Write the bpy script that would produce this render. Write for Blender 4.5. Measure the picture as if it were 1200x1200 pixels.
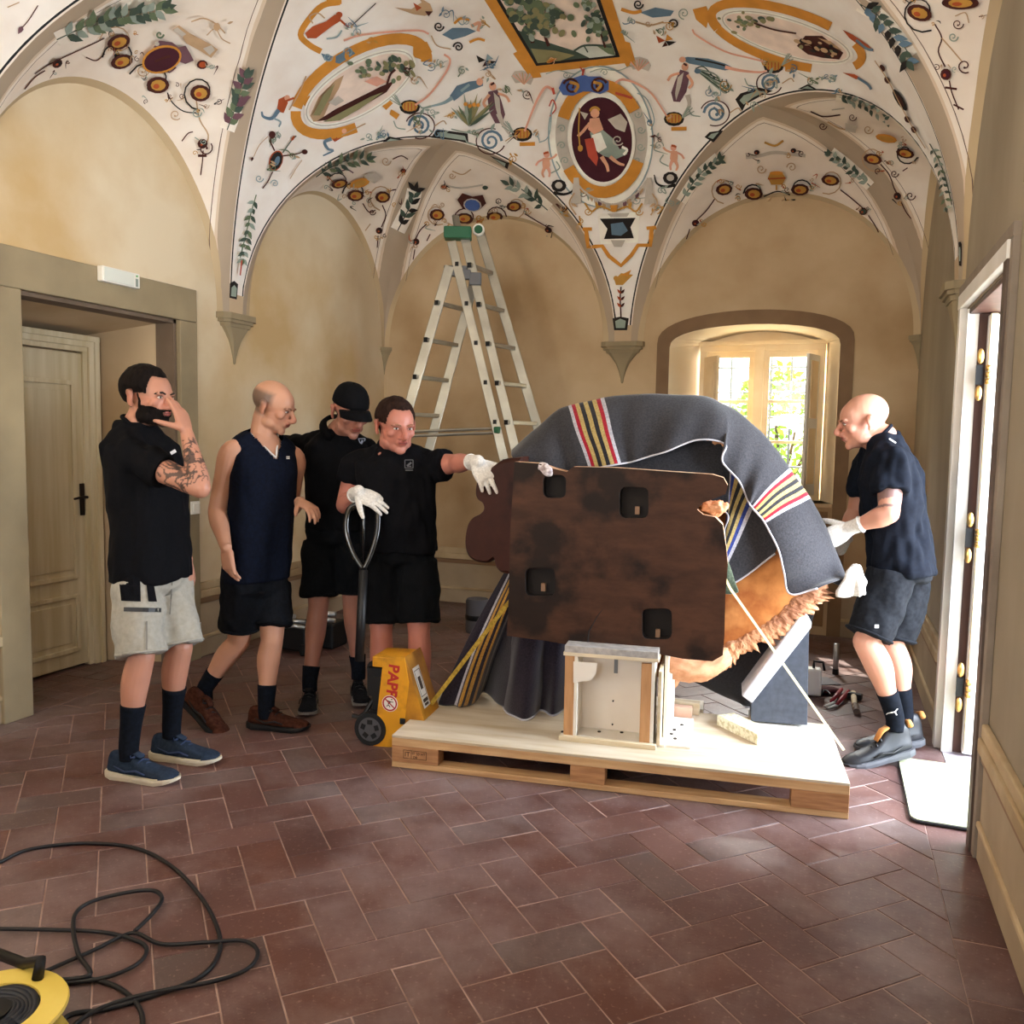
import bpy, bmesh, math, random
import numpy as np
from mathutils import Vector, Matrix, noise
from mathutils.bvhtree import BVHTree

random.seed(7)
for _o in list(bpy.data.objects):
    bpy.data.objects.remove(_o, do_unlink=True)
SC = bpy.context.scene
COL = SC.collection

# ------------------------------------------------------------------ camera
FPX, YAW, PITCH, ROLL, CAMZ = 1004.2, 0.35558, 0.08478, 0.01788, 1.484
_cy, _sy, _cp, _sp = math.cos(YAW), math.sin(YAW), math.cos(PITCH), math.sin(PITCH)
FW = np.array([-_sy*_cp, _cy*_cp, -_sp])
_r0 = np.array([_cy, _sy, 0.0]); _u0 = np.cross(_r0, FW)
RT = math.cos(ROLL)*_r0 + math.sin(ROLL)*_u0
UP = -math.sin(ROLL)*_r0 + math.cos(ROLL)*_u0
EYE = np.array([0.0, 0.0, CAMZ])
cam_data = bpy.data.cameras.new('camera')
cam = bpy.data.objects.new('camera', cam_data)
COL.objects.link(cam)
cam.matrix_world = Matrix(((RT[0], UP[0], -FW[0], EYE[0]), (RT[1], UP[1], -FW[1], EYE[1]),
                           (RT[2], UP[2], -FW[2], EYE[2]), (0, 0, 0, 1)))
cam_data.sensor_width = 36.0
cam_data.lens = FPX/1200*36.0
cam_data.clip_start = 0.05
SC.camera = cam

# room numbers (metres)
XL, XR, YB, YA, ZT = -3.887, 0.569, 7.033, 4.918, 2.297
YF = -1.466
XB = (XL+XR)/2

# ------------------------------------------------------------------ world, sun, daylight
def srgb(h):
    h = h.lstrip('#')
    c = [int(h[i:i+2], 16)/255 for i in (0, 2, 4)]
    return tuple(x/12.92 if x <= 0.04045 else ((x+0.055)/1.055)**2.4 for x in c)

world = bpy.data.worlds.new('world'); SC.world = world; world.use_nodes = True
wn = world.node_tree.nodes; wl = world.node_tree.links; wn.clear()
sky = wn.new('ShaderNodeTexSky'); sky.sky_type = 'NISHITA'; sky.sun_disc = False
sky.sun_elevation = math.radians(52); sky.sun_rotation = math.radians(20)
bgn = wn.new('ShaderNodeBackground'); bgn.inputs['Strength'].default_value = 0.55
wo = wn.new('ShaderNodeOutputWorld')
wl.new(sky.outputs[0], bgn.inputs[0]); wl.new(bgn.outputs[0], wo.inputs[0])

def lamp(name, kind, loc, direction, energy, color, size=(1, 1), angle=0.01):
    d = bpy.data.lights.new(name, kind); d.energy = energy; d.color = color
    if kind == 'AREA':
        d.shape = 'RECTANGLE'; d.size, d.size_y = size
    if kind == 'SUN':
        d.angle = angle
    o = bpy.data.objects.new(name, d); COL.objects.link(o)
    o.location = loc
    o.rotation_euler = Vector(direction).to_track_quat('-Z', 'Y').to_euler()
    return o

lamp('sun', 'SUN', (3, 12, 9), (0.36, -0.86, -1.2), 9.0, (1.0, 0.95, 0.86))
# daylight at the openings of the room: side door, garden window, windows of the front wall
lamp('daylight_door', 'AREA', (2.15, 3.85, 1.65), (-1, -0.10, -0.22), 400, (0.84, 0.91, 1.0), (2.3, 2.4))
lamp('daylight_window', 'AREA', (-0.60, 8.6, 3.05), (0, -1, -0.55), 520, (1.0, 0.96, 0.90), (1.5, 0.9))
lamp('daylight_front_left', 'AREA', (-2.75, -1.36, 1.75), (0, 1, 2.2), 90, (1.0, 0.985, 0.95), (0.95, 1.7))
lamp('daylight_front_right', 'AREA', (-0.55, -1.36, 1.75), (-0.15, 1, 2.2), 84, (1.0, 0.985, 0.95), (0.95, 1.7))
SC.view_settings.view_transform = 'Standard'
SC.view_settings.look = 'None'
SC.view_settings.exposure = 0.78
SC.view_settings.gamma = 1.0
SC.view_settings.use_curve_mapping = False

# ------------------------------------------------------------------ helpers
def ray(x, y):
    return FW + RT*(x-600)/FPX - UP*(y-600)/FPX
def at_depth(x, y, d):
    return EYE + ray(x, y)*d
def on_axis(x, y, ax, val):
    v = ray(x, y); return EYE + v*((val-EYE[ax])/v[ax])
def on_plane(x, y, P, n):
    v = ray(x, y); n = np.asarray(n, float)
    return EYE + v*(((np.asarray(P, float)-EYE)@n)/(v@n))

MATS = {}
def mat(name, col, rough=0.7, col2=None, scale=6.0, bump=0.0, metal=0.0, stretch=None, detail=4.0, spec=0.4, contrast=(0.35, 0.65), coat=0.0, sheen=0.0):
    """principled material whose colour wanders between two tones by object-space noise"""
    if name in MATS:
        return MATS[name]
    m = bpy.data.materials.new(name); m.use_nodes = True
    nt = m.node_tree; b = nt.nodes['Principled BSDF']
    c1 = srgb(col) if isinstance(col, str) else col
    b.inputs['Roughness'].default_value = rough
    b.inputs['Metallic'].default_value = metal
    b.inputs['Specular IOR Level'].default_value = spec
    b.inputs['Coat Weight'].default_value = coat
    if sheen:
        b.inputs['Sheen Weight'].default_value = sheen
    if col2 is None and bump == 0:
        b.inputs['Base Color'].default_value = (*c1, 1)
    else:
        c2 = c1 if col2 is None else (srgb(col2) if isinstance(col2, str) else col2)
        tc = nt.nodes.new('ShaderNodeTexCoord'); mp = nt.nodes.new('ShaderNodeMapping')
        nz = nt.nodes.new('ShaderNodeTexNoise'); rp = nt.nodes.new('ShaderNodeValToRGB')
        nz.inputs['Scale'].default_value = scale; nz.inputs['Detail'].default_value = detail
        if stretch: mp.inputs['Scale'].default_value = stretch
        nt.links.new(tc.outputs['Object'], mp.inputs['Vector']); nt.links.new(mp.outputs[0], nz.inputs['Vector'])
        nt.links.new(nz.outputs[0], rp.inputs[0])
        e = rp.color_ramp.elements
        e[0].position, e[1].position = contrast
        e[0].color = (*c1, 1); e[1].color = (*c2, 1)
        nt.links.new(rp.outputs[0], b.inputs['Base Color'])
        if bump:
            bp = nt.nodes.new('ShaderNodeBump'); bp.inputs['Strength'].default_value = bump; bp.inputs['Distance'].default_value = 0.01
            nt.links.new(nz.outputs[0], bp.inputs['Height']); nt.links.new(bp.outputs[0], b.inputs['Normal'])
    MATS[name] = m
    return m

def tag(o, label=None, cat=None, group=None, kind=None):
    if label: o['label'] = label
    if cat: o['category'] = cat
    if group: o['group'] = group
    if kind: o['kind'] = kind
    return o

def empty(name, loc=(0, 0, 0), rotz=0.0):
    o = bpy.data.objects.new(name, None); COL.objects.link(o)
    o.location = [float(v) for v in loc]; o.rotation_euler = (0, 0, rotz)
    o.empty_display_size = 0.1
    return o

def link_mesh(name, me, m, parent=None, smooth=False):
    o = bpy.data.objects.new(name, me); COL.objects.link(o)
    if m is not None:
        for x in (m if isinstance(m, (list, tuple)) else [m]):
            me.materials.append(x)
    if smooth:
        me.polygons.foreach_set('use_smooth', [True]*len(me.polygons))
    if parent is not None:
        o.parent = parent
    return o

def catmull(pts, per=6):
    P = [np.asarray(p, float) for p in pts]
    if len(P) < 3:
        return [P[0]+(P[-1]-P[0])*k/per for k in range(per+1)]
    out = []
    for i in range(len(P)-1):
        p0 = P[i-1] if i else 2*P[0]-P[1]
        p1, p2 = P[i], P[i+1]
        p3 = P[i+2] if i+2 < len(P) else 2*P[-1]-P[-2]
        for k in range(per):
            t = k/per
            out.append(0.5*((2*p1)+(-p0+p2)*t+(2*p0-5*p1+4*p2-p3)*t*t+(-p0+3*p1-3*p2+p3)*t**3))
    out.append(P[-1]); return out

class MB:
    """collects shapes into one mesh"""
    def __init__(s):
        s.v, s.f, s.mi = [], [], []
    def add(s, vs, fs, m=0):
        b = len(s.v); s.v += [tuple(float(c) for c in v) for v in vs]
        s.f += [tuple(b+i for i in f) for f in fs]; s.mi += [m]*len(fs)
        return s
    def box(s, c, d, R=None, m=0, taper=1.0):
        c = np.asarray(c, float); d = np.asarray(d, float)/2
        vs = []
        for z in (-1, 1):
            k = 1.0 if z < 0 else taper
            for x, y in ((-1, -1), (1, -1), (1, 1), (-1, 1)):
                p = np.array([x*d[0]*k, y*d[1]*k, z*d[2]])
                if R is not None: p = R@p
                vs.append(c+p)
        return s.add(vs, [(3, 2, 1, 0), (4, 5, 6, 7), (0, 1, 5, 4), (1, 2, 6, 5), (2, 3, 7, 6), (3, 0, 4, 7)], m)
    def bar(s, a, b, w, h, up=(0, 0, 1), m=0):
        a = np.asarray(a, float); b = np.asarray(b, float); d = b-a; L = np.linalg.norm(d); d = d/L
        up = np.asarray(up, float); x = np.cross(d, up)
        if np.linalg.norm(x) < 1e-6: x = np.cross(d, (1, 0, 0))
        x /= np.linalg.norm(x); z = np.cross(x, d)
        return s.box((a+b)/2, (w, L, h), np.stack([x, d, z], 1), m)
    def loft(s, rings, cap=True, m=0, close=True):
        n = len(rings[0]); b = []
        vs = [p for r in rings for p in r]; fs = []
        for i in range(len(rings)-1):
            for j in range(n if close else n-1):
                k = (j+1) % n
                fs.append((i*n+j, i*n+k, (i+1)*n+k, (i+1)*n+j))
        if cap:
            fs.append(tuple(range(n))[::-1]); fs.append(tuple((len(rings)-1)*n+j for j in range(n)))
        return s.add(vs, fs, m)
    def tube(s, pts, rad, n=10, m=0, cap=True, flat=1.0, up=(0, 0, 1)):
        P = [np.asarray(p, float) for p in pts]
        if not hasattr(rad, '__len__'): rad = [rad]*len(P)
        rings = []; prev = None
        for i, p in enumerate(P):
            t = P[min(i+1, len(P)-1)]-P[max(i-1, 0)]; t = t/(np.linalg.norm(t)+1e-12)
            if prev is None:
                a = np.cross(t, np.asarray(up, float))
                if np.linalg.norm(a) < 1e-3: a = np.cross(t, (1.0, 0, 0))
            else:
                a = prev-t*(prev@t)
            a /= np.linalg.norm(a)+1e-12; prev = a; b = np.cross(t, a)
            rings.append([p+rad[i]*(math.cos(q)*a+flat*math.sin(q)*b) for q in [2*math.pi*k/n for k in range(n)]])
        return s.loft(rings, cap, m)
    def cyl(s, a, b, r, n=16, m=0, r2=None):
        return s.tube([a, b], [r, r if r2 is None else r2], n, m)
    def ellipsoid(s, c, r, R=None, n=16, k=10, m=0):
        rings = []
        for i in range(1, k):
            th = math.pi*i/k
            ring = []
            for j in range(n):
                ph = 2*math.pi*j/n
                p = np.array([r[0]*math.sin(th)*math.cos(ph), r[1]*math.sin(th)*math.sin(ph), -r[2]*math.cos(th)])
                if R is not None: p = R@p
                ring.append(np.asarray(c)+p)
            rings.append(ring)
        p0 = np.array([0, 0, -r[2]]); p1 = np.array([0, 0, r[2]])
        if R is not None: p0, p1 = R@p0, R@p1
        b = len(s.v); s.loft(rings, False, m)
        L = (k-2)*n
        i0 = len(s.v); s.v.append(tuple(np.asarray(c)+p0)); i1 = len(s.v); s.v.append(tuple(np.asarray(c)+p1))
        for j in range(n):
            s.f.append((i0, b+(j+1) % n, b+j)); s.f.append((i1, b+L+j, b+L+(j+1) % n)); s.mi += [m, m]
        return s
    def prism(s, poly, O, ax, ay, az, m=0):
        """2-D polygon in the frame (O, ax, ay), extruded by the vector az"""
        O = np.asarray(O, float); ax = np.asarray(ax, float); ay = np.asarray(ay, float); az = np.asarray(az, float)
        n = len(poly); lo = [O+ax*x+ay*y for x, y in poly]; hi = [p+az for p in lo]
        fs = [tuple(range(n))[::-1], tuple(range(n, 2*n))]+[(i, (i+1) % n, n+(i+1) % n, n+i) for i in range(n)]
        return s.add(lo+hi, fs, m)
    def lathe(s, prof, c, axis=(0, 0, 1), n=24, m=0, cap=True):
        axis = np.asarray(axis, float); axis /= np.linalg.norm(axis)
        a = np.cross(axis, (1, 0, 0)) if abs(axis[0]) < .9 else np.cross(axis, (0, 1, 0)); a /= np.linalg.norm(a); b = np.cross(axis, a)
        rings = [[np.asarray(c)+axis*z+max(r, 1e-4)*(math.cos(q)*a+math.sin(q)*b) for q in [2*math.pi*k/n for k in range(n)]] for r, z in prof]
        return s.loft(rings, cap, m)
    def mesh(s, name):
        me = bpy.data.meshes.new(name); me.from_pydata(s.v, [], s.f)
        if any(s.mi): me.polygons.foreach_set('material_index', s.mi)
        me.update(); return me
    def build(s, name, m, parent=None, smooth=False, bevel=0.0, auto=None, fix=True):
        me = s.mesh(name)
        if fix:
            bm = bmesh.new(); bm.from_mesh(me); bmesh.ops.recalc_face_normals(bm, faces=bm.faces); bm.to_mesh(me); bm.free()
        o = link_mesh(name, me, m, parent, smooth)
        if bevel:
            md = o.modifiers.new('bevel', 'BEVEL'); md.width = bevel; md.segments = 2; md.limit_method = 'ANGLE'; md.angle_limit = 0.7
        if auto:
            for e in me.edges: pass
            me.polygons.foreach_set('use_smooth', [True]*len(me.polygons))
            bm = bmesh.new(); bm.from_mesh(me)
            for e in bm.edges:
                if len(e.link_faces) == 2 and e.calc_face_angle(0) > auto: e.smooth = False
            bm.to_mesh(me); bm.free()
        return o

def rotm(axis, ang):
    return np.array(Matrix.Rotation(ang, 3, Vector(axis)))
def unit(v):
    v = np.asarray(v, float); return v/(np.linalg.norm(v)+1e-12)

# ================================================================== THE ROOM
PLASTER = mat('plaster_warm', '#e0d0b2', 0.92, '#c8ab7c', scale=1.1, detail=8, bump=0.03, contrast=(0.40, 0.66))
PLASTER_SHADED = mat('plaster_shaded', '#c6ae8c', 0.92, '#a98c66', scale=1.2, detail=8, bump=0.03, contrast=(0.38, 0.66))  # the cream plaster again, browner: shade put into the colour
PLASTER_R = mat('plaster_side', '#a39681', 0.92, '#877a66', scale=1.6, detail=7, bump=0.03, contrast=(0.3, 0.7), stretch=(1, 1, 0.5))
STONE = mat('stone_surround', '#a29273', 0.85, '#8a7c62', scale=3.0, detail=8, bump=0.06, contrast=(0.3, 0.7))
STONE_W = mat('painted_surround', '#8d7256', 0.88, '#7b6149', scale=2.5, detail=6)
DADO = mat('dado_paint', '#b3a084', 0.85, '#94826a', scale=2.2, detail=7, contrast=(0.3, 0.7))
DADO_LINE = mat('dado_moulding', '#c4b08e', 0.8, '#a48c68', scale=3)
DADO_DARK = mat('dado_dark_line', '#8a6c50', 0.8)  # darker brown strip under the dado rail
CREAM_WOOD = mat('cream_door_paint', '#d9cdb0', 0.5, '#c6b690', scale=2.5, stretch=(6, 6, 0.4))
WHITE_PAINT = mat('white_door_paint', '#e9e7e2', 0.4, '#dcd8d0', scale=3)
DARK_WOOD = mat('dark_jamb_wood', '#5a3a30', 0.5, '#44291f', scale=4, stretch=(6, 6, 0.5))
BRASS = mat('brass', '#d8b06a', 0.3, metal=0.9)
IRON = mat('dark_iron', '#2a211c', 0.45, metal=0.6)
BLACK_P = mat('black_plastic', '#0c0c0e', 0.5)
WHITE_P = mat('white_plastic', '#ece9e0', 0.45)

# ---- floor: herringbone of brick tiles, a border row along the walls
floor_bm = MB().box(((XL+XR)/2-0.25, (YB+YF)/2, -0.0535), (XR-XL+1.5, YB-YF+0.9, 0.1))
FLOOR = floor_bm.build('floor', mat('tile_mortar', '#b49a90', 0.95, '#94796e', scale=9))
tag(FLOOR, 'terracotta floor of long tiles laid in a diagonal herringbone', kind='structure')

def tile_material(k, c1, c2):
    m = bpy.data.materials.new('terracotta_%d' % k); m.use_nodes = True
    nt = m.node_tree; b = nt.nodes['Principled BSDF']
    geo = nt.nodes.new('ShaderNodeNewGeometry')
    n1 = nt.nodes.new('ShaderNodeTexNoise'); n1.inputs['Scale'].default_value = 3.2; n1.inputs['Detail'].default_value = 6
    n2 = nt.nodes.new('ShaderNodeTexNoise'); n2.inputs['Scale'].default_value = 70; n2.inputs['Detail'].default_value = 5
    for n in (n1, n2): nt.links.new(geo.outputs['Position'], n.inputs['Vector'])
    r1 = nt.nodes.new('ShaderNodeValToRGB'); e = r1.color_ramp.elements
    e[0].position, e[1].position = 0.36, 0.66; e[0].color = (*srgb(c1), 1); e[1].color = (*srgb(c2), 1)
    nt.links.new(n1.outputs[0], r1.inputs[0])
    r2 = nt.nodes.new('ShaderNodeValToRGB'); e = r2.color_ramp.elements
    e[0].position, e[1].position = 0.60, 0.76; e[0].color = (0, 0, 0, 1); e[1].color = (0.35, 0.35, 0.35, 1)
    nt.links.new(n2.outputs[0], r2.inputs[0])
    mx = nt.nodes.new('ShaderNodeMixRGB'); mx.inputs[2].default_value = (*srgb('#b79c92'), 1)
    nt.links.new(r2.outputs[0], mx.inputs[0]); nt.links.new(r1.outputs[0], mx.inputs[1])
    n3 = nt.nodes.new('ShaderNodeTexNoise'); n3.inputs['Scale'].default_value = 1.1; n3.inputs['Detail'].default_value = 9; n3.inputs['Roughness'].default_value = .7
    nt.links.new(geo.outputs['Position'], n3.inputs['Vector'])
    r3 = nt.nodes.new('ShaderNodeValToRGB'); e = r3.color_ramp.elements; e[0].position, e[1].position = .46, .68; e[0].color = (0, 0, 0, 1); e[1].color = (.55, .55, .55, 1)
    nt.links.new(n3.outputs[0], r3.inputs[0])
    mx3 = nt.nodes.new('ShaderNodeMixRGB'); mx3.inputs[2].default_value = (*srgb('#9a8a88'), 1); nt.links.new(r3.outputs[0], mx3.inputs[0]); nt.links.new(mx.outputs[0], mx3.inputs[1]); mx = mx3
    nt.links.new(mx.outputs[0], b.inputs['Base Color'])
    rr = nt.nodes.new('ShaderNodeMapRange'); rr.inputs[1].default_value = 0.3; rr.inputs[2].default_value = 0.7
    rr.inputs[3].default_value = 0.34; rr.inputs[4].default_value = 0.55
    nt.links.new(n1.outputs[0], rr.inputs[0]); nt.links.new(rr.outputs[0], b.inputs['Roughness'])
    b.inputs['Specular IOR Level'].default_value = 0.45
    bp = nt.nodes.new('ShaderNodeBump'); bp.inputs['Strength'].default_value = 0.12; bp.inputs['Distance'].default_value = 0.004
    nt.links.new(n2.outputs[0], bp.inputs['Height']); nt.links.new(bp.outputs[0], b.inputs['Normal'])
    return m
TILE_M = [tile_material(i, *c) for i, c in enumerate([('#533732', '#64453f'), ('#593c37', '#694b45'), ('#4f3531', '#5e423d'), ('#59423d', '#564744'), ('#5f3d33', '#5a3b35')])]

def clip(poly, ax, val, keep_less):
    out = []
    for i in range(len(poly)):
        a, b = poly[i], poly[(i+1) % len(poly)]
        ia = (a[ax] <= val) == keep_less or a[ax] == val; ib = (b[ax] <= val) == keep_less or b[ax] == val
        if ia: out.append(a)
        if ia != ib:
            t = (val-a[ax])/(b[ax]-a[ax]); out.append((a[0]+(b[0]-a[0])*t, a[1]+(b[1]-a[1])*t))
    return out
def area(p):
    return abs(sum(p[i][0]*p[(i+1) % len(p)][1]-p[(i+1) % len(p)][0]*p[i][1] for i in range(len(p))))/2
TW = 0.152; c45 = math.sqrt(0.5); GAP = 0.0022
tiles = []
BX0, BX1, BY1 = XL+0.16, XR-0.16, YB-0.16
def tile_poly(x0, y0, x1, y1):
    q = [(x0*TW+GAP, y0*TW+GAP), (x1*TW-GAP, y0*TW+GAP), (x1*TW-GAP, y1*TW-GAP), (x0*TW+GAP, y1*TW-GAP)]
    return [((a-b)*c45+XB+0.03, (a+b)*c45+3.0) for a, b in q]
for k in range(-70, 71):
    for l in range(-36, 37):
        for (x0, y0, x1, y1) in ((0, 0, 2, 1), (0, 1, 1, 3)):
            dx, dy = k+2*l, k-2*l
            p = tile_poly(x0+dx, y0+dy, x1+dx, y1+dy)
            full = all(BX0 < q[0] < BX1 and YF < q[1] < BY1 for q in p)
            if not full:
                p = clip(p, 0, BX0, False)
                for a_, v_, s_ in ((0, BX1, True), (1, YF, False), (1, BY1, True)):
                    if len(p) > 2: p = clip(p, a_, v_, s_)
                if len(p) < 3 or area(p) < 0.0015: continue
            tiles.append((p, (0 if y1-y0 == 1 else 1) if full else 2))
def border(x0, y0, x1, y1):
    tiles.append(([(x0+GAP, y0+GAP), (x1-GAP, y0+GAP), (x1-GAP, y1-GAP), (x0+GAP, y1-GAP)], 2))
yy = YF
while yy < YB-0.05:
    border(BX1, yy, XR, min(yy+0.305, YB)); border(XL, yy+0.02, BX0, min(yy+0.325, YB)); yy += 0.305
xx = BX0
while xx < BX1-0.02:
    border(xx, BY1, min(xx+0.305, BX1), YB); xx += 0.305
for i in range(9):    # floor of the left door niche
    for j in range(4):
        border(XL-0.152*(j+1), 3.24+i*0.125, XL-0.152*j, 3.24+(i+1)*0.125)
def tile_view(p):
    c = np.array([sum(q[0] for q in p)/len(p), sum(q[1] for q in p)/len(p), 0.0])-EYE
    d = c@FW
    if d < 0.3: return None
    x = 600+FPX*(c@RT)/d; y = 600-FPX*(c@UP)/d
    return d if -40 < x < 1240 and -40 < y < 1250 else None
def behind_pallet(p):
    x = sum(q[0] for q in p)/len(p); y = sum(q[1] for q in p)/len(p)
    return -1.75 < x < 0.05 and 3.45 < y < 5.2
seen = []; rest = []
for p, kind in tiles:
    d = tile_view(p)
    (rest if d is None or behind_pallet(p) or area(p) < 0.006 else seen).append((d or 99, p, kind))
seen.sort(key=lambda t: t[0]); rest += seen[300:]; seen = seen[:300]
def tile_mesh(p, name, e=0.0025):
    c = (sum(q[0] for q in p)/len(p), sum(q[1] for q in p)/len(p)); n = len(p)
    L = math.sqrt(area(p)); k = 1-e/L*1.6
    top = [((q[0]-c[0])*k, (q[1]-c[1])*k, 0.0) for q in p]; mid = [(q[0]-c[0], q[1]-c[1], -0.0015) for q in p]; bot = [(q[0]-c[0], q[1]-c[1], -0.018) for q in p]
    fs = [tuple(range(n))]
    for a in (0, n): fs += [(a+i, a+n+i, a+n+(i+1) % n, a+(i+1) % n) for i in range(n)]
    return c, top+mid+bot, fs
shared = {}
for d, p, kind in seen:
    mi = random.choice([0, 0, 1, 1, 2, 2, 3, 4])
    c, vs, fs = tile_mesh(p, 'tile')
    key = (kind, mi)
    if kind < 2 and key in shared: me = shared[key]
    else:
        me = bpy.data.meshes.new('tile'); me.from_pydata(vs, [], fs); me.materials.append(TILE_M[mi]); me.update()
        if kind < 2: shared[key] = me
    o = bpy.data.objects.new('tile', me); COL.objects.link(o); o.parent = FLOOR
    o.location = (c[0], c[1], random.uniform(-0.0022, 0.0)); o.rotation_euler = (random.uniform(-.006, .006), random.uniform(-.006, .006), 0)
mb = MB()
for d, p, kind in rest:
    c, vs, fs = tile_mesh(p, 'tile'); dz = random.uniform(-0.002, 0)
    mb.add([(v[0]+c[0], v[1]+c[1], v[2]+dz) for v in vs], fs, random.choice([0, 0, 1, 1, 2, 2, 3, 4]))
tag(mb.build('far_tiles', TILE_M, FLOOR, fix=False), kind='stuff')

# ---- walls
ZW = 4.35
DY0, DY1, DZ = 3.24, 4.362, 2.19          # left niche opening
RY0, RY1, RZ = 3.52, 4.60, 2.13           # right door opening
WX0, WX1, WZ0, WZ1, WZC = -1.275, 0.020, 1.03, 2.245, 2.415   # window opening in the back wall
def yz(poly, x, t, m=None):
    return MB().prism(poly, (x, 0, 0), (0, 1, 0), (0, 0, 1), (t, 0, 0))
wl_ = MB()
for poly in ([(YF, 0), (DY0, 0), (DY0, ZW), (YF, ZW)], [(DY1, 0), (YB+0.45, 0), (YB+0.45, ZW), (DY1, ZW)], [(DY0, DZ), (DY1, DZ), (DY1, ZW), (DY0, ZW)]):
    wl_.prism(poly, (XL, 0, 0), (0, 1, 0), (0, 0, 1), (-0.62, 0, 0))
WALL_L = tag(wl_.build('wall_left', PLASTER), 'warm cream plaster wall with a stone-framed door niche', kind='structure')
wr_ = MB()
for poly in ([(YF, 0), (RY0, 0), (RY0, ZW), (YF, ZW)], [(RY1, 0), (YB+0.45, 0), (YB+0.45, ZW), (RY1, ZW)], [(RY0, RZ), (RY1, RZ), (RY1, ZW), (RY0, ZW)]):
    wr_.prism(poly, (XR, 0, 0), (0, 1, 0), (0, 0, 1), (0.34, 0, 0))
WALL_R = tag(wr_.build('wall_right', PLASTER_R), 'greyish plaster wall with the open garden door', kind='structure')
def arch_pts(x0, x1, z0, zc, n=16):
    h = zc-z0; w = (x1-x0)/2; out = []
    for i in range(n+1):
        a = math.pi*(1-i/n); out.append(((x0+x1)/2+w*math.cos(a), z0+h*math.sin(a)**0.8))
    return out
ap = arch_pts(WX0, WX1, WZ1, WZC)
wb_ = MB()
for poly in ([(XL, 0), (WX0, 0), (WX0, ZW), (XL, ZW)], [(WX1, 0), (XR, 0), (XR, ZW), (WX1, ZW)], [(WX0, 0.0), (WX1, 0.0), (WX1, WZ0), (WX0, WZ0)],
             ap+[(WX1, ZW), (WX0, ZW)]):
    wb_.prism(poly, (0, YB, 0), (1, 0, 0), (0, 0, 1), (0, 0.5, 0))
WALL_B = tag(wb_.build('wall_back', PLASTER_SHADED), 'plaster end wall, shade put into its browner colour, under two painted lunettes', kind='structure')
wf_ = MB()
for x0, x1, z0, z1 in ((XL, -3.25, 0, ZW), (-3.25, -2.25, 0, .85), (-3.25, -2.25, 2.65, ZW), (-2.25, -1.05, 0, ZW), (-1.05, -.05, 0, .85), (-1.05, -.05, 2.65, ZW), (-.05, XR, 0, ZW)):
    wf_.prism([(x0, z0), (x1, z0), (x1, z1), (x0, z1)], (0, YF, 0), (1, 0, 0), (0, 0, 1), (0, -0.3, 0))
tag(wf_.build('wall_front', PLASTER), 'plaster wall with two tall windows facing the vault', kind='structure')
for wi, x0 in ((2, -3.25), (3, -1.05)):
    w = MB()
    for (a, b) in (((x0, .85), (x0+1, .85)), ((x0, 2.65), (x0+1, 2.65)), ((x0, .85), (x0, 2.65)), ((x0+1, .85), (x0+1, 2.65)), ((x0+.5, .85), (x0+.5, 2.65)), ((x0, 1.45), (x0+1, 1.45)), ((x0, 2.05), (x0+1, 2.05))):
        w.bar((a[0], YF-0.12, a[1]), (b[0], YF-0.12, b[1]), 0.05, 0.05, up=(0, 1, 0))
    tag(w.build('window_%d' % wi, CREAM_WOOD), 'tall cream window frame in the front wall', kind='structure')
# unseen roof slab above the vault, there to keep daylight out
tag(MB().box(((XL+XR)/2-.15, (YB+YF)/2, ZW+0.06), (XR-XL+1.6, YB-YF+1.2, 0.12)).build('unseen_roof_slab', PLASTER), 'plain slab above the vault', kind='structure')

# ---- dado mouldings on the walls
def dado(wall, kind, a, b):
    """kind: 'x' runs along X on the back wall, 'l'/'r' along Y on a side wall"""
    n = {'x': (0, -1), 'l': (1, 0), 'r': (-1, 0)}[kind]
    def strip(name, z0, z1, t, m):
        if kind == 'x': c, s = ((a+b)/2, YB+n[1]*t/2, (z0+z1)/2), (b-a, t, z1-z0)
        else:
            X = XL if kind == 'l' else XR
            c, s = (X+n[0]*t/2, (a+b)/2, (z0+z1)/2), (t, b-a, z1-z0)
        MB().box(c, s).build(name, m, wall, bevel=min(.006, t*.4))
    strip('dado_panel', 0.14, 0.36, 0.010, DADO)
    strip('dado_rail_cap', 0.452, 0.502, 0.024, DADO_LINE)
    strip('dado_rail', 0.40, 0.452, 0.034, DADO_LINE)
    strip('dado_rail_base', 0.36, 0.40, 0.020, DADO_DARK)
    strip('panel_moulding', 0.122, 0.145, 0.022, DADO_LINE)
    strip('plinth', 0.0, 0.122, 0.014, DADO)
dado(WALL_L, 'l', 4.52, YB); dado(WALL_L, 'l', YF, 3.08)
dado(WALL_R, 'r', RY1+.13, YB); dado(WALL_R, 'r', YF, RY0-.13)
dado(WALL_B, 'x', XL, WX0-.1); dado(WALL_B, 'x', WX1+.1, XR)

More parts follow.
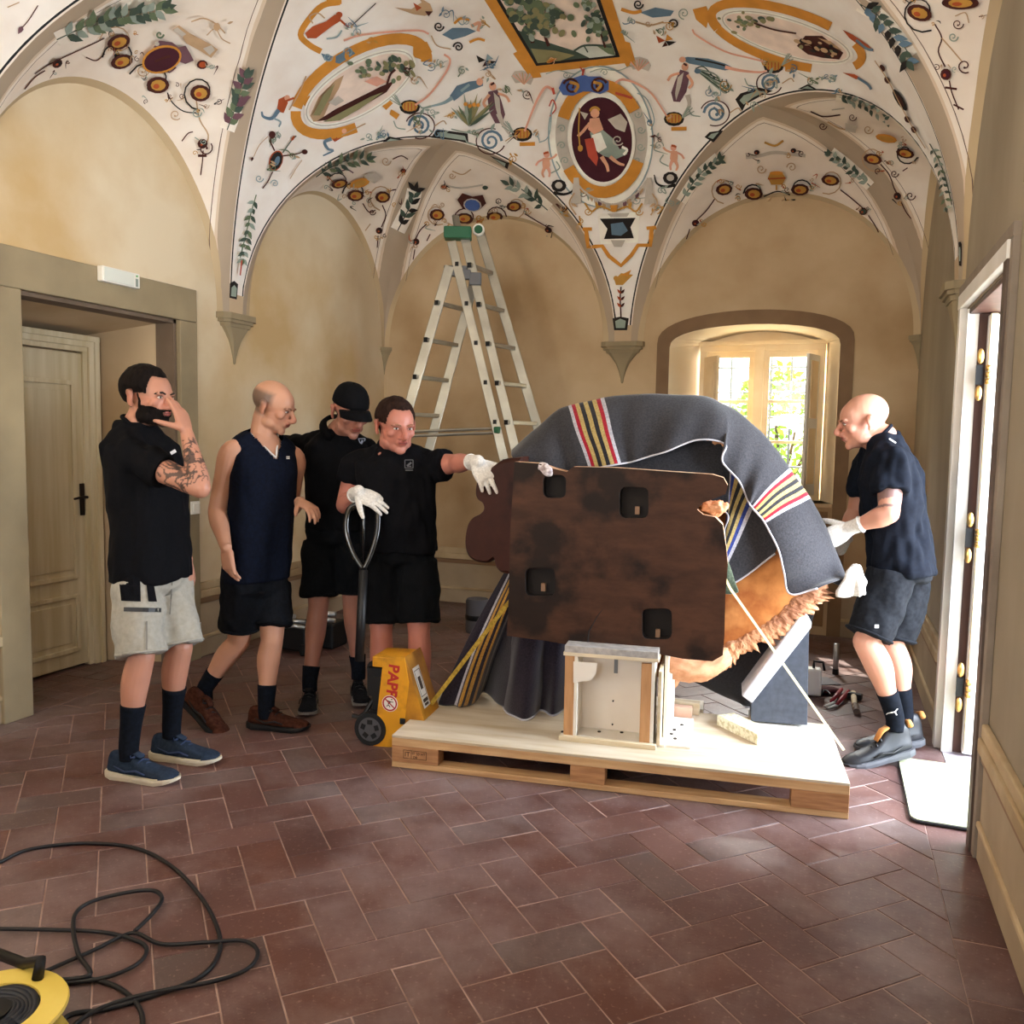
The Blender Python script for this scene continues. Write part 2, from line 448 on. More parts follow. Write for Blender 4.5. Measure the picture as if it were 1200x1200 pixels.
# ---- left niche: stone architrave, lining, panelled door
def stone_frame():
    t = 0.035
    MB().box((XL+t/2, 4.438, 1.095), (t, 0.155, 2.19)).build('jamb_stone', STONE, WALL_L, bevel=.006)
    MB().box((XL+t/2, 3.155, 1.095), (t, 0.17, 2.19)).build('jamb_stone', STONE, WALL_L, bevel=.006)
    MB().box((XL+t/2, 3.7925, 2.293), (t, 1.445, 0.204)).build('lintel_stone', STONE, WALL_L, bevel=.006)
    sh = mat('stone_reveal_shaded', '#7c6a58', 0.85, '#6a5848', scale=3)  # darker copy of the stone, recess shade put into the colour
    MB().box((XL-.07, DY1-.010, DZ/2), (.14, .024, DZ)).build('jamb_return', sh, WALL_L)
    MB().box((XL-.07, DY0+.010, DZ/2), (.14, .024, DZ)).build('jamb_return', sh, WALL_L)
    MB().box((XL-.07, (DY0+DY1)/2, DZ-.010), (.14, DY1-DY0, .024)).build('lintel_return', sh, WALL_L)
    # sloping soffit and plaster reveal
    MB().prism([(XL-.14, DZ-.022), (XL-.62, 2.085), (XL-.62, DZ+.02), (XL-.14, DZ+.02)], (0, DY0, 0), (1, 0, 0), (0, 0, 1), (0, DY1-DY0, 0)).build('soffit', PLASTER_SHADED, WALL_L)
    MB().prism([(XL-.14, DY1-.02), (XL-.62, DY1-.16), (XL-.62, DY1+.02), (XL-.14, DY1+.02)], (0, 0, 0), (1, 0, 0), (0, 1, 0), (0, 0, DZ)).build('reveal', PLASTER_SHADED, WALL_L)
    MB().prism([(XL-.14, DY0+.02), (XL-.62, DY0+.16), (XL-.62, DY0-.02), (XL-.14, DY0-.02)], (0, 0, 0), (1, 0, 0), (0, 1, 0), (0, 0, DZ)).build('reveal', PLASTER_SHADED, WALL_L)
stone_frame()
DX = XL-0.525
D1 = empty('door_1', (DX, 3.8, 0)); tag(D1, 'cream panelled wooden door closed deep in the stone niche', kind='structure')
def dpart(name, c, s, m=CREAM_WOOD, bevel=.004, par=D1):
    c = (c[0]-DX, c[1]-3.8, c[2]) if par is D1 else c
    return MB().box(c, s).build(name, m, par, bevel=bevel)
for k, (w, t) in enumerate(((0.10, .05), (0.07, .07), (0.035, .085))):
    for y, sg in ((4.205, -1), (3.395, 1)):
        dpart('door_frame', (DX+t/2-.02, y+sg*(w/2), 1.03), (t, w, 2.06))
    dpart('door_frame', (DX+t/2-.019, 3.8, 2.0755-w/2), (t+.002, 0.812, w))
leaf = dpart('door_leaf', (DX-.01, 3.8, 0.99), (.045, 0.63, 1.95))
for z0, z1 in ((0.12, 0.46), (0.58, 1.78)):
    for yy0, yy1 in ((3.545, 4.03),):
        for k, (ins, t) in enumerate(((0, .016), (.028, .008))):
            c = (DX+.012+t/2, (yy0+yy1)/2, (z0+z1)/2)
            if k == 0:
                for cc, ss in (((c[0], yy0, c[2]), (t, .028, z1-z0)), ((c[0], yy1, c[2]), (t, .028, z1-z0)), ((c[0], c[1], z0), (t, yy1-yy0, .028)), ((c[0], c[1], z1), (t, yy1-yy0, .028))):
                    dpart('panel_moulding', cc, ss)
            else:
                dpart('raised_panel', c, (t, yy1-yy0-.09, z1-z0-.09))
hd = MB().box((DX+.02-DX, 4.083-3.8, 1.06), (.012, .03, .20))
hd.cyl((.02, 4.083-3.8, 1.075), (.065, 4.083-3.8, 1.075), .009); hd.tube([(.065, 4.083-3.8, 1.075), (.07, 4.03-3.8, 1.078), (.066, 3.98-3.8, 1.07)], [.009, .008, .007])
hd.build('handle', IRON, D1, bevel=.002)
# backing closes the niche behind the door
MB().box((XL-.60, 3.8, 1.1), (.03, 1.1, 2.2)).build('niche_back', PLASTER_SHADED, WALL_L)

# ---- emergency light above the niche, light switch and socket
ES = empty('emergency_light', (XL+.035, 3.855, 2.357)); tag(ES, 'white rectangular emergency light on the stone lintel', 'emergency light')
MB().box((.02, 0, 0), (.04, .275, .085)).build('housing', WHITE_P, ES, bevel=.006)
MB().box((.042, -.02, 0), (.006, .215, .07)).build('diffuser', mat('milky_lens', '#dfe3da', 0.3), ES, bevel=.002)
for y in (.105, .115): MB().box((.043, y, -.012), (.004, .005, .045)).build('vent_slit', mat('vent_grey', '#9aa69c', 0.5), ES)
MB().cyl((.04, .112, .026), (.045, .112, .026), .005).build('status_lamp', mat('green_lamp', '#4fae5a', 0.4), ES)
SW = empty('light_switch', (XL+.036, 4.468, 1.005)); tag(SW, 'square white light switch on the stone door jamb', 'light switch')
MB().box((.004, 0, 0), (.008, .085, .085)).build('plate', WHITE_P, SW, bevel=.003); MB().box((.010, 0, 0), (.008, .05, .052), rotm((0, 1, 0), .06)).build('rocker', WHITE_P, SW, bevel=.002)
SK = empty('wall_socket', (XL+.036, 4.468, .205)); tag(SK, 'small white power socket low on the stone jamb', 'socket')
MB().box((.004, 0, 0), (.008, .08, .08)).build('plate', WHITE_P, SK, bevel=.003); MB().cyl((.006, 0.008, 0), (.012, 0.008, 0), .02).build('cup', WHITE_P, SK); MB().cyl((.0125, .012, 0), (.0135, .012, 0), .008).build('hole', BLACK_P, SK)

# ---- right door: casing, dark jamb lining with hinges, white leaf standing open outwards
D2 = empty('door_2', (XR, 4.06, 0)); tag(D2, 'tall garden doorway with white casing and white leaf open outwards', kind='structure')
def d2(name, c, s, m, bevel=.003):
    return MB().box((c[0]-XR, c[1]-4.06, c[2]), s).build(name, m, D2, bevel=bevel)
for y, sg in ((RY1, 1), (RY0, -1)):
    mm_ = mat('grey_stone_casing', '#8f8274', 0.8, '#7a6d60', scale=4)
    d2('architrave', (XR-.012, y+sg*.10, RZ/2+.05), (.024, .05, RZ+.10), mm_)
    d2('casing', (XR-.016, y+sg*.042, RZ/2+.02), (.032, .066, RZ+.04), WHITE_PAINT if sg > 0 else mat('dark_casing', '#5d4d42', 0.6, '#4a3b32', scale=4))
d2('architrave', (XR-.013, (RY0+RY1)/2, RZ+.101), (.027, RY1-RY0+.253, .05), mm_)
d2('casing', (XR-.0175, (RY0+RY1)/2, RZ+.0425), (.035, RY1-RY0+.153, .066), WHITE_PAINT)
for y in (RY1-.012, RY0+.012): d2('jamb_lining', (XR+.14, y, RZ/2), (.28, .024, RZ), DARK_WOOD)
d2('head_lining', (XR+.141, (RY0+RY1)/2, RZ-.0125), (.276, RY1-RY0-.002, .024), DARK_WOOD)
for y in (RY1-.030,): d2('stop', (XR+.02, y, RZ/2), (.05, .02, RZ), WHITE_PAINT)
d2('threshold', (XR+.17, (RY0+RY1)/2, -.004), (.34, RY1-RY0, .012), mat('pale_threshold', '#b8aeb2', 0.6, '#a79ba0', scale=6))
LX = XR+.082; LY = RY1-.055
lf = d2('door_leaf', (LX+.43, LY, RZ/2-.01), (.86, .045, RZ-.05), WHITE_PAINT)
for z0, z1 in ((.2, .85), (1.0, 1.95)):
    for cc, ss in (((LX+.43, LY-.028, z0), (.62, .014, .03)), ((LX+.43, LY-.028, z1), (.62, .014, .03)), ((LX+.12, LY-.028, (z0+z1)/2), (.03, .014, z1-z0)), ((LX+.74, LY-.028, (z0+z1)/2), (.03, .014, z1-z0))):
        d2('panel_moulding', cc, ss, WHITE_PAINT)
d2('leaf_edge_strip', (LX+.018, LY-.030, RZ/2), (.03, .02, RZ-.06), CREAM_WOOD)
for z in (1.82, 1.06, .34):
    h = MB(); hx, hy = LX-.028-XR, LY-.010-4.06
    for dz in (.085, -.085): h.ellipsoid((hx, hy-.022, z+dz), (.016, .012, .036), n=12, k=8)
    for dz in (-.03, 0, .03): h.cyl((hx+.035, hy-.025, z+dz-.013), (hx+.035, hy-.025, z+dz+.013), .013, 12)
    hg = h.build('hinge', BRASS, D2, smooth=True)
    MB().box((hx, hy-.012, z), (.03, .01, .09)).build('hinge_plate', BLACK_P, hg)

# ---- back window
W1 = empty('window_1', ((WX0+WX1)/2, YB, WZ0)); tag(W1, 'deep arched garden window with two glazed casements', kind='structure')
W0 = np.array([(WX0+WX1)/2, YB, WZ0])
REV = mat('window_reveal_plaster', '#f6e8cf', 0.8, '#eedcbc', scale=2)
# painted surround band
so = arch_pts(WX0-.10, WX1+.10, WZ1+.03, WZC+.11, 20); si = arch_pts(WX0, WX1, WZ1, WZC, 20)
b = MB(); ring = []
for (xo, zo), (xi, zi) in zip([(WX0-.10, 0.0)]+so+[(WX1+.10, 0.0)], [(WX0, 0.0)]+si+[(WX1, 0.0)]):
    ring.append([np.array((xo, YB-.012, zo)), np.array((xi, YB-.012, zi)), np.array((xi, YB+.01, zi)), np.array((xo, YB+.01, zo))])
b.loft(ring); b.build('surround', STONE_W, WALL_B)
# splayed reveal
FX0, FX1, FZ1, FY = -1.075, -0.085, 2.30, YB+.36
fr = [(WX0, WZ0)]+si+[(WX1, WZ0)]; bk = [(FX0, WZ0)]
for i in range(21): bk.append((FX0+(FX1-FX0)*i/20, FZ1+.10*math.sin(math.pi*i/20)))
bk.append((FX1, WZ0))
b = MB(); b.loft([[np.array((x, YB+.001, z)) for x, z in fr], [np.array((x, FY+.06, z)) for x, z in bk]], cap=False, close=False)
rv = b.build('window_reveal', REV, W1); rv.location = -W0
def w1(name, c, s, m, R=None, bevel=.003, par=None):
    return MB().box(np.asarray(c)-W0, s, R).build(name, m, par or W1, bevel=bevel)
SILL = mat('stone_sill', '#d8c09a', 0.7, '#c4a880', scale=4)
w1('sill', ((WX0+WX1)/2, YB+.20, WZ0-.015), (WX1-WX0-.01, .42, .03), SILL)
w1('parapet_panel', ((WX0+WX1)/2, YB-.006, .52), (WX1-WX0-.06, .012, .9), mat('parapet', '#9a7b59', .85, '#88694a', scale=2))
FR = mat('window_frame_paint', '#ecd6b2', 0.5, '#e0c598', scale=3)
for x in (FX0+.03, FX1-.03): w1('frame_stile', (x, FY, (WZ0+FZ1)/2), (.06, .07, FZ1-WZ0), FR)
w1('frame_head', ((FX0+FX1)/2, FY, FZ1-.029), (FX1-FX0+.003, .074, .062), FR)
w1('frame_cornice', ((FX0+FX1)/2, FY-.035, FZ1+.005), (FX1-FX0+.02, .06, .03), FR)
b = MB(); b.prism([(x, z) for x, z in bk[1:-1]]+[(FX1, FZ1-.01), (FX0, FZ1-.01)], (0, FY, 0), (1, 0, 0), (0, 0, 1), (0, .05, 0))
o = b.build('tympanum', FR, W1); o.location = -W0
w1('frame_bottom', ((FX0+FX1)/2, FY, WZ0+.031), (FX1-FX0+.003, .074, .06), FR)
mx_ = -0.595
w1('mullion', (mx_, FY-.012, (WZ0+FZ1)/2), (.075, .07, FZ1-WZ0-.06), FR)
GLASS = bpy.data.materials.new('window_glass'); GLASS.use_nodes = True
_n = GLASS.node_tree.nodes; _n.clear(); _l = GLASS.node_tree.links
_t = _n.new('ShaderNodeBsdfTransparent'); _g = _n.new('ShaderNodeBsdfGlossy'); _g.inputs['Roughness'].default_value = .02
_m = _n.new('ShaderNodeMixShader'); _m.inputs[0].default_value = .06; _o = _n.new('ShaderNodeOutputMaterial')
_t.inputs[0].default_value = (.97, .99, .98, 1)
_l.new(_t.outputs[0], _m.inputs[1]); _l.new(_g.outputs[0], _m.inputs[2]); _l.new(_m.outputs[0], _o.inputs[0])
for x0, x1 in ((FX0+.06, mx_-.038), (mx_+.038, FX1-.06)):
    sash = w1('sash', ((x0+x1)/2, FY+.005, WZ0+.085), (x1-x0, .048, .05), FR)
    for c, s in ((((x0+x1)/2, FY+.005, FZ1-.085), (x1-x0, .048, .05)), ((x0+.022, FY+.005, (WZ0+FZ1)/2), (.044, .045, FZ1-WZ0-.12)), ((x1-.022, FY+.005, (WZ0+FZ1)/2), (.044, .045, FZ1-WZ0-.12))):
        w1('sash', c, s, FR)
    zs = [WZ0+.11, WZ0+.47, WZ0+.80, FZ1-.11]
    for z in zs[1:-1]: w1('glazing_bar', ((x0+x1)/2, FY+.005, z), (x1-x0-.08, .035, .026), FR)
    for k in range(3): w1('pane', ((x0+x1)/2, FY+.008, (zs[k]+zs[k+1])/2), (x1-x0-.08, .004, zs[k+1]-zs[k]-.02), GLASS, bevel=0)
# inner shutters, folded back
for xh, ang, w in ((FX0+.05, -1.0, .24), (FX1-.05, -math.pi+1.25, .24)):
    R = rotm((0, 0, 1), ang); d = R@np.array([1, 0, 0]); P = np.array([xh, FY-.06, 0])
    c = P+d*w/2+np.array([0, 0, (WZ0+FZ1)/2-.03])
    sh = w1('shutter', c, (w, .024, FZ1-WZ0-.16), WHITE_PAINT if xh > -.5 else FR, R)
    nrm = R@np.array([0, -1, 0]) if xh < -.5 else R@np.array([0, 1, 0])
    for z0, z1 in ((WZ0+.14, WZ0+.58), (WZ0+.66, FZ1-.16)):
        w1('shutter_panel', np.array([c[0], c[1], (z0+z1)/2])+nrm*.014, (w-.09, .012, z1-z0), FR, R)
# iron grille outside
gb = MB()
for x in np.arange(FX0-.1, FX1+.15, .165): gb.cyl(np.array([x, FY+.26, WZ0-.05])-W0, np.array([x, FY+.26, 2.45])-W0, .009, 8)
for z in np.arange(WZ0+.05, 2.4, .21): gb.cyl(np.array([FX0-.15, FY+.26, z])-W0, np.array([FX1+.15, FY+.26, z])-W0, .008, 8)
gb.build('iron_grille', mat('grille_iron', '#4b5560', 0.6), W1)
# outer window opening edge (wall outside of the frame)
ob = MB()
for c, s in (((FX0-.12, FY+.12, 1.7), (.28, .06, 1.5)), ((FX1+.10, FY+.12, 1.7), (.28, .06, 1.5)), (((FX0+FX1)/2, FY+.12, 2.40), (1.4, .06, .16))): ob.box(np.asarray(c)-W0, s)
ob.build('outer_jamb', REV, W1)

# ---- corbels under the pendentives
def corbel(wall, P, n, w=0.36, depth=0.085, hgt=0.335):
    P = np.asarray(P, float); n = np.asarray(n, float); t = np.array([-n[1], n[0], 0.0])
    prof = [(0.0, 1.0, 1.0), (-.040, 1.0, 1.0), (-.041, .92, .84), (-.062, .92, .84), (-.063, .82, .68), (-.088, .76, .62), (-.089, .70, .54), (-.13, .50, .46), (-.18, .30, .34), (-.24, .16, .2), (-.30, .07, .1), (-.325, .06, .1), (-hgt, .03, .05)]
    rings = []
    for z, a, b in prof:
        z = z*hgt/.335
        q = [(-.5*a, 0), (.5*a, 0), (.5*a*.96, .6*b), (.36*a, b), (-.36*a, b), (-.5*a*.96, .6*b)]
        rings.append([P+t*x*w+n*(y*depth)+np.array([0, 0, z]) for x, y in q])
    return MB().loft(rings).build('corbel', STONE, wall)
BAYS = [YA, YA-2.128, YA-4.256]
for y in BAYS:
    corbel(WALL_L, (XL, y, ZT), (1, 0, 0)); corbel(WALL_R, (XR, y, ZT), (-1, 0, 0))
corbel(WALL_B, (XB, YB, ZT), (0, -1, 0))
for X, s in ((XL, 1), (XR, -1)):
    corbel(WALL_B, (X, YB, ZT), unit((s, -1, 0)), w=.13, depth=.07, hgt=.25)

# ---- outdoors seen through window and door
GR = MB().box((-1, 13, -.16), (30, 30, .1)).build('ground', mat('garden_ground', '#cfc9b4', 0.9, '#bdb99c', scale=2)); tag(GR, 'pale garden ground outside', kind='structure')

LEAFM = [mat('garden_leaf_%d' % i, c, .6, c2, scale=3) for i, (c, c2) in enumerate((('#7fa63a', '#5d8a2c'), ('#9cbc4c', '#7aa038'), ('#4f7d3a', '#3d6630')))]
def shrub(x, y, h, w, mi, label, seed):
    rg = random.Random(seed); E_ = empty('garden_shrub', (x, y, -.11)); tag(E_, label, 'shrub')
    tr = MB(); tr.tube([(0, 0, 0), (.05, .02, h*.35), (-.02, 0, h*.7)], [.06, .05, .02], 8)
    for k in range(4):
        a = k*1.6+seed; tr.tube([(0, 0, h*.3), (w*.25*math.cos(a), w*.25*math.sin(a), h*.55), (w*.38*math.cos(a), w*.38*math.sin(a), h*.75)], [.03, .02, .01], 6)
    tr.build('stem', mat('bark_brown', '#5b4a3a', .9), E_, smooth=True)
    lf = MB()
    for k in range(1500):
        a, b_ = rg.uniform(0, 2*math.pi), math.acos(rg.uniform(-1, 1)); r = rg.uniform(.55, 1)**.5
        c = np.array([w/2*r*math.sin(b_)*math.cos(a), w/2*r*math.sin(b_)*math.sin(a), h*.52+h*.48*r*math.cos(b_)]); q = .06*rg.uniform(.7, 1.4)
        u_ = unit([rg.gauss(0, 1), rg.gauss(0, 1), rg.gauss(0, 1)]); v_ = unit(np.cross(u_, [rg.gauss(0, 1), rg.gauss(0, 1), rg.gauss(0, 1)]))
        lf.add([c-u_*q, c+v_*q*.5, c+u_*q, c-v_*q*.5], [(0, 1, 2, 3)], 0)
    lf.build('foliage', LEAFM[mi], E_, fix=False)
shrub(-2.15, 10.6, 2.3, 1.45, 0, 'leafy green garden shrub behind the left window casement', 1)
shrub(-.65, 11.2, 2.6, 1.45, 1, 'yellow-green garden shrub straight behind the window mullion', 2)
shrub(.80, 10.4, 1.9, 1.4, 2, 'darker green garden shrub behind the right window casement', 3)

# ================================================================== THE PAINTED VAULT
NV = 2.3; HV = 1.4/math.sqrt(1-2*0.5**NV); WV = (XR-XL)/2-.02; LV = YB-YA-.02
def mainz(x, y):
    a = min(abs(x-XB)/WV, 1); b = min(max((y-YA)/LV, 0), 1)
    return ZT+HV*math.sqrt(max(0, 1-a**NV-b**NV))
NH = 26
def g_half(p0, p1, corner_groin=None):
    out = []
    for i in range(NH+1):
        t = i/NH; s = t*t*(2-t) if corner_groin is None else 1-math.cos(t*math.pi/2)
        x, y = p0[0]+(p1[0]-p0[0])*s, p0[1]+(p1[1]-p0[1])*s
        z = mainz(x, y) if corner_groin is None else ZT+(corner_groin-ZT)*math.sqrt(max(0, 1-(1-s)**2))
        out.append(np.array([x, y, max(z, ZT) if i else ZT]))
    return out
def wall_arch(a, b, rise=1.075):
    a = np.asarray(a, float); b = np.asarray(b, float); c = (a+b)/2; h = (b-a)/2; out = []
    for i in range(2*NH+1):
        th = math.pi*(1-i/(2*NH)); out.append(c+h*math.cos(th)+np.array([0, 0, rise*math.sin(th)]))
    return out
PW = 0.07
webs = []       # (wall arch, groin curve)
boundary = []   # plan boundary of the main vault, going round: right side front -> back, back wall, left side back -> front
ys = [YA, YA-2.128, YA-4.256, YA-6.384]
def side(X, s):
    """groin curves of the side bays, from the back towards the front"""
    cs = []
    for k in range(3):
        y1, y0 = ys[k], ys[k+1]; yc = (y0+y1)/2; ap_ = (X+s*1.36, yc)
        g1 = g_half((X+s*.02, y1-PW), ap_); g2 = g_half((X+s*.02, y0+PW), ap_)
        webs.append((wall_arch((X, y1-.17, ZT), (X, y0+.17, ZT)), g1+g2[::-1][1:]))
        cs.append(g1+g2[::-1][1:])
    return cs
left = side(XL, 1); right = side(XR, -1)
def corner(X, s):
    pm = ((X+XB)/2, (YA+YB)/2); zP = mainz(*pm)
    a = g_half((X+s*.02, YA+PW), pm); b = g_half((XB-s*PW, YB-.02), pm); k = g_half((X, YB), pm, corner_groin=zP)
    webs.append((wall_arch((X, YA+.17, ZT), (X, YB-.05, ZT)), a+k[::-1][1:]))
    webs.append((wall_arch((XB-s*.17, YB, ZT), (X+s*.05, YB, ZT)), b+k[::-1][1:]))
    return a+b[::-1][1:]
cl = corner(XL, 1); crn = corner(XR, -1)
seq = []
runs = [c[::-1] for c in right[::-1]]
# the corner arches run from the side corbel to the middle corbel
runs += [crn, cl[::-1]]+left
for c in runs:
    if seq and abs(seq[-1][2]-c[0][2]) < .02 and .01 < np.linalg.norm(seq[-1]-c[0]) < .3:
        for k in range(1, 6): seq.append(seq[-1]*0+prev_end+(c[0]-prev_end)*k/6)
    seq += c; prev_end = c[-1]
CEIL = empty('ceiling', (0, 0, 0)); tag(CEIL, 'low vault painted with grotesque ornament on white, lunettes on every wall', kind='structure')

def attr_mesh(name, V, F, attrs):
    me = bpy.data.meshes.new(name); me.from_pydata([tuple(v) for v in V], [], F)
    for k, vals in attrs.items():
        at = me.attributes.new(k, 'FLOAT', 'POINT'); at.data.foreach_set('value', vals)
    me.polygons.foreach_set('use_smooth', [True]*len(F)); me.update(); return me

def banded_material(name, stops, ground, mottled):
    """stops: list of (attribute, less_than, colour) painted over the ground in order"""
    m = bpy.data.materials.new(name); m.use_nodes = True; nt = m.node_tree; b = nt.nodes['Principled BSDF']
    b.inputs['Roughness'].default_value = .9; b.inputs['Specular IOR Level'].default_value = .2
    tc = nt.nodes.new('ShaderNodeTexCoord'); nz = nt.nodes.new('ShaderNodeTexNoise'); nz.inputs['Scale'].default_value = 3.5; nz.inputs['Detail'].default_value = 7
    nt.links.new(tc.outputs['Object'], nz.inputs['Vector'])
    rp = nt.nodes.new('ShaderNodeValToRGB'); e = rp.color_ramp.elements; e[0].position, e[1].position = .32, .68
    e[0].color = (*srgb(ground), 1); e[1].color = (*srgb(mottled), 1); nt.links.new(nz.outputs[0], rp.inputs[0])
    cur = rp.outputs[0]
    for at, lo, hi, col in stops:
        a = nt.nodes.new('ShaderNodeAttribute'); a.attribute_name = at
        m1 = nt.nodes.new('ShaderNodeMath'); m1.operation = 'LESS_THAN'; m1.inputs[1].default_value = hi; nt.links.new(a.outputs['Fac'], m1.inputs[0])
        m2 = nt.nodes.new('ShaderNodeMath'); m2.operation = 'GREATER_THAN'; m2.inputs[1].default_value = lo; nt.links.new(a.outputs['Fac'], m2.inputs[0])
        mm = nt.nodes.new('ShaderNodeMath'); mm.operation = 'MULTIPLY'; nt.links.new(m1.outputs[0], mm.inputs[0]); nt.links.new(m2.outputs[0], mm.inputs[1])
        mx = nt.nodes.new('ShaderNodeMixRGB'); mx.inputs[2].default_value = (*srgb(col), 1)
        mot = nt.nodes.new('ShaderNodeMixRGB'); mot.blend_type = 'MULTIPLY'; mot.inputs[0].default_value = .5
        mot.inputs[1].default_value = (*srgb(col), 1); nt.links.new(rp.outputs[0], mot.inputs[2])
        nt.links.new(mot.outputs[0], mx.inputs[2])
        nt.links.new(mm.outputs[0], mx.inputs[0]); nt.links.new(cur, mx.inputs[1]); cur = mx.outputs[0]
    nt.links.new(cur, b.inputs['Base Color'])
    return m
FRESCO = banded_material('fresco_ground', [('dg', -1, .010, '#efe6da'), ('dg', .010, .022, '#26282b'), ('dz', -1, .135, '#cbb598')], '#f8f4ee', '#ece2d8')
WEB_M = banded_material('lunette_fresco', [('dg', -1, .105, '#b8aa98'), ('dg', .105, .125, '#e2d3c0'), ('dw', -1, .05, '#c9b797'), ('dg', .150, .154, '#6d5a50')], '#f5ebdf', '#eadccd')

vault_tris_v, vault_tris_f = [], []
def register(V, F):
    b = len(vault_tris_v); vault_tris_v.extend([tuple(v) for v in V]); vault_tris_f.extend([tuple(b+i for i in f) for f in F])
# main surface
NW = 22; V = []; dg = []; F = []
for q in seq:
    c = np.array([XB, min(max(q[1], ys[3]), YA)])
    if q[1] < YA: c[1] = q[1]
    arc = 0; last = None
    for j in range(NW+1):
        w = (j/NW)**1.7; x, y = q[0]+(c[0]-q[0])*w, q[1]+(c[1]-q[1])*w
        p = np.array([x, y, q[2] if j == 0 else mainz(x, y)])
        if last is not None: arc += np.linalg.norm(p-last)
        last = p; V.append(p); dg.append(arc)
n = NW+1
# distance to the groin line measured across it
S_ = np.array(seq)
Va = np.array(V); d_ = np.full(len(V), 9.0)
for a_, b_ in zip(S_[:-1], S_[1:]):
    ab = b_-a_; L_ = ab@ab
    if L_ < 1e-9 or (a_[2] < ZT+.02 and b_[2] < ZT+.02): continue
    t_ = np.clip(((Va-a_)@ab)/L_, 0, 1); d_ = np.minimum(d_, np.linalg.norm(Va-(a_+t_[:, None]*ab), axis=1))
dgm = d_
for i in range(len(seq)-1):
    for j in range(NW):
        F.append((i*n+j, i*n+j+1, (i+1)*n+j+1, (i+1)*n+j))
me = attr_mesh('vault_shell', V, F, {'dg': [float(x) for x in dgm], 'dz': [float(v[2]-ZT) for v in V]})
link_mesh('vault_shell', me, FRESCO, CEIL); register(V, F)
# lunette webs
for wa, g in webs:
    V = []; dga = []; dwa = []; F = []; NS = 14; N = len(wa)
    for i in range(N):
        L = np.linalg.norm(g[i]-wa[i])
        for j in range(NS+1):
            v = j/NS
            p = wa[i]+(g[i]-wa[i])*v
            p = p+np.array([0, 0, 0.10*L*v*(1-v)])
            V.append(p); dwa.append(v*L); dga.append((1-v)*L)
    Va = np.array(V); G_ = np.array(g); A_ = np.array(wa)
    d1 = np.sqrt(((Va[:, None]-G_[None])**2).sum(2)).min(1); d2_ = np.sqrt(((Va[:, None]-A_[None])**2).sum(2)).min(1)
    for i in range(N-1):
        for j in range(NS):
            a = i*(NS+1)+j; F.append((a, a+NS+1, a+NS+2, a+1))
    me = attr_mesh('lunette_web', V, F, {'dg': [float(x) for x in np.minimum(d1, dga)], 'dw': [float(x) for x in np.minimum(d2_, dwa)]})
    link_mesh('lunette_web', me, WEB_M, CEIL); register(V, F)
VBVH = BVHTree.FromPolygons([Vector(v) for v in vault_tris_v], vault_tris_f)

# ================================================================== FRESCO ORNAMENT
# every motif is a thin painted skin lying on the vault surface
PAL = dict(och='#c8893a', bk='#2b2725', wh='#f0e6d9', rust='#a8512f', dbr='#4a2823', gold='#b98a42', grn='#66745a', dgrn='#46544a', blu='#627a8c', slate='#8ea3a8', blue='#4d66a2',
           pink='#dca38e', skin='#d9a286', mar='#46222b', gry='#bdb5aa', pur='#6b4d56', red='#b5503f', sky='#e9d6c8', wat='#c9cfc6', olv='#8a8560', sage='#93a095', tan='#b99a78', ivory='#f4ede2')
PM = {k: mat('fresco_'+k, v, .92, tuple(min(1, c*1.18) for c in srgb(v)), scale=9, spec=.15) for k, v in PAL.items()}
PK = list(PAL)
def cast(x, y):
    r = Vector(ray(x, y)).normalized(); h = VBVH.ray_cast(Vector(EYE), r)
    if h[0] is None: return None
    n = h[1]
    if n.dot(r) > 0: n = -n
    return h[0], n
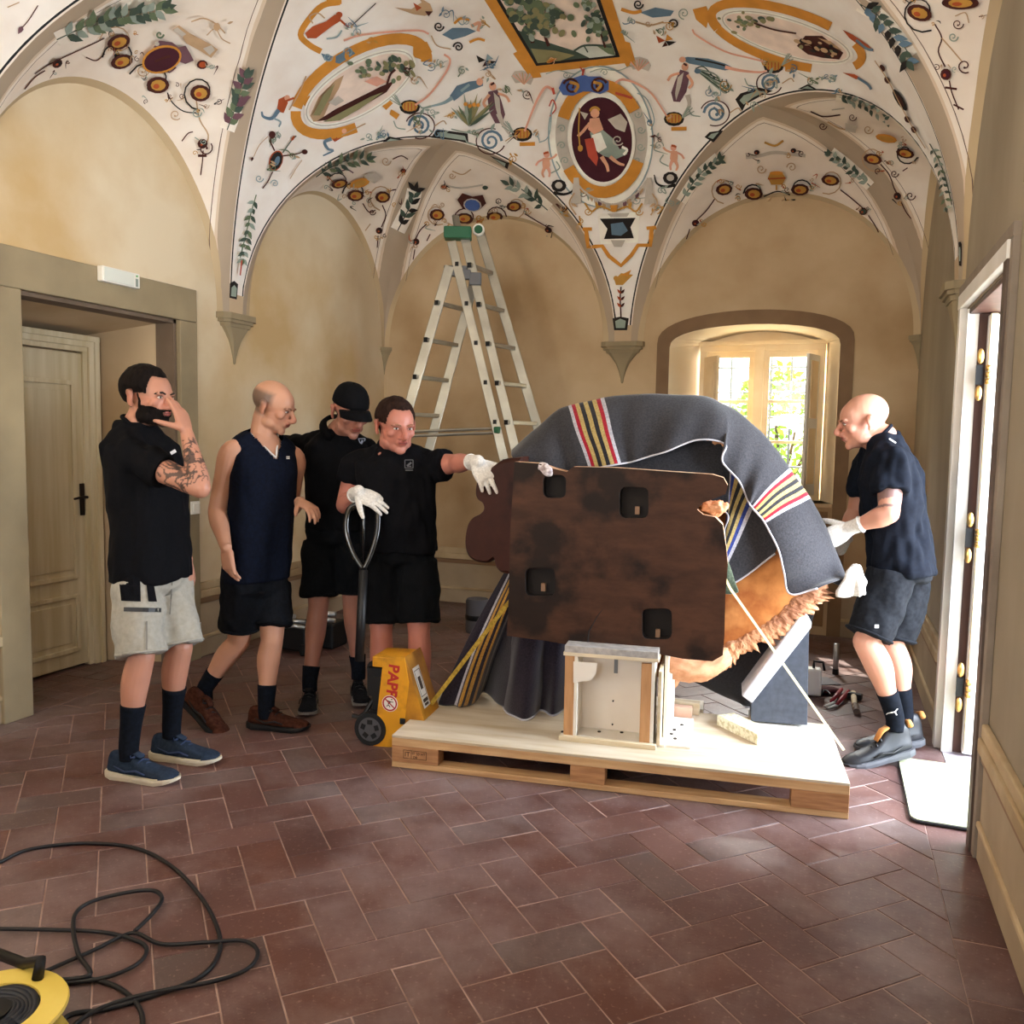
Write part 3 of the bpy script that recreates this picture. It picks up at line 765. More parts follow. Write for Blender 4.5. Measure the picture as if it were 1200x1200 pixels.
class Paint:
    def __init__(s, name): s.name = name; s.mb = MB(); s.lv = 0
    def fill(s, pts, col, step=6.0):
        s.lv += 1; bm = bmesh.new()
        vs = [bm.verts.new((p[0], p[1], 0)) for p in pts]
        try: bm.faces.new(vs)
        except ValueError: bm.free(); return s
        bmesh.ops.triangulate(bm, faces=bm.faces[:])
        for _ in range(4):
            es = [e for e in bm.edges if e.calc_length() > step]
            if not es: break
            bmesh.ops.subdivide_edges(bm, edges=es, cuts=1); bmesh.ops.triangulate(bm, faces=bm.faces[:])
        s._emit([v.co[:2] for v in bm.verts], [tuple(v.index for v in f.verts) for f in bm.faces] if not bm.verts.index_update() else [], col); bm.free(); return s
    def _emit(s, P2, F, col):
        eps = .0022+.0015*min(s.lv, 26); out = []; ok = []
        for x, y in P2:
            c = cast(x, y)
            if c is None: out.append((0, 0, 9)); ok.append(False)
            else: out.append(tuple(c[0]+c[1]*eps)); ok.append(True)
        F = [f for f in F if all(ok[i] for i in f)]
        F = [f for f in F if max((Vector(out[f[0]])-Vector(out[i])).length for i in f) < .45]
        s.mb.add(out, F, PK.index(col))
    def stroke(s, pts, w, col, smooth=True, taper=False, w2=None):
        s.lv += .3
        if smooth and len(pts) > 2: pts = [tuple(q[:2]) for q in catmull([(*p, 0) for p in pts], 4)]
        P = []
        for i in range(len(pts)-1):
            a, b = pts[i], pts[i+1]; n = max(1, int(math.hypot(b[0]-a[0], b[1]-a[1])/8))
            P += [(a[0]+(b[0]-a[0])*k/n, a[1]+(b[1]-a[1])*k/n) for k in range(n)]
        P.append(pts[-1]); V2 = []; N = len(P)
        for i in range(N):
            a, b = P[max(i-1, 0)], P[min(i+1, N-1)]; d = math.hypot(b[0]-a[0], b[1]-a[1])+1e-9; nx, ny = -(b[1]-a[1])/d, (b[0]-a[0])/d
            t = i/(N-1); ww = (w if w2 is None else w+(w2-w)*t)*(math.sin(math.pi*(.08+.84*t)) if taper else 1)/2
            V2 += [(P[i][0]+nx*ww, P[i][1]+ny*ww), (P[i][0]-nx*ww, P[i][1]-ny*ww)]
        s._emit(V2, [(2*i, 2*i+1, 2*i+3, 2*i+2) for i in range(N-1)], col); return s
    def ell(s, cx, cy, rx, ry, col, rot=0, a0=0, a1=360):
        n = max(10, int((rx+ry)*.6)); r = math.radians(rot); c, q = math.cos(r), math.sin(r)
        pts = []
        for k in range(n):
            t = math.radians(a0+(a1-a0)*k/n); x, y = rx*math.cos(t), ry*math.sin(t); pts.append((cx+x*c-y*q, cy+x*q+y*c))
        return s.fill(pts, col)
    def arc(s, cx, cy, rx, ry, w, col, rot=0, a0=0, a1=360):
        n = max(10, int(abs(a1-a0)/10)); r = math.radians(rot); c, q = math.cos(r), math.sin(r)
        return s.stroke([(cx+rx*math.cos(t)*c-ry*math.sin(t)*q, cy+rx*math.cos(t)*q+ry*math.sin(t)*c) for t in [math.radians(a0+(a1-a0)*k/n) for k in range(n+1)]], w, col, smooth=False)
    def scroll(s, cx, cy, r, a0, turns, col, w=1.8, flip=1):
        n = int(14*turns); pts = []
        for k in range(n+1):
            t = k/n; rr = r*(1-.78*t); a = math.radians(a0)+flip*2*math.pi*turns*t; pts.append((cx+rr*math.cos(a), cy+rr*math.sin(a)))
        s.stroke(pts, w, col, smooth=False, w2=w*.7); s.ell(pts[-1][0], pts[-1][1], r*.16, r*.16, col); return s
    def leaf(s, x, y, ang, L, wd, col):
        a = math.radians(ang); c, q = math.cos(a), math.sin(a)
        pts = [(0, 0), (.3, .5), (.6, .42), (1, 0), (.6, -.42), (.3, -.5)]
        return s.fill([(x+L*u*c-wd*v*q, y+L*u*q+wd*v*c) for u, v in pts], col, 14)
    def garland(s, pts, L, wd, cols=('dgrn', 'grn'), gap=6, ground=None, gw=20, seed=1):
        rg = random.Random(seed)
        if ground: s.stroke(pts, gw, ground)
        P = [tuple(q[:2]) for q in catmull([(*p, 0) for p in pts], 6)]; s.stroke(P, 1.2, cols[0], smooth=False); acc = 0
        for i in range(1, len(P)):
            d = math.hypot(P[i][0]-P[i-1][0], P[i][1]-P[i-1][1]); acc += d
            if acc >= gap:
                acc = 0; a = math.degrees(math.atan2(P[i][1]-P[i-1][1], P[i][0]-P[i-1][0]))
                for sd in (-1, 1): s.leaf(P[i][0], P[i][1], a+sd*rg.uniform(25, 65), L*rg.uniform(.75, 1.15), wd, rg.choice(cols))
        s.leaf(*P[-1], a, L, wd, cols[0]); return s
    def medal(s, x, y, rx, ry=None, rot=0, core='gold', rim='dbr'):
        ry = ry or rx; s.ell(x, y, rx, ry, rim, rot); s.ell(x+.4, y, rx*.66, ry*.66, core, rot); s.ell(x-rx*.15, y+ry*.1, rx*.28, ry*.3, 'rust', rot); return s
    def done(s):
        o = s.mb.build(s.name, [PM[k] for k in PK], CEIL, fix=False)
        return o

def figure(p, x, y, h, lean, c1, c2, face=1):
    """small draped painted figure, h pixels tall, leaning by lean degrees"""
    a = math.radians(lean); c, q = math.cos(a), math.sin(a)
    T = lambda u, v: (x+h*(u*face*c-v*q), y+h*(u*face*q+v*c))
    p.fill([T(-.12, -.28), (T(.10, -.30)), T(.16, .0), T(.20, .30), T(.10, .5), T(-.06, .48), T(-.16, .2), T(-.16, -.1)], c1)
    p.fill([T(.0, -.26), T(.12, -.1), T(.10, .3), T(.04, .46), T(.0, .1)], c2, 12)
    p.ell(*T(0, -.40), h*.085, h*.10, 'skin', lean); p.stroke([T(-.1, -.22), T(-.26, -.05), T(-.2, .1)], h*.07, 'skin'); p.stroke([T(.1, -.22), T(.28, -.12), T(.34, .02)], h*.06, 'skin')
    p.stroke([T(-.04, -.44), T(.05, -.48)], h*.05, 'dbr', smooth=False)
def putto(p, x, y, h, face=1):
    T = lambda u, v: (x+h*u*face, y+h*v)
    p.fill([T(-.12, -.25), T(.12, -.25), T(.16, .05), T(.10, .2), T(-.12, .2), T(-.15, -.05)], 'skin', 10); p.ell(*T(.02, -.38), h*.12, h*.13, 'pink')
    p.stroke([T(-.06, .15), T(-.14, .35), T(-.08, .52)], h*.13, 'skin', w2=h*.07); p.stroke([T(.08, .15), T(.14, .33), T(.12, .5)], h*.13, 'pink', w2=h*.07)
    p.stroke([T(.1, -.2), T(.3, -.28), T(.42, -.4)], h*.08, 'skin'); p.stroke([T(-.1, -.2), T(-.3, -.1), T(-.4, .05)], h*.08, 'pink'); p.stroke([T(-.1, -.42), T(.1, -.48)], h*.08, 'rust', smooth=False)

# ---- the landscape panel on the crown
p = Paint('painted_landscape_panel')
TLp, BLp, BRp, TRp = (513, -120), (629, 74), (724, 64), (660, -120)
def quad(u, v): return tuple((np.array(TLp)*(1-u)+np.array(TRp)*u)*(1-v)+(np.array(BLp)*(1-u)+np.array(BRp)*u)*v)
p.fill([quad(-.14, -.05), quad(-.14, .92), quad(-.20, .93), quad(-.18, 1.08), quad(-.04, 1.08), quad(-.03, 1.055), quad(1.05, 1.055), quad(1.06, 1.08), quad(1.19, 1.08), quad(1.19, .93), quad(1.14, .92), quad(1.14, -.05)], 'och', 8)
p.fill([quad(-.02, -.05), quad(-.02, 1.012), quad(1.02, 1.012), quad(1.02, -.05)], 'bk', 8)
p.fill([quad(.02, -.04), quad(.02, .985), quad(.98, .985), quad(.98, -.04)], 'sky', 8)
quad2 = lambda u, t: quad(u, .57+.43*t)
p.fill([quad2(.02, .52), quad2(.15, .66), quad2(.3, .74), quad2(.5, .86), quad2(.62, .90), quad2(.66, .985), quad2(.02, .985)], 'dgrn'); p.fill([quad2(.04, .78), quad2(.3, .84), quad2(.5, .93), quad2(.3, .985), quad2(.02, .985)], 'olv')
p.fill([quad2(.5, .84), quad2(.75, .80), quad2(.98, .82), quad2(.98, .985), quad2(.66, .985)], 'wat'); p.fill([quad2(.8, .82), quad2(.98, .80), quad2(.98, .985), quad2(.9, .95)], 'grn')
p.stroke([quad2(.52, .86), quad2(.66, .80), quad2(.85, .82), quad2(.97, .86)], 2.4, 'dgrn'); p.stroke([quad2(.66, .81), quad2(.67, .90)], 1.6, 'dgrn', smooth=False)
p.stroke([quad2(.10, .70), quad2(.16, .50), quad2(.12, .30)], 4.5, 'dbr', w2=2); p.stroke([quad2(.26, .76), quad2(.30, .56), quad2(.45, .48)], 4, 'dbr', w2=1.6); p.stroke([quad2(.30, .58), quad2(.22, .45)], 2.5, 'dbr')
rg = random.Random(5)
for k in range(110):
    u, v = rg.gauss(.30, .17), rg.gauss(.30, .16)
    if .04 < u < .72 and .0 < v < .66: p.lv -= .95; p.ell(*quad2(u, v), rg.uniform(3, 7), rg.uniform(2.5, 5), rg.choice(['dgrn', 'grn', 'grn', 'olv', 'sage']), rg.uniform(0, 180))
p.stroke([quad2(.9, .84), quad2(.91, .6), quad2(.88, .4)], 2.5, 'dbr')
for k in range(60):
    u, v = rg.gauss(.88, .06), rg.gauss(.42, .2)
    if .72 < u < .97 and .05 < v < .8: p.lv -= .95; p.ell(*quad2(u, v), rg.uniform(2.5, 5), rg.uniform(2, 4), rg.choice(['grn', 'dgrn', 'sage']), rg.uniform(0, 180))
figure(p, *quad2(.22, .93), 13, 70, 'gold', 'rust'); p.done()

# ---- the winged figure medallion over the middle corbel
p = Paint('painted_angel_medallion')
p.ell(704, 160, 62, 84, 'gry', -4); p.ell(704, 160, 60.5, 82.5, 'ivory', -4); p.arc(704, 160, 61, 83, 1.6, 'slate', -4)
p.arc(705, 160, 47, 64, 14, 'gry', -4, -35, 35); p.arc(705, 160, 47, 64, 14, 'gry', -4, 145, 215)
for a in (-25, -8, 10, 25, 155, 172, 190, 205): p.scroll(705+47*math.cos(math.radians(a)), 160+64*math.sin(math.radians(a)), 5, a, 1.2, 'sage', 1.4)
p.arc(705, 160, 47, 64, 14, 'och', -4, 205, 332); p.arc(705, 160, 47, 64, 14, 'och', -4, 28, 150)
p.ell(706, 161, 39, 54, 'ivory', -4); p.ell(706, 161, 35.5, 50.5, 'mar', -4)
p.fill([(713, 137), (728, 130), (736, 140), (733, 152), (722, 148)], 'gry'); p.fill([(690, 130), (680, 127), (686, 137)], 'gry')
p.fill([(692, 152), (706, 148), (720, 160), (727, 172), (733, 170), (736, 178), (722, 184), (708, 180), (697, 172)], 'sage'); p.fill([(694, 155), (705, 152), (712, 170), (702, 176), (696, 168)], 'ivory')
p.fill([(686, 160), (696, 158), (702, 182), (700, 192), (690, 180)], 'red')
p.fill([(692, 135), (703, 134), (708, 148), (697, 154), (690, 148)], 'skin'); p.ell(698, 128, 5.5, 6.2, 'skin'); p.arc(698, 126, 5.2, 4.5, 3, 'gold', 0, 180, 350)
p.stroke([(692, 140), (684, 150), (678, 156)], 3.5, 'skin'); p.stroke([(680, 122), (679, 150), (681, 172)], 1.6, 'gold'); p.ell(681, 170, 3, 4, 'gold')
p.stroke([(706, 180), (712, 190), (714, 198)], 5, 'skin', w2=3); p.stroke([(716, 180), (726, 188), (733, 190)], 4.5, 'skin', w2=2.6); p.stroke([(730, 168), (736, 172), (732, 178)], 3, 'ivory')
p.scroll(725, 160, 7, 30, 1.3, 'gry', 1.5); p.done()
p = Paint('painted_blue_crest'); p.lv = 14
p.fill([(655, 100), (660, 90), (672, 88), (684, 84), (690, 86), (704, 86), (714, 92), (714, 102), (704, 107), (692, 104), (684, 104), (672, 109), (660, 108)], 'blue')
p.scroll(670, 98, 10, 200, 1.5, 'dbr', 3); p.scroll(702, 97, 10, -20, 1.5, 'dbr', 3, -1); p.stroke([(668, 92), (678, 96), (674, 104)], 3.5, 'gold'); p.stroke([(696, 92), (705, 95), (700, 102)], 3.5, 'gold')
p.stroke([(684, 84), (683, 78), (680, 74)], 1.6, 'red'); p.stroke([(683, 84), (685, 76)], 2.2, 'red'); p.stroke([(640, 82), (655, 78), (672, 82), (680, 80)], 1.1, 'sage'); p.stroke([(692, 80), (705, 76), (725, 78), (740, 72)], 1.1, 'sage'); p.scroll(664, 83, 4.5, 0, 1.2, 'sage', 1); p.scroll(709, 80, 4.5, 180, 1.2, 'sage', 1)
p.stroke([(648, 100), (640, 97), (632, 108), (624, 126), (615, 150)], 3.5, 'pink', w2=2.2); p.stroke([(648, 98), (650, 106)], 3, 'red'); p.stroke([(722, 92), (730, 88), (745, 92), (765, 105), (783, 132)], 3.2, 'pink', w2=2); p.stroke([(722, 104), (735, 108), (742, 110)], 3, 'red'); p.stroke([(644, 120), (648, 112), (652, 122), (645, 132)], 1.6, 'red')
p.stroke([(632, 163), (640, 160), (645, 150), (647, 125)], 1.3, 'slate'); p.stroke([(764, 148), (768, 135), (760, 112), (748, 104)], 1.3, 'slate'); p.done()
for x, y, sgn in ((612, 91, 1), (750, 75, -1)):
    p = Paint('painted_shell'); p.fill([(x-13, y-2), (x-9, y-8), (x, y-9), (x+9, y-6), (x+13, y+1), (x+10, y+8), (x+2, y+5), (x-8, y+6)], 'gry'); 
    for k in range(7): p.stroke([(x+2*sgn, y+7), (x-11+22*k/6, y-7+abs(k-3)*1.2)], 1.3, 'tan' if k % 2 else 'pink', smooth=False)
    p.done()
for x, y, bx in ((612, 157, 1), (790, 139, -1), (480, 125, 1), (907, 77, -1)):
    p = Paint('painted_pot'); p.ell(x, y, 12, 8.5, 'bk'); p.ell(x, y-1, 9.5, 6, 'gold'); 
    for k in range(4): p.stroke([(x-6+4*k, y-5), (x-6+4*k, y+4)], 1.1, 'rust', smooth=False)
    if y > 130: p.fill([(x-3, y+9), (x+15, y+8.5), (x+15, y+13), (x-3, y+13.5)], 'och')
    else: p.fill([(x-22, y+2), (x-12, y+8), (x-16, y+14), (x-24, y+8)], 'och') if bx > 0 else p.fill([(x+14, y-2), (x+24, y+2), (x+24, y+7), (x+14, y+5)], 'och')
    for k in range(5): p.stroke([(x-bx*10, y-2), (x-bx*(16+2*k), y-14-3*k+k*k)], 1.1, 'sage', smooth=False)
    p.done()
p = Paint('painted_statue'); figure(p, 580, 120, 50, -8, 'pur', 'gry'); p.stroke([(584, 132), (590, 146), (598, 158)], 6, 'gry', w2=2); p.done()
p = Paint('painted_statue'); figure(p, 799, 96, 48, 12, 'pur', 'gry', -1); p.stroke([(806, 110), (808, 122), (800, 136)], 6, 'gry', w2=2); p.done()
p = Paint('painted_sea_nymph'); p.fill([(527, 112), (535, 100), (550, 95), (566, 93), (566, 100), (556, 104), (545, 108), (532, 118)], 'blu'); p.stroke([(530, 114), (520, 120), (505, 124)], 5, 'slate', w2=2); p.stroke([(505, 124), (495, 126), (490, 121)], 3, 'sage', w2=1); p.ell(562, 95, 4, 4.5, 'skin'); p.stroke([(550, 98), (540, 106)], 3, 'slate'); p.done()
p = Paint('painted_sea_nymph'); p.fill([(797, 68), (806, 66), (830, 68), (850, 74), (862, 80), (850, 82), (830, 78), (808, 74)], 'blu'); p.stroke([(850, 78), (868, 82), (890, 84), (899, 82)], 4, 'pink', w2=1.5); p.ell(800, 69, 4, 3.5, 'skin'); p.stroke([(815, 68), (835, 72), (850, 76)], 2, 'bk'); p.done()
p = Paint('painted_reed_clump'); rg = random.Random(2)
for k in range(14): p.leaf(549, 146, -90+rg.uniform(-55, 55), rg.uniform(22, 44), 4, rg.choice(['grn', 'sage', 'olv', 'dgrn']))
for k in range(4): p.ell(545+5*k, 116+rg.uniform(-6, 6), 2.4, 2.4, 'och')
p.stroke([(528, 148), (548, 152), (566, 147)], 1.5, 'sage'); p.done()
p = Paint('painted_plume')
for k in range(12): p.stroke([(815, 80), (825+3*k, 78+3*k+6*math.sin(k)), (838+1.5*k, 92+4*(k % 3))], 1.4, ['dgrn', 'grn', 'sage'][k % 3])
p.ell(818, 82, 4, 3, 'blu'); p.scroll(850, 98, 8, 0, 1.2, 'gold', 1.2); p.done()
# putti on balls
for x, y, bx, by, f_ in ((640, 192, 655, 217, 1), (790, 184, 786, 208, -1)):
    p = Paint('painted_putto'); putto(p, x, y, 30, f_); p.ell(bx, by, 9, 7.5, 'bk'); p.ell(bx, by-.5, 4.5, 4, 'gry'); p.stroke([(bx-f_*6, by+8), (bx+f_*6, by+10), (bx+f_*16, by+6), (bx+f_*19, by-4)], 4, 'bk', w2=1.2); p.stroke([(x+12*f_, y-4), (x+16*f_, y+4), (x+6*f_, y+10)], 1.5, 'sage'); p.done()
# drapery and gold ornament below the medallion
p = Paint('painted_drapery')
for k in range(17):
    t = k/16; x = 678+80*t; y = 214+26*math.sin(math.pi*t); p.leaf(x, y-3, 90+20*(t-.5), 11, 5, ['tan', 'gry', 'pur'][k % 3])
p.stroke([(676, 212), (690, 226), (718, 238), (745, 226), (760, 208)], 2.2, 'gry')
for x in (676, 762): p.fill([(x-3, 206), (x+3, 206), (x+6, 236), (x-6, 238)], 'gry')
for sg in (-1, 1):
    p.stroke([(720, 246), (720+sg*16, 240), (720+sg*26, 246), (720+sg*34, 236)], 2.2, 'gold'); p.leaf(720+sg*18, 243, -90+sg*20, 10, 4, 'gold'); p.scroll(720+sg*30, 246, 5, 0, 1.2, 'gold', 1.2); p.stroke([(720+sg*46, 224), (720+sg*52, 236), (720+sg*44, 250)], 1.8, 'tan'); p.leaf(720+sg*50, 236, 90+sg*60, 9, 3.5, 'tan')
p.fill([(716, 238), (725, 238), (723, 246), (718, 246)], 'och'); p.done()
p = Paint('painted_black_plaque')
p.fill([(700, 250), (750, 248), (748, 284), (704, 286)], 'ivory'); p.fill([(703, 256), (745, 255), (739, 266), (743, 279), (708, 280), (712, 268)], 'bk'); p.fill([(716, 262), (730, 260), (736, 270), (728, 276), (717, 275)], 'blu'); p.fill([(712, 250), (738, 249), (735, 254), (716, 254)], 'gry'); p.fill([(716, 281), (733, 281), (729, 289), (720, 289)], 'gry')
p.stroke([(687, 268), (690, 289), (706, 288), (714, 300), (728, 311), (740, 299), (748, 287), (762, 287), (764, 266)], 4.5, 'och', smooth=False); p.stroke([(683, 268), (694, 268)], 4, 'och', smooth=False); p.stroke([(758, 267), (769, 266)], 4, 'och', smooth=False); p.done()
p = Paint('painted_gold_bird'); p.fill([(720, 328), (728, 320), (742, 322), (736, 328), (730, 334), (722, 334)], 'gold'); p.fill([(728, 322), (740, 316), (736, 324)], 'och'); p.ell(722, 326, 3, 3, 'gold'); p.stroke([(728, 336), (727, 350), (728, 372)], 1.6, 'dbr'); 
for y in (344, 352, 360): p.leaf(728, y, -50, 7, 3, 'dbr'); p.leaf(728, y, -130, 7, 3, 'rust')
p.done()
# tips of the pendentives
for pts, inner in (([(718, 373), (727, 371), (737, 373), (735, 387), (720, 387)], [(721, 376.5), (727, 373.5), (733.5, 376), (732.5, 384.5), (722, 384.5)]), ([(269, 332), (274, 329), (278.5, 333), (277, 351), (268.5, 349)], [(270.5, 337), (274, 334), (277, 338), (276, 348), (270, 347)]), ([(1124, 284), (1126.5, 283), (1128, 286), (1127.5, 312), (1124.5, 311)], [(1125, 290), (1126.5, 289), (1127, 293), (1126.6, 306), (1125.3, 306)])):
    p = Paint('painted_pendentive_tip'); p.fill(pts, 'bk'); p.fill(inner, 'sage'); p.done()
# ---- ovals on the side coves
p = Paint('painted_oval_landscape')
R_ = -30.5
p.arc(423, 101, 86, 41, 13, 'och', R_, -62, 20); p.arc(423, 101, 86, 41, 13, 'och', R_, 205, 330); p.arc(423, 101, 86, 41, 12, 'och', R_, 110, 200); p.fill([(484, 50), (500, 48), (506, 60), (498, 70), (484, 66)], 'och'); p.fill([(352, 118), (362, 111), (366, 118), (357, 124)], 'och'); p.fill([(442, 118), (452, 128), (460, 120), (452, 112)], 'och')
p.ell(421, 102, 74, 32, 'ivory', R_); p.arc(421, 102, 71, 29.5, 1.2, 'gry', R_); p.ell(421, 102, 68, 27, 'sky', R_)
p.fill([(362, 134), (372, 112), (392, 92), (402, 86), (396, 102), (384, 122), (376, 140), (366, 141)], 'tan'); p.fill([(370, 140), (392, 126), (420, 112), (444, 100), (462, 92), (452, 106), (425, 122), (395, 137)], 'dbr'); p.fill([(395, 110), (402, 116), (392, 122), (383, 118)], 'gry')
rg = random.Random(8)
for k in range(30): p.lv -= .9; p.ell(rg.gauss(462, 12), rg.gauss(74, 6), rg.uniform(2.5, 5.5), rg.uniform(2, 4), rg.choice(['olv', 'grn', 'dgrn']), rg.uniform(0, 180))
for k in range(12): p.lv -= .9; p.ell(rg.gauss(425, 9), rg.gauss(78, 4), rg.uniform(2, 4), 2.4, rg.choice(['olv', 'grn']))
p.stroke([(452, 96), (456, 84), (462, 78)], 2.6, 'dbr'); p.fill([(425, 92), (440, 86), (452, 92), (440, 98)], 'pink')
p.fill([(376, 140), (398, 128), (432, 110), (448, 104), (420, 124), (396, 138)], 'olv'); p.fill([(364, 132), (376, 108), (390, 94), (384, 110), (372, 132)], 'olv')
for k in range(40): p.lv -= .9; p.ell(rg.gauss(405, 16), rg.gauss(84, 7)-(.45*(rg.random())), rg.uniform(2, 4.5), rg.uniform(1.6, 3.4), rg.choice(['olv', 'grn', 'dgrn', 'sage']), rg.uniform(0, 180)) if False else None
for k in range(36):
    t = rg.random(); p.lv -= .9; p.ell(378+30*t+rg.gauss(0, 3), 112-24*t+rg.gauss(0, 3), rg.uniform(2, 4), rg.uniform(1.6, 3), rg.choice(['olv', 'grn', 'tan', 'dbr']), rg.uniform(0, 180))
for k in range(26):
    t = rg.random(); p.lv -= .9; p.ell(395+60*t+rg.gauss(0, 3), 128-32*t+rg.gauss(0, 3), rg.uniform(2, 4.5), rg.uniform(1.4, 2.6), rg.choice(['olv', 'tan', 'dbr', 'rust']), -28)
p.done()
p = Paint('painted_oval_landscape')
R_ = 17
p.arc(922, 42, 92, 30, 11, 'och', R_, 150, 300); p.arc(922, 42, 92, 30, 10, 'och', R_, -30, 20); p.arc(922, 42, 92, 30, 10, 'och', R_, 65, 150); p.fill([(812, 10), (828, 6), (832, 18), (828, 32), (816, 22)], 'och')
p.ell(922, 42, 82, 23, 'ivory', R_); p.arc(922, 42, 78, 21, 1.1, 'gry', R_); p.ell(922, 42, 75, 19, 'sky', R_)
p.fill([(935, 52), (945, 40), (965, 40), (980, 52), (990, 60), (985, 68), (965, 66), (948, 62)], 'dbr'); p.fill([(960, 42), (975, 46), (990, 58), (980, 54)], 'tan'); rg = random.Random(4)
for k in range(26): p.lv -= .9; p.ell(rg.gauss(876, 16), rg.gauss(22, 4), rg.uniform(2, 5), rg.uniform(1.5, 3), rg.choice(['olv', 'grn', 'dgrn']), 15)
p.stroke([(885, 24), (910, 32), (935, 36)], 2, 'dbr')
for k in range(30):
    t = rg.random(); p.lv -= .9; p.ell(935+50*t+rg.gauss(0, 2), 46+14*t+rg.gauss(0, 3), rg.uniform(2, 5), rg.uniform(1.4, 2.6), rg.choice(['dbr', 'tan', 'olv', 'bk']), 20)
p.done()
# ---- creatures in the corners of the crown
p = Paint('painted_monkey'); p.stroke([(398, 2), (378, 6), (362, 22), (352, 40), (362, 52), (376, 60)], 7, 'och', smooth=True); p.fill([(380, -6), (400, -8), (400, 4), (384, 4)], 'och'); p.fill([(357, 38), (366, 30), (382, 24), (392, 16), (400, 16), (398, 24), (388, 30), (374, 36), (370, 44), (360, 44)], 'rust'); p.ell(397, 16, 4, 3.6, 'rust'); p.stroke([(398, 22), (408, 31)], 2.5, 'rust', smooth=False); p.stroke([(366, 26), (362, 18), (372, 14), (380, 20)], 1.6, 'tan'); p.stroke([(382, 44), (394, 42), (400, 34)], 2, 'slate'); p.stroke([(410, 30), (440, 2)], 1.1, 'bk', smooth=False); p.done()
p = Paint('painted_scroll_block'); p.fill([(376, 62), (392, 66), (410, 56), (416, 62), (398, 74), (380, 70)], 'blu'); p.scroll(384, 66, 6, 0, 1.2, 'slate', 1.4); p.scroll(408, 60, 6, 180, 1.2, 'slate', 1.4); p.done()
p = Paint('painted_swallow'); p.fill([(462, 8), (482, 10), (494, 2), (488, -6), (504, 4), (507, 12), (498, 18), (484, 16)], 'tan'); p.fill([(484, 2), (494, 8), (488, 12)], 'rust'); p.fill([(498, 12), (507, 12), (502, 18)], 'dbr'); p.done()
for x, y, c in ((569, 70, 'bk'), (780, 47, 'rust')):
    p = Paint('painted_butterfly'); p.fill([(x, y), (x-11, y-6), (x-8, y+3)], c); p.fill([(x, y), (x+13, y+1), (x+4, y+6)], 'bk'); p.fill([(x, y), (x+2, y-8), (x+9, y-2)], 'slate' if c == 'bk' else 'och'); p.fill([(x, y), (x-4, y+7), (x+3, y+5)], 'dbr'); p.done()
p = Paint('painted_grotesque'); p.fill([(518, 40), (530, 32), (548, 32), (558, 36), (545, 42), (530, 46)], 'blu'); p.stroke([(552, 30), (562, 26), (560, 36)], 4, 'skin'); p.scroll(514, 30, 6, 0, 1.4, 'bk', 2); p.scroll(537, 54, 6, 180, 1.4, 'bk', 2); p.stroke([(532, 26), (540, 20), (550, 22)], 3, 'och'); p.stroke([(550, 48), (560, 44), (568, 46)], 3, 'och'); p.stroke([(505, 40), (512, 52), (528, 56)], 1.4, 'tan'); p.stroke([(402, 46), (420, 40), (452, 36), (490, 34), (502, 38)], 2.4, 'pink'); p.stroke([(520, 62), (527, 68), (524, 80), (512, 98), (500, 112), (486, 122)], 2.4, 'pink'); p.done()
p = Paint('painted_grotesque'); p.fill([(750, 14), (768, 8), (790, 12), (786, 18), (765, 20)], 'blu'); p.stroke([(728, 10), (742, 14), (752, 12)], 4, 'och'); p.scroll(748, 4, 6, 0, 1.4, 'bk', 2); p.scroll(790, 27, 6, 180, 1.3, 'bk', 2); p.stroke([(745, 24), (762, 28), (778, 24)], 2, 'tan'); p.scroll(802, 14, 7, 90, 1.4, 'sage', 1.4); p.scroll(760, 26, 4, 0, 1.2, 'tan', 1.2); p.stroke([(812, 32), (818, 40), (850, 58), (880, 66), (896, 70)], 2, 'pink'); p.done()
# crown ornaments of the corner arches
p = Paint('painted_arch_crest'); p.fill([(512, 151), (548, 156), (549, 168), (538, 165), (505, 161)], 'bk'); p.fill([(515, 154), (544, 158.5), (545, 164), (512, 159)], 'sage'); p.fill([(448, 166), (455, 159), (474, 163)], 'bk'); p.fill([(452, 165), (457, 161.5), (468, 163.5)], 'sage'); p.fill([(574, 181), (597, 190), (595, 197)], 'bk'); p.fill([(579, 184), (593, 190), (592, 194)], 'sage'); p.done()
p = Paint('painted_arch_crest'); p.fill([(862, 116), (868, 109), (890, 102), (906, 106), (892, 112), (874, 122), (870, 130)], 'bk'); p.fill([(867, 117), (872, 111), (889, 105.5), (897, 107), (884, 113), (872, 122)], 'sage'); p.fill([(826, 160), (832, 154), (848, 152), (836, 166)], 'bk'); p.fill([(830, 160), (834, 156), (843, 154), (836, 162)], 'sage'); p.fill([(936, 103), (948, 97), (960, 104)], 'bk'); p.fill([(941, 102), (948, 99), (955, 103)], 'sage'); p.done()
for x, y, r_, a0, f_ in ((492, 147, 13, 180, 1), (575, 165, 13, 0, -1), (838, 132, 13, 180, 1), (902, 97, 11, 0, -1)):
    p = Paint('painted_acanthus_scroll'); p.scroll(x, y, r_, a0, 1.6, 'blu', 3.2, f_); p.arc(x, y, r_+4, r_+2, 1.4, 'dbr', 0, a0+20, a0+290); p.stroke([(x-r_-4, y+4), (x-r_-14, y+2), (x-r_-18, y-6)], 1.4, 'sage'); p.stroke([(x+r_+4, y), (x+r_+14, y-6), (x+r_+18, y-2)], 1.3, 'tan'); p.leaf(x, y-r_, -60, 10, 4, 'sage'); p.done()
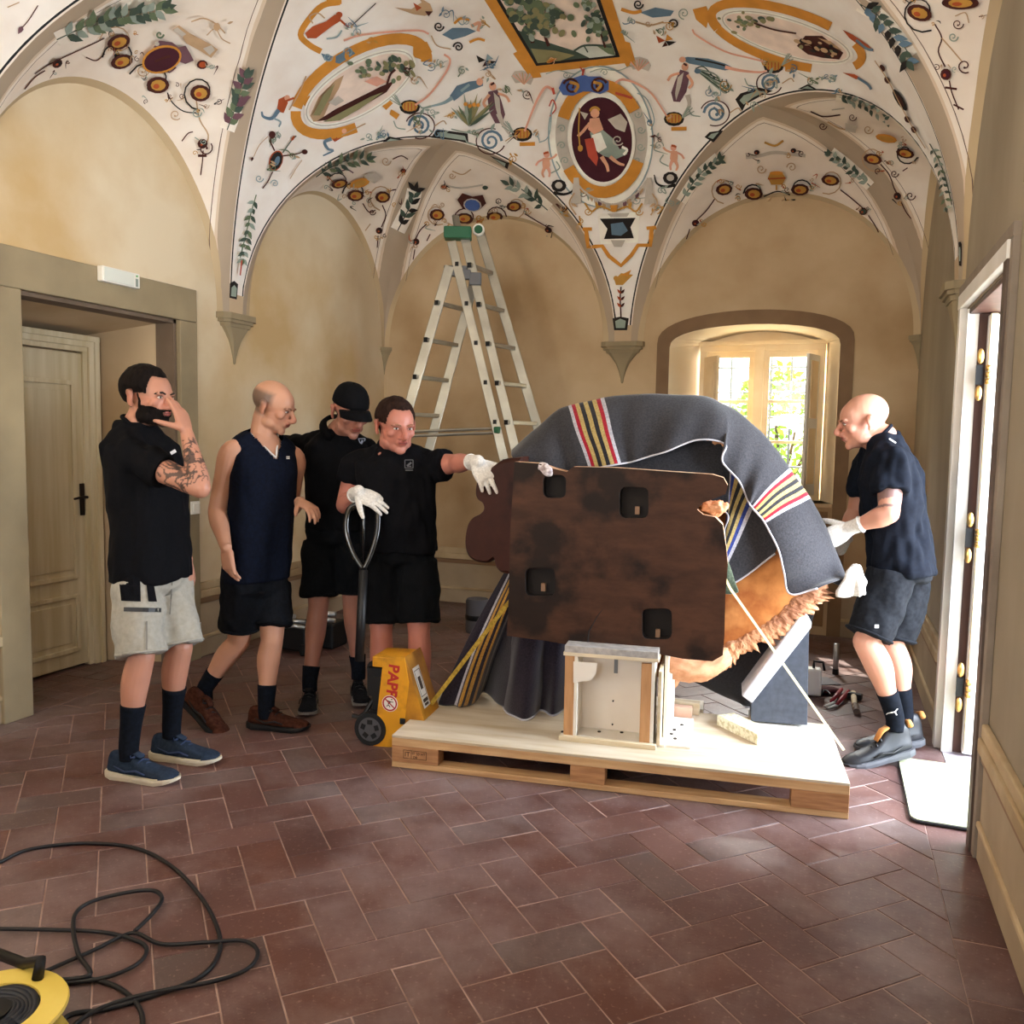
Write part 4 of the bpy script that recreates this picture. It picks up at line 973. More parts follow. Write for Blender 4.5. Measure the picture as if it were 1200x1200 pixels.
# ---- pendentive over the left corbel
p = Paint('painted_triton'); p.fill([(326, 116), (334, 112), (337, 120), (332, 132), (324, 130)], 'rust'); p.ell(336, 114, 3.4, 3.4, 'skin'); p.stroke([(334, 118), (344, 114)], 2.4, 'rust', smooth=False); p.stroke([(326, 128), (318, 138), (308, 136), (306, 130)], 5, 'blu', w2=2); p.stroke([(320, 138), (328, 142), (326, 148)], 2, 'slate'); p.stroke([(338, 128), (350, 108), (358, 88)], 1.5, 'tan'); p.done()
p = Paint('painted_triton'); p.fill([(386, 160), (398, 152), (405, 153), (402, 160), (392, 166)], 'rust'); p.ell(403, 153, 3, 3, 'skin'); p.stroke([(388, 162), (380, 166), (384, 174), (390, 176), (378, 182)], 4.5, 'blu', w2=1.6); p.stroke([(400, 158), (428, 144)], 1.3, 'tan', smooth=False); p.done()
p = Paint('painted_dark_oval'); p.ell(323, 188, 8, 12.5, 'rust', 18); p.ell(323, 188, 6.8, 11.2, 'bk', 18); p.ell(324, 188, 3, 6, 'blu', 18); p.stroke([(321, 176), (316, 164), (318, 156)], 1.5, 'dbr'); p.ell(318, 157, 4, 4.5, 'dbr'); p.stroke([(329, 182), (345, 180), (357, 176)], 1.4, 'dbr'); p.ell(356, 177, 3.5, 3, 'dbr'); p.stroke([(330, 178), (340, 164), (346, 158)], 1.3, 'dgrn'); p.leaf(340, 164, -60, 8, 3, 'rust'); p.stroke([(318, 200), (312, 212), (306, 220)], 1.4, 'dbr'); p.scroll(302, 208, 5, 0, 1.2, 'slate', 1.2); p.scroll(320, 214, 5, 180, 1.2, 'slate', 1.2); p.stroke([(338, 208), (345, 196), (352, 186)], 1, 'tan'); p.stroke([(295, 182), (302, 168), (312, 158)], 1, 'tan'); p.leaf(294, 182, 110, 6, 3, 'dbr'); p.done()
p = Paint('painted_leaf_garland'); p.garland([(300, 228), (293, 252), (287, 278), (281, 302)], 10, 4.5, ('grn', 'dgrn', 'sage'), 5, seed=3); p.stroke([(279, 304), (277, 322)], 1.6, 'red'); p.done()
# right pendentive, seen steeply
p = Paint('painted_right_cove'); p.fill([(988, 34), (1000, 40), (1018, 52), (1025, 60), (1012, 56), (996, 44)], 'rust'); p.stroke([(1004, 46), (1016, 56), (1024, 58)], 3, 'blu'); p.fill([(988, 84), (1002, 86), (1012, 92), (1004, 92)], 'rust'); p.stroke([(1006, 90), (1018, 98), (1022, 104)], 3, 'blu')
p.ell(1056, 116, 4.5, 15, 'bk', -32); p.ell(1056, 116, 2.4, 9, 'dbr', -32)
for x, y in ((1036, 78), (1042, 92), (1066, 138), (1074, 150)): p.ell(x, y, 3, 4.5, 'dbr', -30)
p.stroke([(1028, 68), (1044, 92), (1056, 116), (1072, 146), (1088, 172)], 1.1, 'tan'); p.done()
p = Paint('painted_leaf_garland'); p.garland([(1090, 168), (1102, 190), (1110, 214), (1116, 240)], 8, 3.4, ('dgrn', 'sage', 'grn'), 5, seed=6); p.done()
# ---- lunette webs: medallions, scrolls, leaf bands
def web_motif(name, medals, scrolls, strokes=(), extra=None):
    p = Paint(name)
    for s_ in strokes: p.stroke(s_[0], s_[1], s_[2])
    for s_ in scrolls: p.scroll(*s_)
    rg = random.Random(len(name)+len(medals)*7)
    for m_ in medals:
        for k in range(4 if m_[2] > 8 else 2):
            a = rg.uniform(0, 360); r_ = m_[2]*rg.uniform(1.5, 2.2); x_, y_ = m_[0]+r_*math.cos(math.radians(a)), m_[1]+r_*.7*math.sin(math.radians(a))
            p.stroke([(x_, y_), (x_+rg.uniform(-6, 6), y_+rg.uniform(-5, 5)), (x_+rg.uniform(-9, 9), y_+rg.uniform(-8, 8))], 1.3, rg.choice(['dbr', 'tan', 'sage', 'rust', 'bk']), taper=True)
            p.scroll(x_+rg.uniform(-5, 5), y_+rg.uniform(-4, 4), rg.uniform(2.2, 4), rg.uniform(0, 360), 1.1, rg.choice(['tan', 'dbr', 'gold', 'sage']), 1.0, rg.choice([-1, 1]))
    for m_ in medals:
        p.lv = 9; p.medal(*m_)
    p.lv = 10
    if extra: extra(p)
    p.done()
def cart_l(p):
    p.fill([(178, 52), (185, 44), (200, 46), (208, 52), (216, 50), (222, 60), (226, 68), (216, 72), (206, 68), (196, 56)], 'pur'); p.ell(188, 66, 24, 16, 'och', -18); p.ell(188, 66, 21.5, 13.5, 'mar', -18); p.stroke([(180, 68), (190, 64), (198, 62)], 3, 'dbr'); p.ell(182, 47, 3, 2.6, 'gry')
    p.fill([(200, 30), (208, 25), (220, 34), (222, 40), (240, 52), (246, 48), (254, 54), (246, 64), (234, 56), (216, 46), (212, 38)], 'tan'); p.fill([(200, 30), (206, 27), (216, 35), (211, 38)], 'gry'); p.fill([(236, 52), (246, 48), (250, 54), (244, 60)], 'gry')
    p.stroke([(222, 20), (236, 16), (250, 22), (262, 34)], 1.6, 'tan'); p.ell(252, 26, 4, 5, 'tan'); p.stroke([(240, 36), (250, 28), (258, 40), (268, 46)], 1.4, 'tan'); p.leaf(264, 22, -20, 8, 3, 'tan')
web_motif('painted_lunette_left', [(137, 46, 14, 9, -18), (141, 69, 13.5, 8.5, -15), (184, 97, 13.5, 10, 0), (234, 107, 12, 10, 5), (236, 73, 6.5, 5.5, 0, 'rust'), (64, 71, 6.5, 5, -30, 'bk'), (237, 167, 6, 6, 0, 'bk')],
          [(140, 66, 21, 180, 1.1, 'bk', 2), (137, 48, 22, 190, 1.0, 'tan', 1.5), (178, 95, 29, 200, .75, 'bk', 2), (234, 106, 22, 90, 1.2, 'bk', 2), (166, 80, 8, 0, 1.3, 'tan', 1.3), (230, 130, 6, 0, 1.3, 'sage', 1.5), (205, 132, 7, 40, 1.2, 'tan', 1.2), (240, 172, 9, -40, 1.1, 'dbr', 1.6), (185, 36, 5, 0, 1, 'grn', 2.4)],
          [([(230, 118), (234, 140), (244, 158), (240, 172)], 1.6, 'tan'), ([(196, 108), (202, 120), (215, 130), (230, 132)], 1.4, 'bk'), ([(40, 86), (55, 76), (75, 66), (110, 50), (122, 44)], 1.3, 'dbr'), ([(28, 104), (40, 90), (52, 82)], 1.3, 'dbr'), ([(238, 176), (237, 190), (235, 205)], 1.3, 'dbr'), ([(213, 165), (220, 156), (226, 154)], 1.3, 'dbr'), ([(100, 66), (112, 70), (122, 62)], 1.4, 'dbr'), ([(196, 80), (198, 84), (206, 78)], 1.6, 'pur'), ([(232, 182), (242, 182)], 3, 'dbr')], cart_l)
for pts, L, wd, cols, sd in (([(66, 46), (100, 30), (140, 14), (185, 2)], 19, 9, ('dgrn', 'sage', 'grn'), 11), ([(266, 152), (274, 130), (280, 108), (286, 88)], 15, 8, ('dgrn', 'grn', 'pur'), 12), ([(370, 207), (385, 197), (405, 188), (428, 182)], 13, 5, ('dgrn', 'grn'), 13), ([(466, 270), (474, 254), (482, 238), (486, 222)], 13, 5.5, ('bk', 'dgrn'), 14), ([(642, 246), (628, 234), (612, 222), (598, 214)], 13, 5, ('dgrn', 'sage'), 15), ([(798, 236), (812, 214), (826, 198), (842, 184)], 10, 5, ('dgrn', 'sage'), 16), ([(1020, 218), (1006, 204), (990, 190), (974, 178)], 9, 5, ('dgrn', 'sage'), 17), ([(980, 113), (1000, 116), (1022, 124), (1042, 136)], 9, 4.5, ('sage', 'dgrn'), 18), ([(1008, 4), (1030, 18), (1050, 40), (1068, 66)], 16, 8, ('dgrn', 'blu', 'bk'), 19)):
    p = Paint('painted_leaf_band'); p.garland(pts, L, wd, cols, 6.5, 'wh', 18 if L > 11 else 13, sd); p.done()
web_motif('painted_lunette_corner', [(397, 213, 10, 5.5, -12), (416, 227, 10, 7), (448, 229, 9, 7), (444, 269, 4, 4, 0, 'bk'), (472, 198, 3.5, 3, 0, 'bk')],
          [(416, 226, 15, 180, 1.0, 'bk', 1.6), (448, 229, 17, 100, 1.1, 'tan', 1.5), (397, 213, 14, 190, .9, 'bk', 1.4), (452, 187, 6, 0, 1.2, 'tan', 1.2), (430, 205, 6, 0, 1.2, 'tan', 1.2), (436, 247, 4, 0, 1.2, 'dbr', 1.2)],
          [([(448, 240), (452, 252), (447, 266)], 1.4, 'dbr'), ([(425, 238), (432, 248), (440, 246)], 1.3, 'dbr'), ([(443, 276), (442, 290)], 1.3, 'dbr'), ([(434, 262), (428, 270)], 1.2, 'tan'), ([(460, 186), (470, 182), (478, 186)], 1.3, 'dbr'), ([(395, 202), (406, 198), (414, 202)], 1.6, 'pur')], lambda p: (p.ell(421, 212, 12, 5.5, 'och', -14), p.ell(421, 212, 8, 3.4, 'gold', -14), p.fill([(425, 202), (440, 198), (446, 206), (438, 212), (430, 208)], 'gry')))
web_motif('painted_lunette_corner', [(512, 250, 9, 7), (544, 254, 10, 6.5), (580, 252, 10, 6), (603, 240, 9, 6), (487, 282, 4, 4, 0, 'bk'), (644, 268, 4.5, 3.5, 20, 'bk'), (520, 217, 4, 3, 0, 'rust')],
          [(512, 250, 14, 60, 1.1, 'tan', 1.4), (546, 255, 14, 180, 1.0, 'dbr', 1.6), (580, 253, 14, 0, 1.0, 'dbr', 1.6, -1), (604, 241, 15, 120, 1.1, 'tan', 1.4, -1), (562, 254, 5, 0, 1.2, 'gold', 1.6), (530, 204, 4, 0, 1.2, 'tan', 1.2)],
          [([(500, 262), (492, 270), (487, 280)], 1.4, 'dbr'), ([(615, 250), (628, 258), (642, 266)], 1.4, 'dbr'), ([(530, 200), (542, 204), (552, 198)], 1.4, 'tan'), ([(486, 292), (484, 304)], 1.2, 'dbr'), ([(520, 216), (540, 220), (566, 216)], 2, 'gry'), ([(500, 282), (504, 274)], 1.2, 'dbr')], lambda p: (p.fill([(536, 232), (542, 224), (554, 228), (566, 226), (570, 236), (562, 244), (542, 242)], 'dbr'), p.ell(554, 238, 11, 8, 'gry', 8), p.ell(554, 238, 9.5, 6.8, 'blue', 8), p.ell(569, 217, 3.4, 2.6, 'dgrn')))
web_motif('painted_lunette_corner', [(848, 220, 10, 7, -10), (883, 225, 11, 7.5), (938, 220, 11, 7), (974, 209, 11, 6.5, 8), (814, 260, 4.5, 4, -20, 'mar'), (1013, 246, 5, 4.5, 0, 'dgrn'), (887, 176, 3.4, 3, 0, 'bk'), (930, 174, 3.4, 3, 0, 'bk')],
          [(848, 221, 17, 90, 1.1, 'tan', 1.4), (884, 226, 13, 180, 1.0, 'bk', 1.8), (938, 221, 14, 0, 1.0, 'bk', 1.8, -1), (973, 210, 17, 120, 1.1, 'tan', 1.4, -1), (892, 196, 6, 0, 1.2, 'tan', 1.3), (928, 194, 6, 180, 1.2, 'tan', 1.3)],
          [([(895, 230), (911, 224), (926, 228)], 1.6, 'bk'), ([(838, 232), (828, 246), (816, 258)], 1.4, 'dbr'), ([(985, 222), (998, 232), (1012, 244)], 1.4, 'dbr'), ([(874, 184), (890, 182), (908, 178), (926, 180), (944, 182)], 4, 'gry'), ([(1018, 252), (1026, 264), (1030, 272)], 1.3, 'dbr'), ([(808, 268), (804, 280)], 1.3, 'dbr'), ([(896, 166), (908, 170), (918, 164)], 2.6, 'gold')], lambda p: (p.fill([(900, 206), (903, 199), (916, 199), (921, 206), (917, 214), (904, 214)], 'gold'), p.stroke([(900, 207), (921, 206)], 1.6, 'rust', smooth=False), p.ell(910, 200, 8, 2.4, 'och'), p.stroke([(910, 214), (910, 220)], 2, 'gold', smooth=False)))
web_motif('painted_lunette_corner', [(1024, 184, 11, 6.5, 12), (1062, 177, 11, 6, 12), (1053, 228, 4.5, 4.5, 0, 'bk')], [(1024, 184, 17, 60, 1.1, 'tan', 1.4), (1062, 178, 15, 20, 1.0, 'bk', 1.8), (1018, 150, 6, 0, 1.2, 'tan', 1.3), (1049, 202, 5, 0, 1.2, 'dbr', 1.3), (1068, 228, 6, 0, 1.1, 'dbr', 1.4), (965, 145, 5, 0, 1.2, 'dbr', 1.2), (1000, 134, 5, 0, 1.2, 'dbr', 1.2)],
          [([(1032, 192), (1042, 204), (1048, 220), (1052, 228)], 1.4, 'dbr'), ([(1056, 236), (1062, 248), (1068, 256)], 1.3, 'dbr'), ([(950, 130), (965, 136), (985, 134)], 1.6, 'dbr'), ([(970, 142), (985, 150), (1000, 152)], 1.8, 'tan'), ([(1058, 200), (1064, 196)], 1.3, 'dbr'), ([(975, 128), (990, 126)], 1.4, 'gry')], lambda p: (p.ell(1040, 159, 13, 5, 'och', 12), p.ell(1040, 159, 9, 3, 'gold', 12), p.fill([(992, 140), (1006, 144), (1004, 152), (992, 150)], 'gry')))
web_motif('painted_lunette_right', [(1080, 12, 15, 9.5, 18), (1111, 85, 6.5, 7, 0, 'mar'), (1128, 0, 22, 8, 0)], [(1080, 13, 25, 60, 1.1, 'bk', 2), (1118, 42, 6, 0, 1.2, 'sage', 1.8), (1132, 76, 9, 60, 1.1, 'dbr', 1.8), (1124, 26, 7, 0, 1.2, 'dbr', 1.4)],
          [([(1096, 28), (1104, 44), (1100, 60), (1108, 78)], 1.7, 'dbr'), ([(1104, 44), (1118, 60), (1128, 72)], 1.6, 'tan'), ([(1113, 94), (1116, 108), (1124, 128)], 1.6, 'dbr'), ([(1108, 102), (1122, 104)], 2.6, 'dbr'), ([(1118, 122), (1130, 128)], 2, 'dbr'), ([(1120, 18), (1132, 14), (1136, 26)], 1.4, 'tan')])
p = Paint('painted_arrow_ornament'); p.stroke([(44, 6), (34, 22), (24, 34)], 1.2, 'dbr'); p.leaf(26, 30, 120, 11, 6, 'pur'); p.stroke([(8, 8), (22, 2)], 1.2, 'tan'); p.done()

# fine filigree scattered over the crown between the larger motifs
rg = random.Random(21)
for (x0, y0, x1, y1, n_) in ((455, 60, 520, 100, 5), (540, 60, 600, 95, 4), (590, 100, 640, 190, 5), (760, 90, 790, 180, 4), (470, 130, 560, 160, 6), (820, 90, 900, 130, 6), (300, 150, 350, 200, 4), (730, 20, 800, 70, 4), (860, 60, 940, 100, 4), (940, 70, 1010, 110, 4), (660, 215, 700, 260, 5), (745, 215, 790, 250, 4), (430, 140, 470, 165, 3), (520, 0, 580, 30, 3), (400, 20, 460, 55, 3)):
    p = Paint('painted_filigree')
    for k in range(n_):
        x, y = rg.uniform(x0, x1), rg.uniform(y0, y1); c = rg.choice(['tan', 'sage', 'dbr', 'blu', 'gold', 'grn', 'slate'])
        p.stroke([(x, y), (x+rg.uniform(-10, 10), y+rg.uniform(-8, 8)), (x+rg.uniform(-16, 16), y+rg.uniform(-12, 12))], 1.5, c, taper=True)
        p.scroll(x, y, rg.uniform(3, 6), rg.uniform(0, 360), 1.2, c, 1.1, rg.choice([-1, 1]))
        for q in range(2): p.leaf(x+rg.uniform(-6, 6), y+rg.uniform(-5, 5), rg.uniform(0, 360), rg.uniform(5, 8), 2.6, rg.choice(['tan', 'sage', c]))
    p.done()

# ================================================================== PALLET AND THE WOODEN TABLE
from mathutils.geometry import tessellate_polygon
PA = math.radians(6.5); PO = np.array([-1.80, 3.345, 0.0])
EX = np.array([math.cos(PA), math.sin(PA), 0]); EY = np.array([-math.sin(PA), math.cos(PA), 0]); EZ = np.array([0, 0, 1.0])
PL, PD, PZ = 1.94, 0.74, 0.147
RP = np.stack([EX, EY, EZ], 1)
def pl(x, y, z): return PO+EX*x+EY*y+EZ*z
def on_pl(px, y):
    """point of the pallet frame's plane y = const seen at a pixel, in local (x, z)"""
    q = on_plane(px[0], px[1], pl(0, y, 0), EY)-PO
    return (float(q@EX), float(q[2]))
PINE = mat('pine', '#d3b083', 0.7, '#b98f63', scale=3, stretch=(1.2, 14, 14), detail=6)
PINE_D = mat('pine_block', '#b98a60', 0.75, '#9c6f4b', scale=4, stretch=(2, 18, 18), detail=6)
PLY = mat('plywood_deck', '#cfc4b0', 0.75, '#bdad92', scale=3, stretch=(1, 6, 6), detail=7)
INK = mat('stamp_ink', '#3a2a20', 0.8)
STEEL = mat('bare_steel', '#b8bcc0', 0.3, metal=0.9)
def text(name, body, P, ax, ay, size, m, parent=None, ext=0.0006, bold=0.0):
    c = bpy.data.curves.new(name, 'FONT'); c.body = body; c.size = size; c.extrude = ext; c.offset = bold; c.align_x = 'CENTER'; c.align_y = 'CENTER'
    c.materials.append(m); o = bpy.data.objects.new(name, c); COL.objects.link(o)
    ax = unit(ax); az = unit(np.cross(ax, ay)); ay = np.cross(az, ax)
    o.matrix_world = Matrix(((ax[0], ay[0], az[0], P[0]), (ax[1], ay[1], az[1], P[1]), (ax[2], ay[2], az[2], P[2]), (0, 0, 0, 1)))
    dg_ = bpy.context.evaluated_depsgraph_get(); dg_.update()
    me = bpy.data.meshes.new_from_object(o.evaluated_get(dg_), depsgraph=dg_); mw = o.matrix_world.copy()
    bpy.data.objects.remove(o, do_unlink=True); me.transform(mw)
    if not me.materials: me.materials.append(m)
    return link_mesh(name, me, None, parent)

PALLET = empty('pallet', PO, PA); tag(PALLET, 'large raw wooden pallet carrying the tipped wooden table', 'pallet')
def pb(name, c, s, m, par=PALLET, bevel=.002): return MB().box(c, s).build(name, m, par, bevel=bevel)
pb('deck_board', (PL/2, PD/2, PZ-.006), (PL, PD, .012), PLY)
for y in (.04, PD/2, PD-.04): pb('stringer', (PL/2, y, PZ-.030), (PL, .08, .036), PINE)
for y in (.04, PD/2, PD-.04): pb('bottom_board', (PL/2, y, .012), (PL, .08, .024), PINE)
blocks = []
for x0, x1 in ((0, .22), (.815, .965), (1.72, 1.94)):
    for y in (.04, PD/2, PD-.04):
        blocks.append(pb('block', ((x0+x1)/2, y, .062), (x1-x0, .08, .074), PINE_D))
bt = MB()
for x0, z0, x1, z1 in ((.055, .045, .165, .047), (.055, .082, .165, .084), (.055, .045, .057, .084), (.163, .045, .165, .084), (.092, .045, .094, .084)):
    bt.box(((x0+x1)/2, -.0005, (z0+z1)/2), (x1-x0, .001, z1-z0))
bt.build('stamp_frame', INK, PALLET)
text('stamp_text', 'IT', (.074, -.0008, .064), (1, 0, 0), (0, 0, 1), .030, INK, PALLET)
text('stamp_text', 'IT 20 HT', (.128, -.0008, .070), (1, 0, 0), (0, 0, 1), .017, INK, PALLET)
text('stamp_text', 'DB', (.112, -.0008, .053), (1, 0, 0), (0, 0, 1), .015, INK, PALLET)

# ---- the table: base slab seen from below, lobed stem, big round burl top standing on edge
TABLE = empty('burl_table', pl(.95, .4, PZ), PA); tag(TABLE, 'massive dark wooden table tipped on edge, socketed base slab towards us', 'table')
TI = np.linalg.inv(np.array([[EX[0], EY[0], 0, 0], [EX[1], EY[1], 0, 0], [0, 0, 1, 0], [0, 0, 0, 1.0]]))
T0 = pl(.95, .4, PZ)
def tl(x, y, z): return (x-.95, y-.4, z-PZ)     # pallet-local -> table-local
def wood(name, c1, c2, c3, sc, st, rough=.55):
    m = bpy.data.materials.new(name); m.use_nodes = True; nt = m.node_tree; b = nt.nodes['Principled BSDF']
    tc = nt.nodes.new('ShaderNodeTexCoord'); mp = nt.nodes.new('ShaderNodeMapping'); mp.inputs['Scale'].default_value = st
    nt.links.new(tc.outputs['Object'], mp.inputs[0])
    n1 = nt.nodes.new('ShaderNodeTexNoise'); n1.inputs['Scale'].default_value = sc; n1.inputs['Detail'].default_value = 8; n1.inputs['Roughness'].default_value = .65
    nt.links.new(mp.outputs[0], n1.inputs['Vector'])
    n2 = nt.nodes.new('ShaderNodeTexNoise'); n2.inputs['Scale'].default_value = 4.5; n2.inputs['Detail'].default_value = 6; nt.links.new(tc.outputs['Object'], n2.inputs['Vector'])
    r1 = nt.nodes.new('ShaderNodeValToRGB'); e = r1.color_ramp.elements; e[0].position, e[1].position = .35, .65; e[0].color = (*srgb(c1), 1); e[1].color = (*srgb(c2), 1)
    nt.links.new(n1.outputs[0], r1.inputs[0])
    r2 = nt.nodes.new('ShaderNodeValToRGB'); e = r2.color_ramp.elements; e[0].position, e[1].position = .50, .62; e[0].color = (0, 0, 0, 1); e[1].color = (.85, .85, .85, 1)
    nt.links.new(n2.outputs[0], r2.inputs[0])
    mx = nt.nodes.new('ShaderNodeMixRGB'); mx.inputs[2].default_value = (*srgb(c3), 1); nt.links.new(r2.outputs[0], mx.inputs[0]); nt.links.new(r1.outputs[0], mx.inputs[1])
    nt.links.new(mx.outputs[0], b.inputs['Base Color']); b.inputs['Roughness'].default_value = max(rough, .6); b.inputs['Specular IOR Level'].default_value = .18
    bp = nt.nodes.new('ShaderNodeBump'); bp.inputs['Strength'].default_value = .25; bp.inputs['Distance'].default_value = .004
    nt.links.new(n1.outputs[0], bp.inputs['Height']); nt.links.new(bp.outputs[0], b.inputs['Normal'])
    return m
W_SLAB = wood('slab_wood', '#492d1e', '#341f14', '#140b07', 5, (1, 1, 3))
W_DARK = wood('dark_varnish', '#3f1b10', '#2c120b', '#180905', 3, (1, 1, 1), .45)
W_BURL = wood('burl_wood', '#b9743c', '#94532a', '#cf8d52', 7, (1, 1, 1))
W_BARK = wood('bark_edge', '#cf9d78', '#b57d58', '#8a5a42', 14, (1, 1, 1), .8)
W_SAP = wood('sapwood_edge', '#d9b08c', '#c39270', '#e0bd9a', 6, (1, 1, 1))
HOLE = mat('socket_dark', '#170e0a', 0.8)
SY = .26
def oring_(c, r): return [np.asarray(c)+np.array([r*math.cos(t), 0.6*r*math.sin(t), r*math.sin(t)*.8]) for t in [2*math.pi*k/10 for k in range(10)]]
outer_px = [(603, 541), (631, 543), (648, 549), (664, 553), (672, 547), (720, 548), (790, 553), (835, 556), (848, 560), (853, 569), (850, 579), (838, 584), (824, 589), (817, 597), (824, 603), (838, 606), (847, 615), (851, 640), (853, 662), (850, 700), (849, 745), (847, 768), (835, 775), (800, 772), (780, 768), (735, 764), (690, 760), (640, 751), (594, 745), (596, 700), (598, 620)]
outer = [on_pl(p, SY) for p in outer_px]
def rrect(cx, cy, w, h, r=7):
    pts = []
    for sx, sy, a0 in ((1, 1, 0), (-1, 1, 90), (-1, -1, 180), (1, -1, 270)):
        for k in range(4):
            a = math.radians(a0+30*k); pts.append((cx+sx*(w/2-r)+r*math.cos(a), cy+sy*(h/2-r)+r*math.sin(a)))
    return pts
holes = [[on_pl(p, SY) for p in rrect(*h)] for h in ((743, 589, 34, 36), (633, 682, 35, 33), (770, 731, 35, 36), (650, 570, 27, 27))]
def slab_mesh(outer, holes, y0, y1, depth):
    mb = MB(); loops = [outer]+holes
    tri = tessellate_polygon([[Vector((x, z, 0)) for x, z in lp] for lp in loops])
    flat = [q for lp in loops for q in lp]
    mb.add([tl(x, y0, z) for x, z in flat], [tuple(t) for t in tri], 0)
    n = len(outer)
    mb.add([tl(x, y0, z) for x, z in outer]+[tl(x, y1, z) for x, z in outer], [(i, (i+1) % n, n+(i+1) % n, n+i) for i in range(n)], 1)
    mb.add([tl(x, y1, z) for x, z in outer], [tuple(range(n))], 0)
    for h in holes:
        k = len(h); mb.add([tl(x, y0, z) for x, z in h]+[tl(x, y0+depth, z) for x, z in h], [(i, (i+1) % k, k+(i+1) % k, k+i) for i in range(k)]+[tuple(range(k, 2*k))], 2)
    return mb
slab_mesh(outer, holes, SY, SY+.10, .055).build('base_slab', [W_SLAB, W_SAP, HOLE], TABLE, fix=False)
for cx, cy in ((747, 598), (637, 688), (771, 742)):
    x, z = on_pl((cx, cy), SY+.04); MB().box(tl(x, SY+.045, z), (.02, .03, .035)).build('tenon_stub', mat('tenon', '#8a6a52', .7), TABLE)
cr = MB()     # drying crack low in the slab
ck = [on_pl(p, SY) for p in ((688, 760), (690, 740), (700, 722), (708, 712))]
cr.tube([tl(x, SY+.001, z) for x, z in ck], [.006, .004, .003, .001], 6); cr.build('crack', HOLE, TABLE)
lobe = [on_pl(p, SY+.10) for p in ((612, 535), (590, 538), (575, 548), (562, 556), (558, 572), (560, 582), (567, 588), (568, 596), (563, 602), (554, 607), (548, 616), (545, 635), (548, 650), (557, 658), (572, 660), (580, 655), (584, 668), (594, 673), (615, 672))]
lobe = [tuple(q[:2]) for q in catmull([(*q, 0) for q in lobe], 4)]
mb = MB(); n = len(lobe)
prof = [(SY+.085, .93), (SY+.10, .985), (SY+.13, 1.0), (SY+.26, 1.0), (SY+.29, .985), (SY+.31, .93)]
cx = sum(q[0] for q in lobe)/n; cz = sum(q[1] for q in lobe)/n
mb.loft([[np.array(tl(cx+(x-cx)*k, y, cz+(z-cz)*k)) for x, z in lobe] for y, k in prof])
mb.build('lobed_stem', W_DARK, TABLE, auto=.6)
# core between slab and top
mb = MB(); mb.loft([[np.array(tl(.98+r*math.cos(a)*1.1, y, .93+r*math.sin(a))) for a in [2*math.pi*k/20 for k in range(20)]] for y, r in ((SY+.09, .30), (SY+.2, .24), (.56, .28))])
mb.build('stem_core', W_DARK, TABLE, smooth=True)
# burl top
DYF = .58
disc_px = [(972, 684), (974, 694), (965, 704), (952, 716), (940, 728), (922, 742), (900, 754), (880, 764), (862, 773), (845, 781), (820, 792), (795, 799), (760, 800), (715, 795), (672, 775), (636, 740), (612, 690), (612, 630), (622, 575), (650, 528), (690, 500), (738, 487), (790, 485), (835, 496), (872, 523), (905, 570), (928, 618), (952, 658)]
dl_ = [on_pl(p, DYF) for p in disc_px]
dl_ = [q[:2] for q in catmull([(*q, 0) for q in dl_+[dl_[0]]], 6)][:-1]
n = len(dl_); cx = sum(q[0] for q in dl_)/n; cz = sum(q[1] for q in dl_)/n
rng = random.Random(3); jit = [rng.uniform(-.012, .012)*(1.0 if 4 < i < 74 else .15)-(0 if 4 < i < 74 else .003) for i in range(n)]
def dring(y, k, j=0.0):
    out = []
    for i, (x, z) in enumerate(dl_):
        kk = k+j*jit[i]/.4; out.append(np.array(tl(cx+(x-cx)*kk, y, cz+(z-cz)*kk)))
    return out
mb = MB(); mb.loft([dring(DYF, .02), dring(DYF-.004, .5), dring(DYF, .82)], cap=False); mb.build('table_top', W_BURL, TABLE, smooth=True, fix=False)
mb = MB(); mb.loft([dring(DYF+.001, .80), dring(DYF-.010, .84, .2), dring(DYF-.012, .92, .4), dring(DYF-.004, .97, 1.4), dring(DYF+.02, 1.0, 2.4), dring(DYF+.06, .99, 1.0), dring(DYF+.11, .95, .4), dring(DYF+.12, .02)], cap=False)
o = mb.build('bark_rim', W_BARK, TABLE, smooth=False)
md = o.modifiers.new('sub', 'SUBSURF'); md.levels = md.render_levels = 2; md.subdivision_type = 'SIMPLE'
tx = bpy.data.textures.new('bark_rough', 'CLOUDS'); tx.noise_scale = .03; tx.noise_depth = 4
dm = o.modifiers.new('rough', 'DISPLACE'); dm.texture = tx; dm.strength = .020; dm.mid_level = .5; dm.texture_coords = 'LOCAL'
# knotty end of the slab where the branch stub breaks out, right of the base
br = MB(); P_ = [tl(*on_pl((786, 786), SY+.2)[:1], SY+.12, on_pl((786, 786), SY+.2)[1])]
brp = [on_pl(p, SY+.15) for p in ((778, 776), (800, 786), (825, 788), (842, 778), (852, 768))]
br.tube([tl(x, SY+.13+.03*i, z) for i, (x, z) in enumerate(brp)], [.05, .062, .060, .055, .05], 14)
o = br.build('branch_stub', W_BARK, TABLE, smooth=True)
md = o.modifiers.new('sub', 'SUBSURF'); md.levels = md.render_levels = 2
dm = o.modifiers.new('rough', 'DISPLACE'); dm.texture = tx; dm.strength = .03; dm.texture_coords = 'LOCAL'
kb = MB(); kx, kz = on_pl((832, 595), SY+.05)
kb.ellipsoid(tl(kx+.02, SY+.07, kz), (.06, .05, .035)); o = kb.build('burl_knot', W_BARK, TABLE, smooth=True)
md = o.modifiers.new('sub', 'SUBSURF'); md.levels = md.render_levels = 2
dm = o.modifiers.new('rough', 'DISPLACE'); dm.texture = tx; dm.strength = .05; dm.texture_coords = 'LOCAL'

